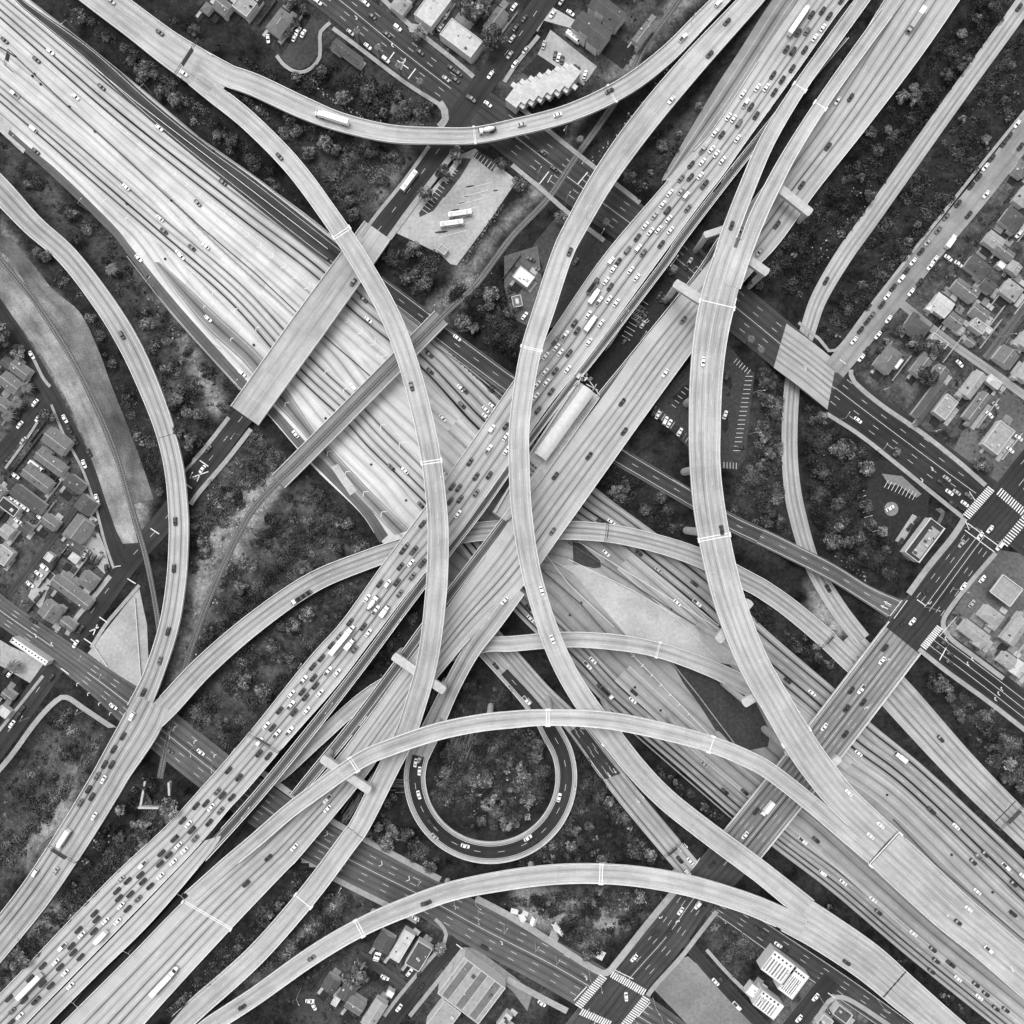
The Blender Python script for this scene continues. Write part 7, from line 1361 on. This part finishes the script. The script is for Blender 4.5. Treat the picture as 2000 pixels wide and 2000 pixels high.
# single trees the photo shows clearly
for x, y, rr_, lb in ((895,311,14,'round dark tree at the top end of the bus lot'),(866,345,14,'round dark tree left of the bus lot, middle'),(832,387,15,'round dark tree left of the bus lot, lower'),(976,326,12,'round dark tree at the right corner of the bus lot'),
        (930,30,26,'large dark tree behind the white flat roofs'),(965,92,24,'large spreading tree beside the white flat building'),(820,75,12,'small dark tree in front of the white flat roof'),(572,10,13,'dark tree beside the hip-roofed house, top'),(596,25,9,'small dark tree by the cul-de-sac'),(580,50,9,'dark round tree at the cul-de-sac parking'),(566,72,9,'dark round tree below the hip-roofed house'),
        (1015,365,14,'dark tree at the lower corner of the avenue'),(1095,430,12,'dark tree under the S-shaped flyover edge'),(340,1572,18,'large round dark tree beside the rail underpass'),(700,1958 - 70,24,'large very dark tree among the bottom houses'),(860,1845,12,'dark tree at the corner of the bottom house'),
        (48,1862,19,'round dark shrub-like tree at lower left'),(1905,905,13,'leafy tree at the corner yard, right'),(1922,915,10,'smaller leafy tree beside the corner yard tree'),(1757,602 + 42,9,'street tree in the right frontage row, top'),(1745,650,9,'street tree in front of the hip roof, right'),(1732,668,9,'street tree in the right frontage row, middle'),(1717,685,8,'street tree in the right frontage row, lower'),
        (1822,684,15,'large dark rounded tree between right houses'),(1800,738,18,'dark tree behind the long dark roof'),(1783,675,16,'dark tree under the hip-roofed corner house'),(12,665,26,'large dark tree at the left edge'),(45,690,14,'dark tree beside the left corner house'),(100,812,14,'dark tree at the tip of the left block'),
        (1640,880,20,'round tree at the bend of the dark wood, right'),(1748,884,8,'small palm-like tree beside the right avenue'),(1310,552 - 20,8,'small round tree in the lot between viaducts'),(1240,1650,18,'round leafy tree above the bottom flyover'),(1003,1020 + 1,1,'')):
    if lb: tree(x, y, rr_, lb)
LIM = [300 - 32]
REGS = [('wooded bank, upper left', [(80,0),(140,0),(345,162),(490,290),(590,390),(640,462),(600,425),(500,340),(300,182),(165,72)], 34, (8, 15), 1.3),
 ('scrub above the top ramp', [(262,0),(380,60),(500,130),(560,145),(640,125),(800,170),(850,215),(845,245),(740,235),(620,200),(500,138),(380,70)], 34, (8, 15), 1.3),
 ('thicket below the top ramp', [(450,178),(600,245),(760,285),(825,285),(700,440),(600,310),(500,215)], 30, (8, 15), 1.2),
 ('scrubby bank, left', [(0,262),(250,500),(460,760),(440,800),(362,900),(350,840),(300,700),(200,520),(90,410),(0,330)], 46, (6, 13), 1.2),
 ('bush strip left of the curved ramp', [(90,470),(170,600),(230,700),(290,800),(325,960),(305,965),(255,830),(185,690),(80,500)], 22, (6, 11), 1.0),
 ('bank above the railway, left', [(490,835),(560,900),(430,1060),(375,1120),(378,1000)], 14, (7, 13), .9),
 ('scrub right of the railway', [(600,930),(730,1070),(560,1140),(400,1260),(362,1270),(440,1120),(520,1010)], 26, (6, 13), 1.1),
 ('scrub above the jammed viaduct', [(345,1410),(480,1260),(620,1170),(740,1110),(640,1230),(450,1460),(390,1450)], 22, (6, 14), 1.1),
 ('grassy lot inside the lower left corner', [(120,1380),(215,1430),(100,1600),(0,1760),(0,1560)], 9, (5, 10), .6),
 ('bushy triangle, lower left', [(290,1500),(325,1610),(110,1820),(0,1930),(0,1900),(180,1640)], 34, (5, 11), 1.3),
 ('thicket by the S-shaped flyover', [(1290,255),(1400,160),(1470,60),(1490,20),(1300,335),(1230,395),(1200,380)], 18, (6, 12), 1.2),
 ('planted bank, upper right', [(1895,0),(1980,0),(1630,490),(1555,600),(1460,545),(1500,505),(1600,390)], 40, (6, 12), 1.3),
 ('dark bank by the frontage street', [(2000,60),(2000,205),(1640,675),(1600,655),(1620,600),(1720,440)], 26, (5, 9), 1.3),
 ('wood beside the car park fence', [(1485,720),(1530,740),(1525,1000),(1550,1080),(1480,1040),(1430,1000),(1440,930),(1475,900)], 20, (8, 15), 1.2),
 ('dark wood right of the collector ramp', [(1575,790),(1690,890),(1690,1000),(1740,1060),(1750,1130),(1650,1090),(1590,1020)], 36, (8, 16), 1.6),
 ('copse above the frontage ramp', [(890,560),(1000,560),(1010,700),(870,620)], 12, (9, 16), .9),
 ('copse at the street bridge end', [(750,475),(850,495),(880,520),(820,580),(750,520)], 10, (9, 16), .7),
 ('trees below the dark car park', [(1180,885),(1340,1010),(1345,1050),(1240,1000),(1150,960)], 14, (8, 14), .9),
 ('trees inside the loop ramp', [(880,1420),(1040,1420),(1075,1520),(1030,1610),(900,1620),(840,1550)], 36, (9, 18), .8),
 ('scrub left of the loop ramp', [(655,1640),(760,1520),(800,1620),(880,1690),(850,1710),(760,1670)], 18, (8, 14), 1.0),
 ('rounded scrub right of the loop ramp', [(1130,1460),(1210,1580),(1290,1690),(1010,1690),(1090,1640)], 24, (6, 12), 1.0),
 ('scrub below the bottom flyover', [(1130,1735),(1280,1740),(1260,1790),(1160,1870),(1000,1760)], 14, (6, 12), .8),
 ('trees on the far right lower bank', [(1790,1300),(1900,1370),(2000,1450),(2000,1560),(1920,1480)], 24, (8, 15), 1.3),
 ('bushes by the low ramp, right', [(1600,1250),(1640,1275),(1600,1315),(1500,1225),(1400,1140),(1480,1165)], 10, (5, 10), .8),
 ('low bushes in the bottom right verge', [(1500,1690),(1560,1720),(1930,2005),(1890,2000),(1600,1780)], 12, (4, 8), 1.6),
 ('low bushes beside the exit ramp', [(1280,1490),(1420,1600),(1400,1620),(1300,1540),(1200,1440)], 10, (5, 9), 1.1),
 ('scrub between the bottom flyovers', [(500,1780),(640,1690),(760,1790),(600,1840),(420,1950),(520,1850)], 16, (6, 12), 1.2),
 ('narrow scrub beside the right viaduct end', [(300,1995),(480,1805),(600,1680),(640,1700),(480,1880)], 14, (5, 11), 1.2),
 ('tree clump between the viaducts', [(745,1225),(812,1200),(795,1300),(735,1325)], 9, (10, 16), .5),
 ('trees right of the loop connector', [(905,1335),(1000,1345),(985,1400),(890,1400)], 6, (8, 14), .6),
 ('back gardens in the left block', [(0,640),(80,700),(200,980),(230,1100),(120,1240),(0,1150)], 26, (4, 10), .35),
 ('back gardens in the right block', [(1850,480),(2000,330),(2000,960),(1900,900),(1680,720),(1760,640)], 34, (4, 9), .35),
 ('gardens among the bottom houses', [(560,1890),(700,1850),(860,1800),(840,1880),(740,2000),(520,2000)], 16, (6, 12), .5),
 ('gardens by the top houses', [(640,-10),(860,-10),(1000,20),(920,140),(700,40)], 14, (5, 10), .4),
 ('yard trees by the top right townhouses', [(1100,-10),(1300,-10),(1240,120),(1100,190),(1170,100)], 10, (4, 9), .5),
 ('verge by the frontage ramp', [(735,590),(830,655),(1000,780),(985,790),(800,660)], 2, (3, 5), .9),
 ('verge of the lower cutting strip', [(655,855),(720,900),(900,1110),(860,1090),(700,930)], 2, (4, 6), 1.2),
 ('dark right-hand strip verge', [(1800,1490),(1990,1660),(1970,1650),(1780,1480)], 3, (3, 6), 1.3),
 ('grassy lot right of the bottom main street', [(1355,1810),(1420,1755),(1500,1830),(1440,1915)], 2, (4, 7), .4),
 ('lower right corner lots', [(1560,1950),(1640,1920),(1690,1960),(1600,2000)], 4, (4, 8), .5)]
SQ, ST = [], []
def field(x, y, k, L):
    return (math.sin(x / L + k) * math.cos(y / (L * 1.13) + 2.1 * k) + .6 * math.sin((x + y) / (L * .53) + 1.7 * k) + .45 * math.cos((x * .8 - y) / (L * .31) + k * 3)) / 2.05
def clump(cx, cy, cz, rad, tn, r):
    n = int(8 + rad * rad * 12); u = r.uniform(.0, 1, n); ph = r.uniform(0, 2 * math.pi, n); s = np.sqrt(1 - u * u); dirs = np.stack([s * np.cos(ph), s * np.sin(ph), u], 1)
    c = np.array([cx, cy, cz]) + dirs * rad * r.uniform(.6, 1.05, (n, 1)) * np.array([1, 1, .75]); nn = dirs + r.normal(0, .5, (n, 3)); nn /= np.linalg.norm(nn, axis=1)[:, None]
    t1 = np.cross(nn, r.normal(0, 1, (n, 3))); t1 /= np.linalg.norm(t1, axis=1)[:, None]; t2 = np.cross(nn, t1); sz = .27 * r.uniform(.6, 1.4, (n, 1)); a_, b_ = t1 * sz, t2 * sz
    return np.stack([c - a_ - b_, c + a_ - b_ * .6, c + a_ * .7 + b_, c - a_ * .8 + b_ * .9], 1), tn * r.uniform(.6, 1.45, n)
ntree = 0
for ri, (nm, poly, nt_, (r0, r1), dens) in enumerate(REGS):
    P = np.array(poly, float); x0, y0 = P.min(0); x1, y1 = P.max(0); r = np.random.RandomState(300 + ri)
    garden = 'garden' in nm or 'yard' in nm or 'lots' in nm
    k = 0; tries = 0
    nt_ = max(1, int(nt_ * .44))
    while k < nt_ and tries < nt_ * 30 and ntree < 252:
        tries += 1; x, y = r.uniform(x0, x1), r.uniform(y0, y1)
        if not inpoly(P, np.array([x]), np.array([y]))[0]: continue
        rad = r.uniform(r0, r1)
        if not free(x, y, rad * .75): continue
        if garden and any((abs(x - a) + abs(y - b2)) < h_ * 1.1 + rad * .5 for a, b2, h_ in HOUSES): continue
        reg(tree(x, y, rad, None, nm, 1.0 if rad > 7 else .8, None if rad > 7 else SH), ('large' if rad > 11.5 else 'mid-sized' if rad > 8 else 'small') + ' leafy tree', x, y, 'in the ' + nm); k += 1; ntree += 1
    A = 0.5 * abs(np.dot(P[:, 0], np.roll(P[:, 1], 1)) - np.dot(P[:, 1], np.roll(P[:, 0], 1))); n = int(A * dens * .050 * (.35 if garden else 1)); Q, T = [], []
    # patchy density
    cen = [(r.uniform(x0, x1), r.uniform(y0, y1), r.uniform(15, 45)) for _ in range(max(4, int(A / 1500)))]
    for _ in range(n * 2):
        x, y = r.uniform(x0, x1), r.uniform(y0, y1)
        if not inpoly(P, np.array([x]), np.array([y]))[0] or not free(x, y, 4): continue
        fd = field(x, y, ri * 1.3, 26)
        if fd < (-.05 if 'dark' in nm or 'wood' in nm or 'planted' in nm else .06) and r.rand() < .88: continue
        big = r.rand() < .36 + .3 * fd; tn = math.exp(1.1 * field(x, y, ri + 5.0, 14) + r.normal(0, .28)) * (.42 if 'dark' in nm or 'planted' in nm or 'verge' in nm else .85)
        if garden and any(abs(x - a) + abs(y - b2) < h_ * 1.2 for a, b2, h_ in HOUSES): continue
        p = ground(x, y); q, t = clump(p.x, p.y, p.z - .1, r.uniform(.5, 1.4) if not big or garden else r.uniform(1.5, 3.1), tn, r); Q.append(q); T.append(t)
    if Q:
        me = quad_mesh('shrubs', np.concatenate(Q), np.concatenate(T)); tag(link('shrubs', me, M['shrub']), 'low dense undergrowth in the ' + nm, 'undergrowth', kind='stuff')
# litter, rubble and stones lying in the open dirt
for ri, (nm, pts, wd, n) in enumerate((('left railway strip', [(0,515),(60,620),(130,760),(190,900),(250,1010)], 22, 420), ('camp beside the railway', [(540,925),(500,985),(455,1040),(400,1110)], 22, 420), ('dirt right of the railway', [(520,960),(450,1090),(400,1210),(370,1280)], 16, 200), ('rail cutting near the avenue', [(900,560),(860,600),(960,520)], 16, 160),
    ('ramp edge at the lower left', [(240,1500),(180,1600),(190,1650)], 26, 160), ('dirt by the right tight corner', [(1320,120),(1200,280),(1110,360)], 12, 120), ('verge of the street bridge', [(470,850),(400,930),(370,990)], 10, 160), ('slope above the curved ramp', [(280,520),(340,640),(420,770)], 22, 200), ('ground by the white tents', [(1000,1770),(1090,1800),(1160,1850)], 20, 160), ('loop interior', [(900,1540),(960,1600),(1040,1560),(1000,1480)], 26, 200), ('top ramp toe', [(590,160),(700,225),(840,245)], 8, 160), ('dark wood edge at right', [(1580,820),(1640,1080),(1700,1140)], 14, 80), ('bank by the wide viaduct', [(1560,560),(1640,440),(1700,330)], 20, 100))):
    b = MB(); r = random.Random(900 + ri)
    for _ in range(n):
        i = r.randrange(len(pts) - 1); t = r.random(); x = pts[i][0] * (1 - t) + pts[i + 1][0] * t + r.gauss(0, wd / 2); y = pts[i][1] * (1 - t) + pts[i + 1][1] * t + r.gauss(0, wd / 2)
        if not free(x, y, 2): continue
        p = ground(x, y); s = r.choice((.25, .35, .5, .8)) * r.uniform(.7, 1.2); b.box(p.x, p.y, p.z + s * .3, s, s * r.uniform(.5, 1.3), s * .7, r.uniform(0, 3), r.choice((0, 0, 1, 2)), .8)
    if b.v: tag(b.obj('rubble', [M['s_light'], M['s_pale'], M['s_grey']]), 'scattered pale litter and stones, ' + nm, 'rubble', kind='stuff')
# domed bushes (rounded crowns packed together)
dm = []
for k in range(3): me = crown_mesh(200 + k, 2.2, .9, 5, 420, .16); me.materials.append(M['leaf']); dm.append((2.2, me, trunk_mesh(1.2, .1, 90 + k)))
for (x0, y0, x1, y1, n, lb) in ((1060,1640,1140,1685,26,'rounded packed bush right of the loop'),(1175,1740,1255,1778,24,'rounded packed bush below the bottom flyover')):
    for i in range(n):
        x, y = RNG.uniform(x0, x1), RNG.uniform(y0, y1)
        if free(x, y, 3): reg(tree(x, y, RNG.uniform(4, 7), None, lb + 's', .9, dm, 'bush'), lb, x, y, '')
for i in range(24):
    t = i / 23; x, y = (905 + t * 75 + RNG.uniform(-2, 2), 515 - t * 112 + RNG.uniform(-2, 2))
    if free(x, y, 1): reg(tree(x, y, RNG.uniform(4, 6), None, 'hedge along the bus lot', .9, dm, 'bush'), 'clipped dark bush in the hedge right of the bus lot', x, y, '')
# palms
def palm(px, py, lb, s=1.0, h=9):
    p = ground(px, py); r = empty('palm_tree', p, RNG.uniform(0, 6)); tag(r, lb, 'palm tree'); b = MB(); b.tube((0, 0, -.3), (0, 0, h), .28 * s, .18 * s, 8); b.obj('trunk', M['bark'], r)
    for k in range(16):
        a = 2 * math.pi * k / 16 + RNG.uniform(-.1, .1); L = 2.3 * s * RNG.uniform(.85, 1.15); b = MB(); c, n = math.cos(a), math.sin(a); pts = [(0, 0), (.35, .25), (.7, .15), (1, -.35)]
        for (u0, z0), (u1, z1) in zip(pts, pts[1:]):
            w0, w1 = .05 + .32 * s * math.sin(math.pi * min(u0 + .1, 1)), .05 + .32 * s * math.sin(math.pi * u1) * .8
            b.face([(c * u0 * L - n * w0, n * u0 * L + c * w0, h + z0 * L), (c * u0 * L + n * w0, n * u0 * L - c * w0, h + z0 * L), (c * u1 * L + n * w1, n * u1 * L - c * w1, h + z1 * L), (c * u1 * L - n * w1, n * u1 * L + c * w1, h + z1 * L)])
        o = b.obj('frond', M['frond'], r)
M['frond'] = plain('palm_frond', .13, .25, 2)
for x, y, lb in ((704,82,'tall palm by the long dark roof, first in the avenue row'),(744,113,'tall palm second in the avenue row'),(784,148,'tall palm beside the painted crossing cross'),(824,178,'tall palm last in the avenue row'),(1130,288,'palm at the rail crossing, right side of avenue'),(1180,446,'palm between the flyover and the avenue'),(1310,535,'palm-like tree in the lot between viaducts'),(1457,670,'palm beside the right avenue, left of two'),(1476,690,'palm beside the right avenue, right of two')): palm(x, y, lb)
for x, y, lb in ((64,760,'large feathery palm by the short left street, upper of three'),(46,790,'large feathery palm by the short left street, middle of three'),(28,815,'large feathery palm by the short left street, lowest of three'),(228,532,'spreading palm on the bank above the left curved ramp'),(38,1268 + 30,'palm-like bare crown in the pale yard, lower left')): palm(x, y, lb, 1.7, 5)
finish_labels()
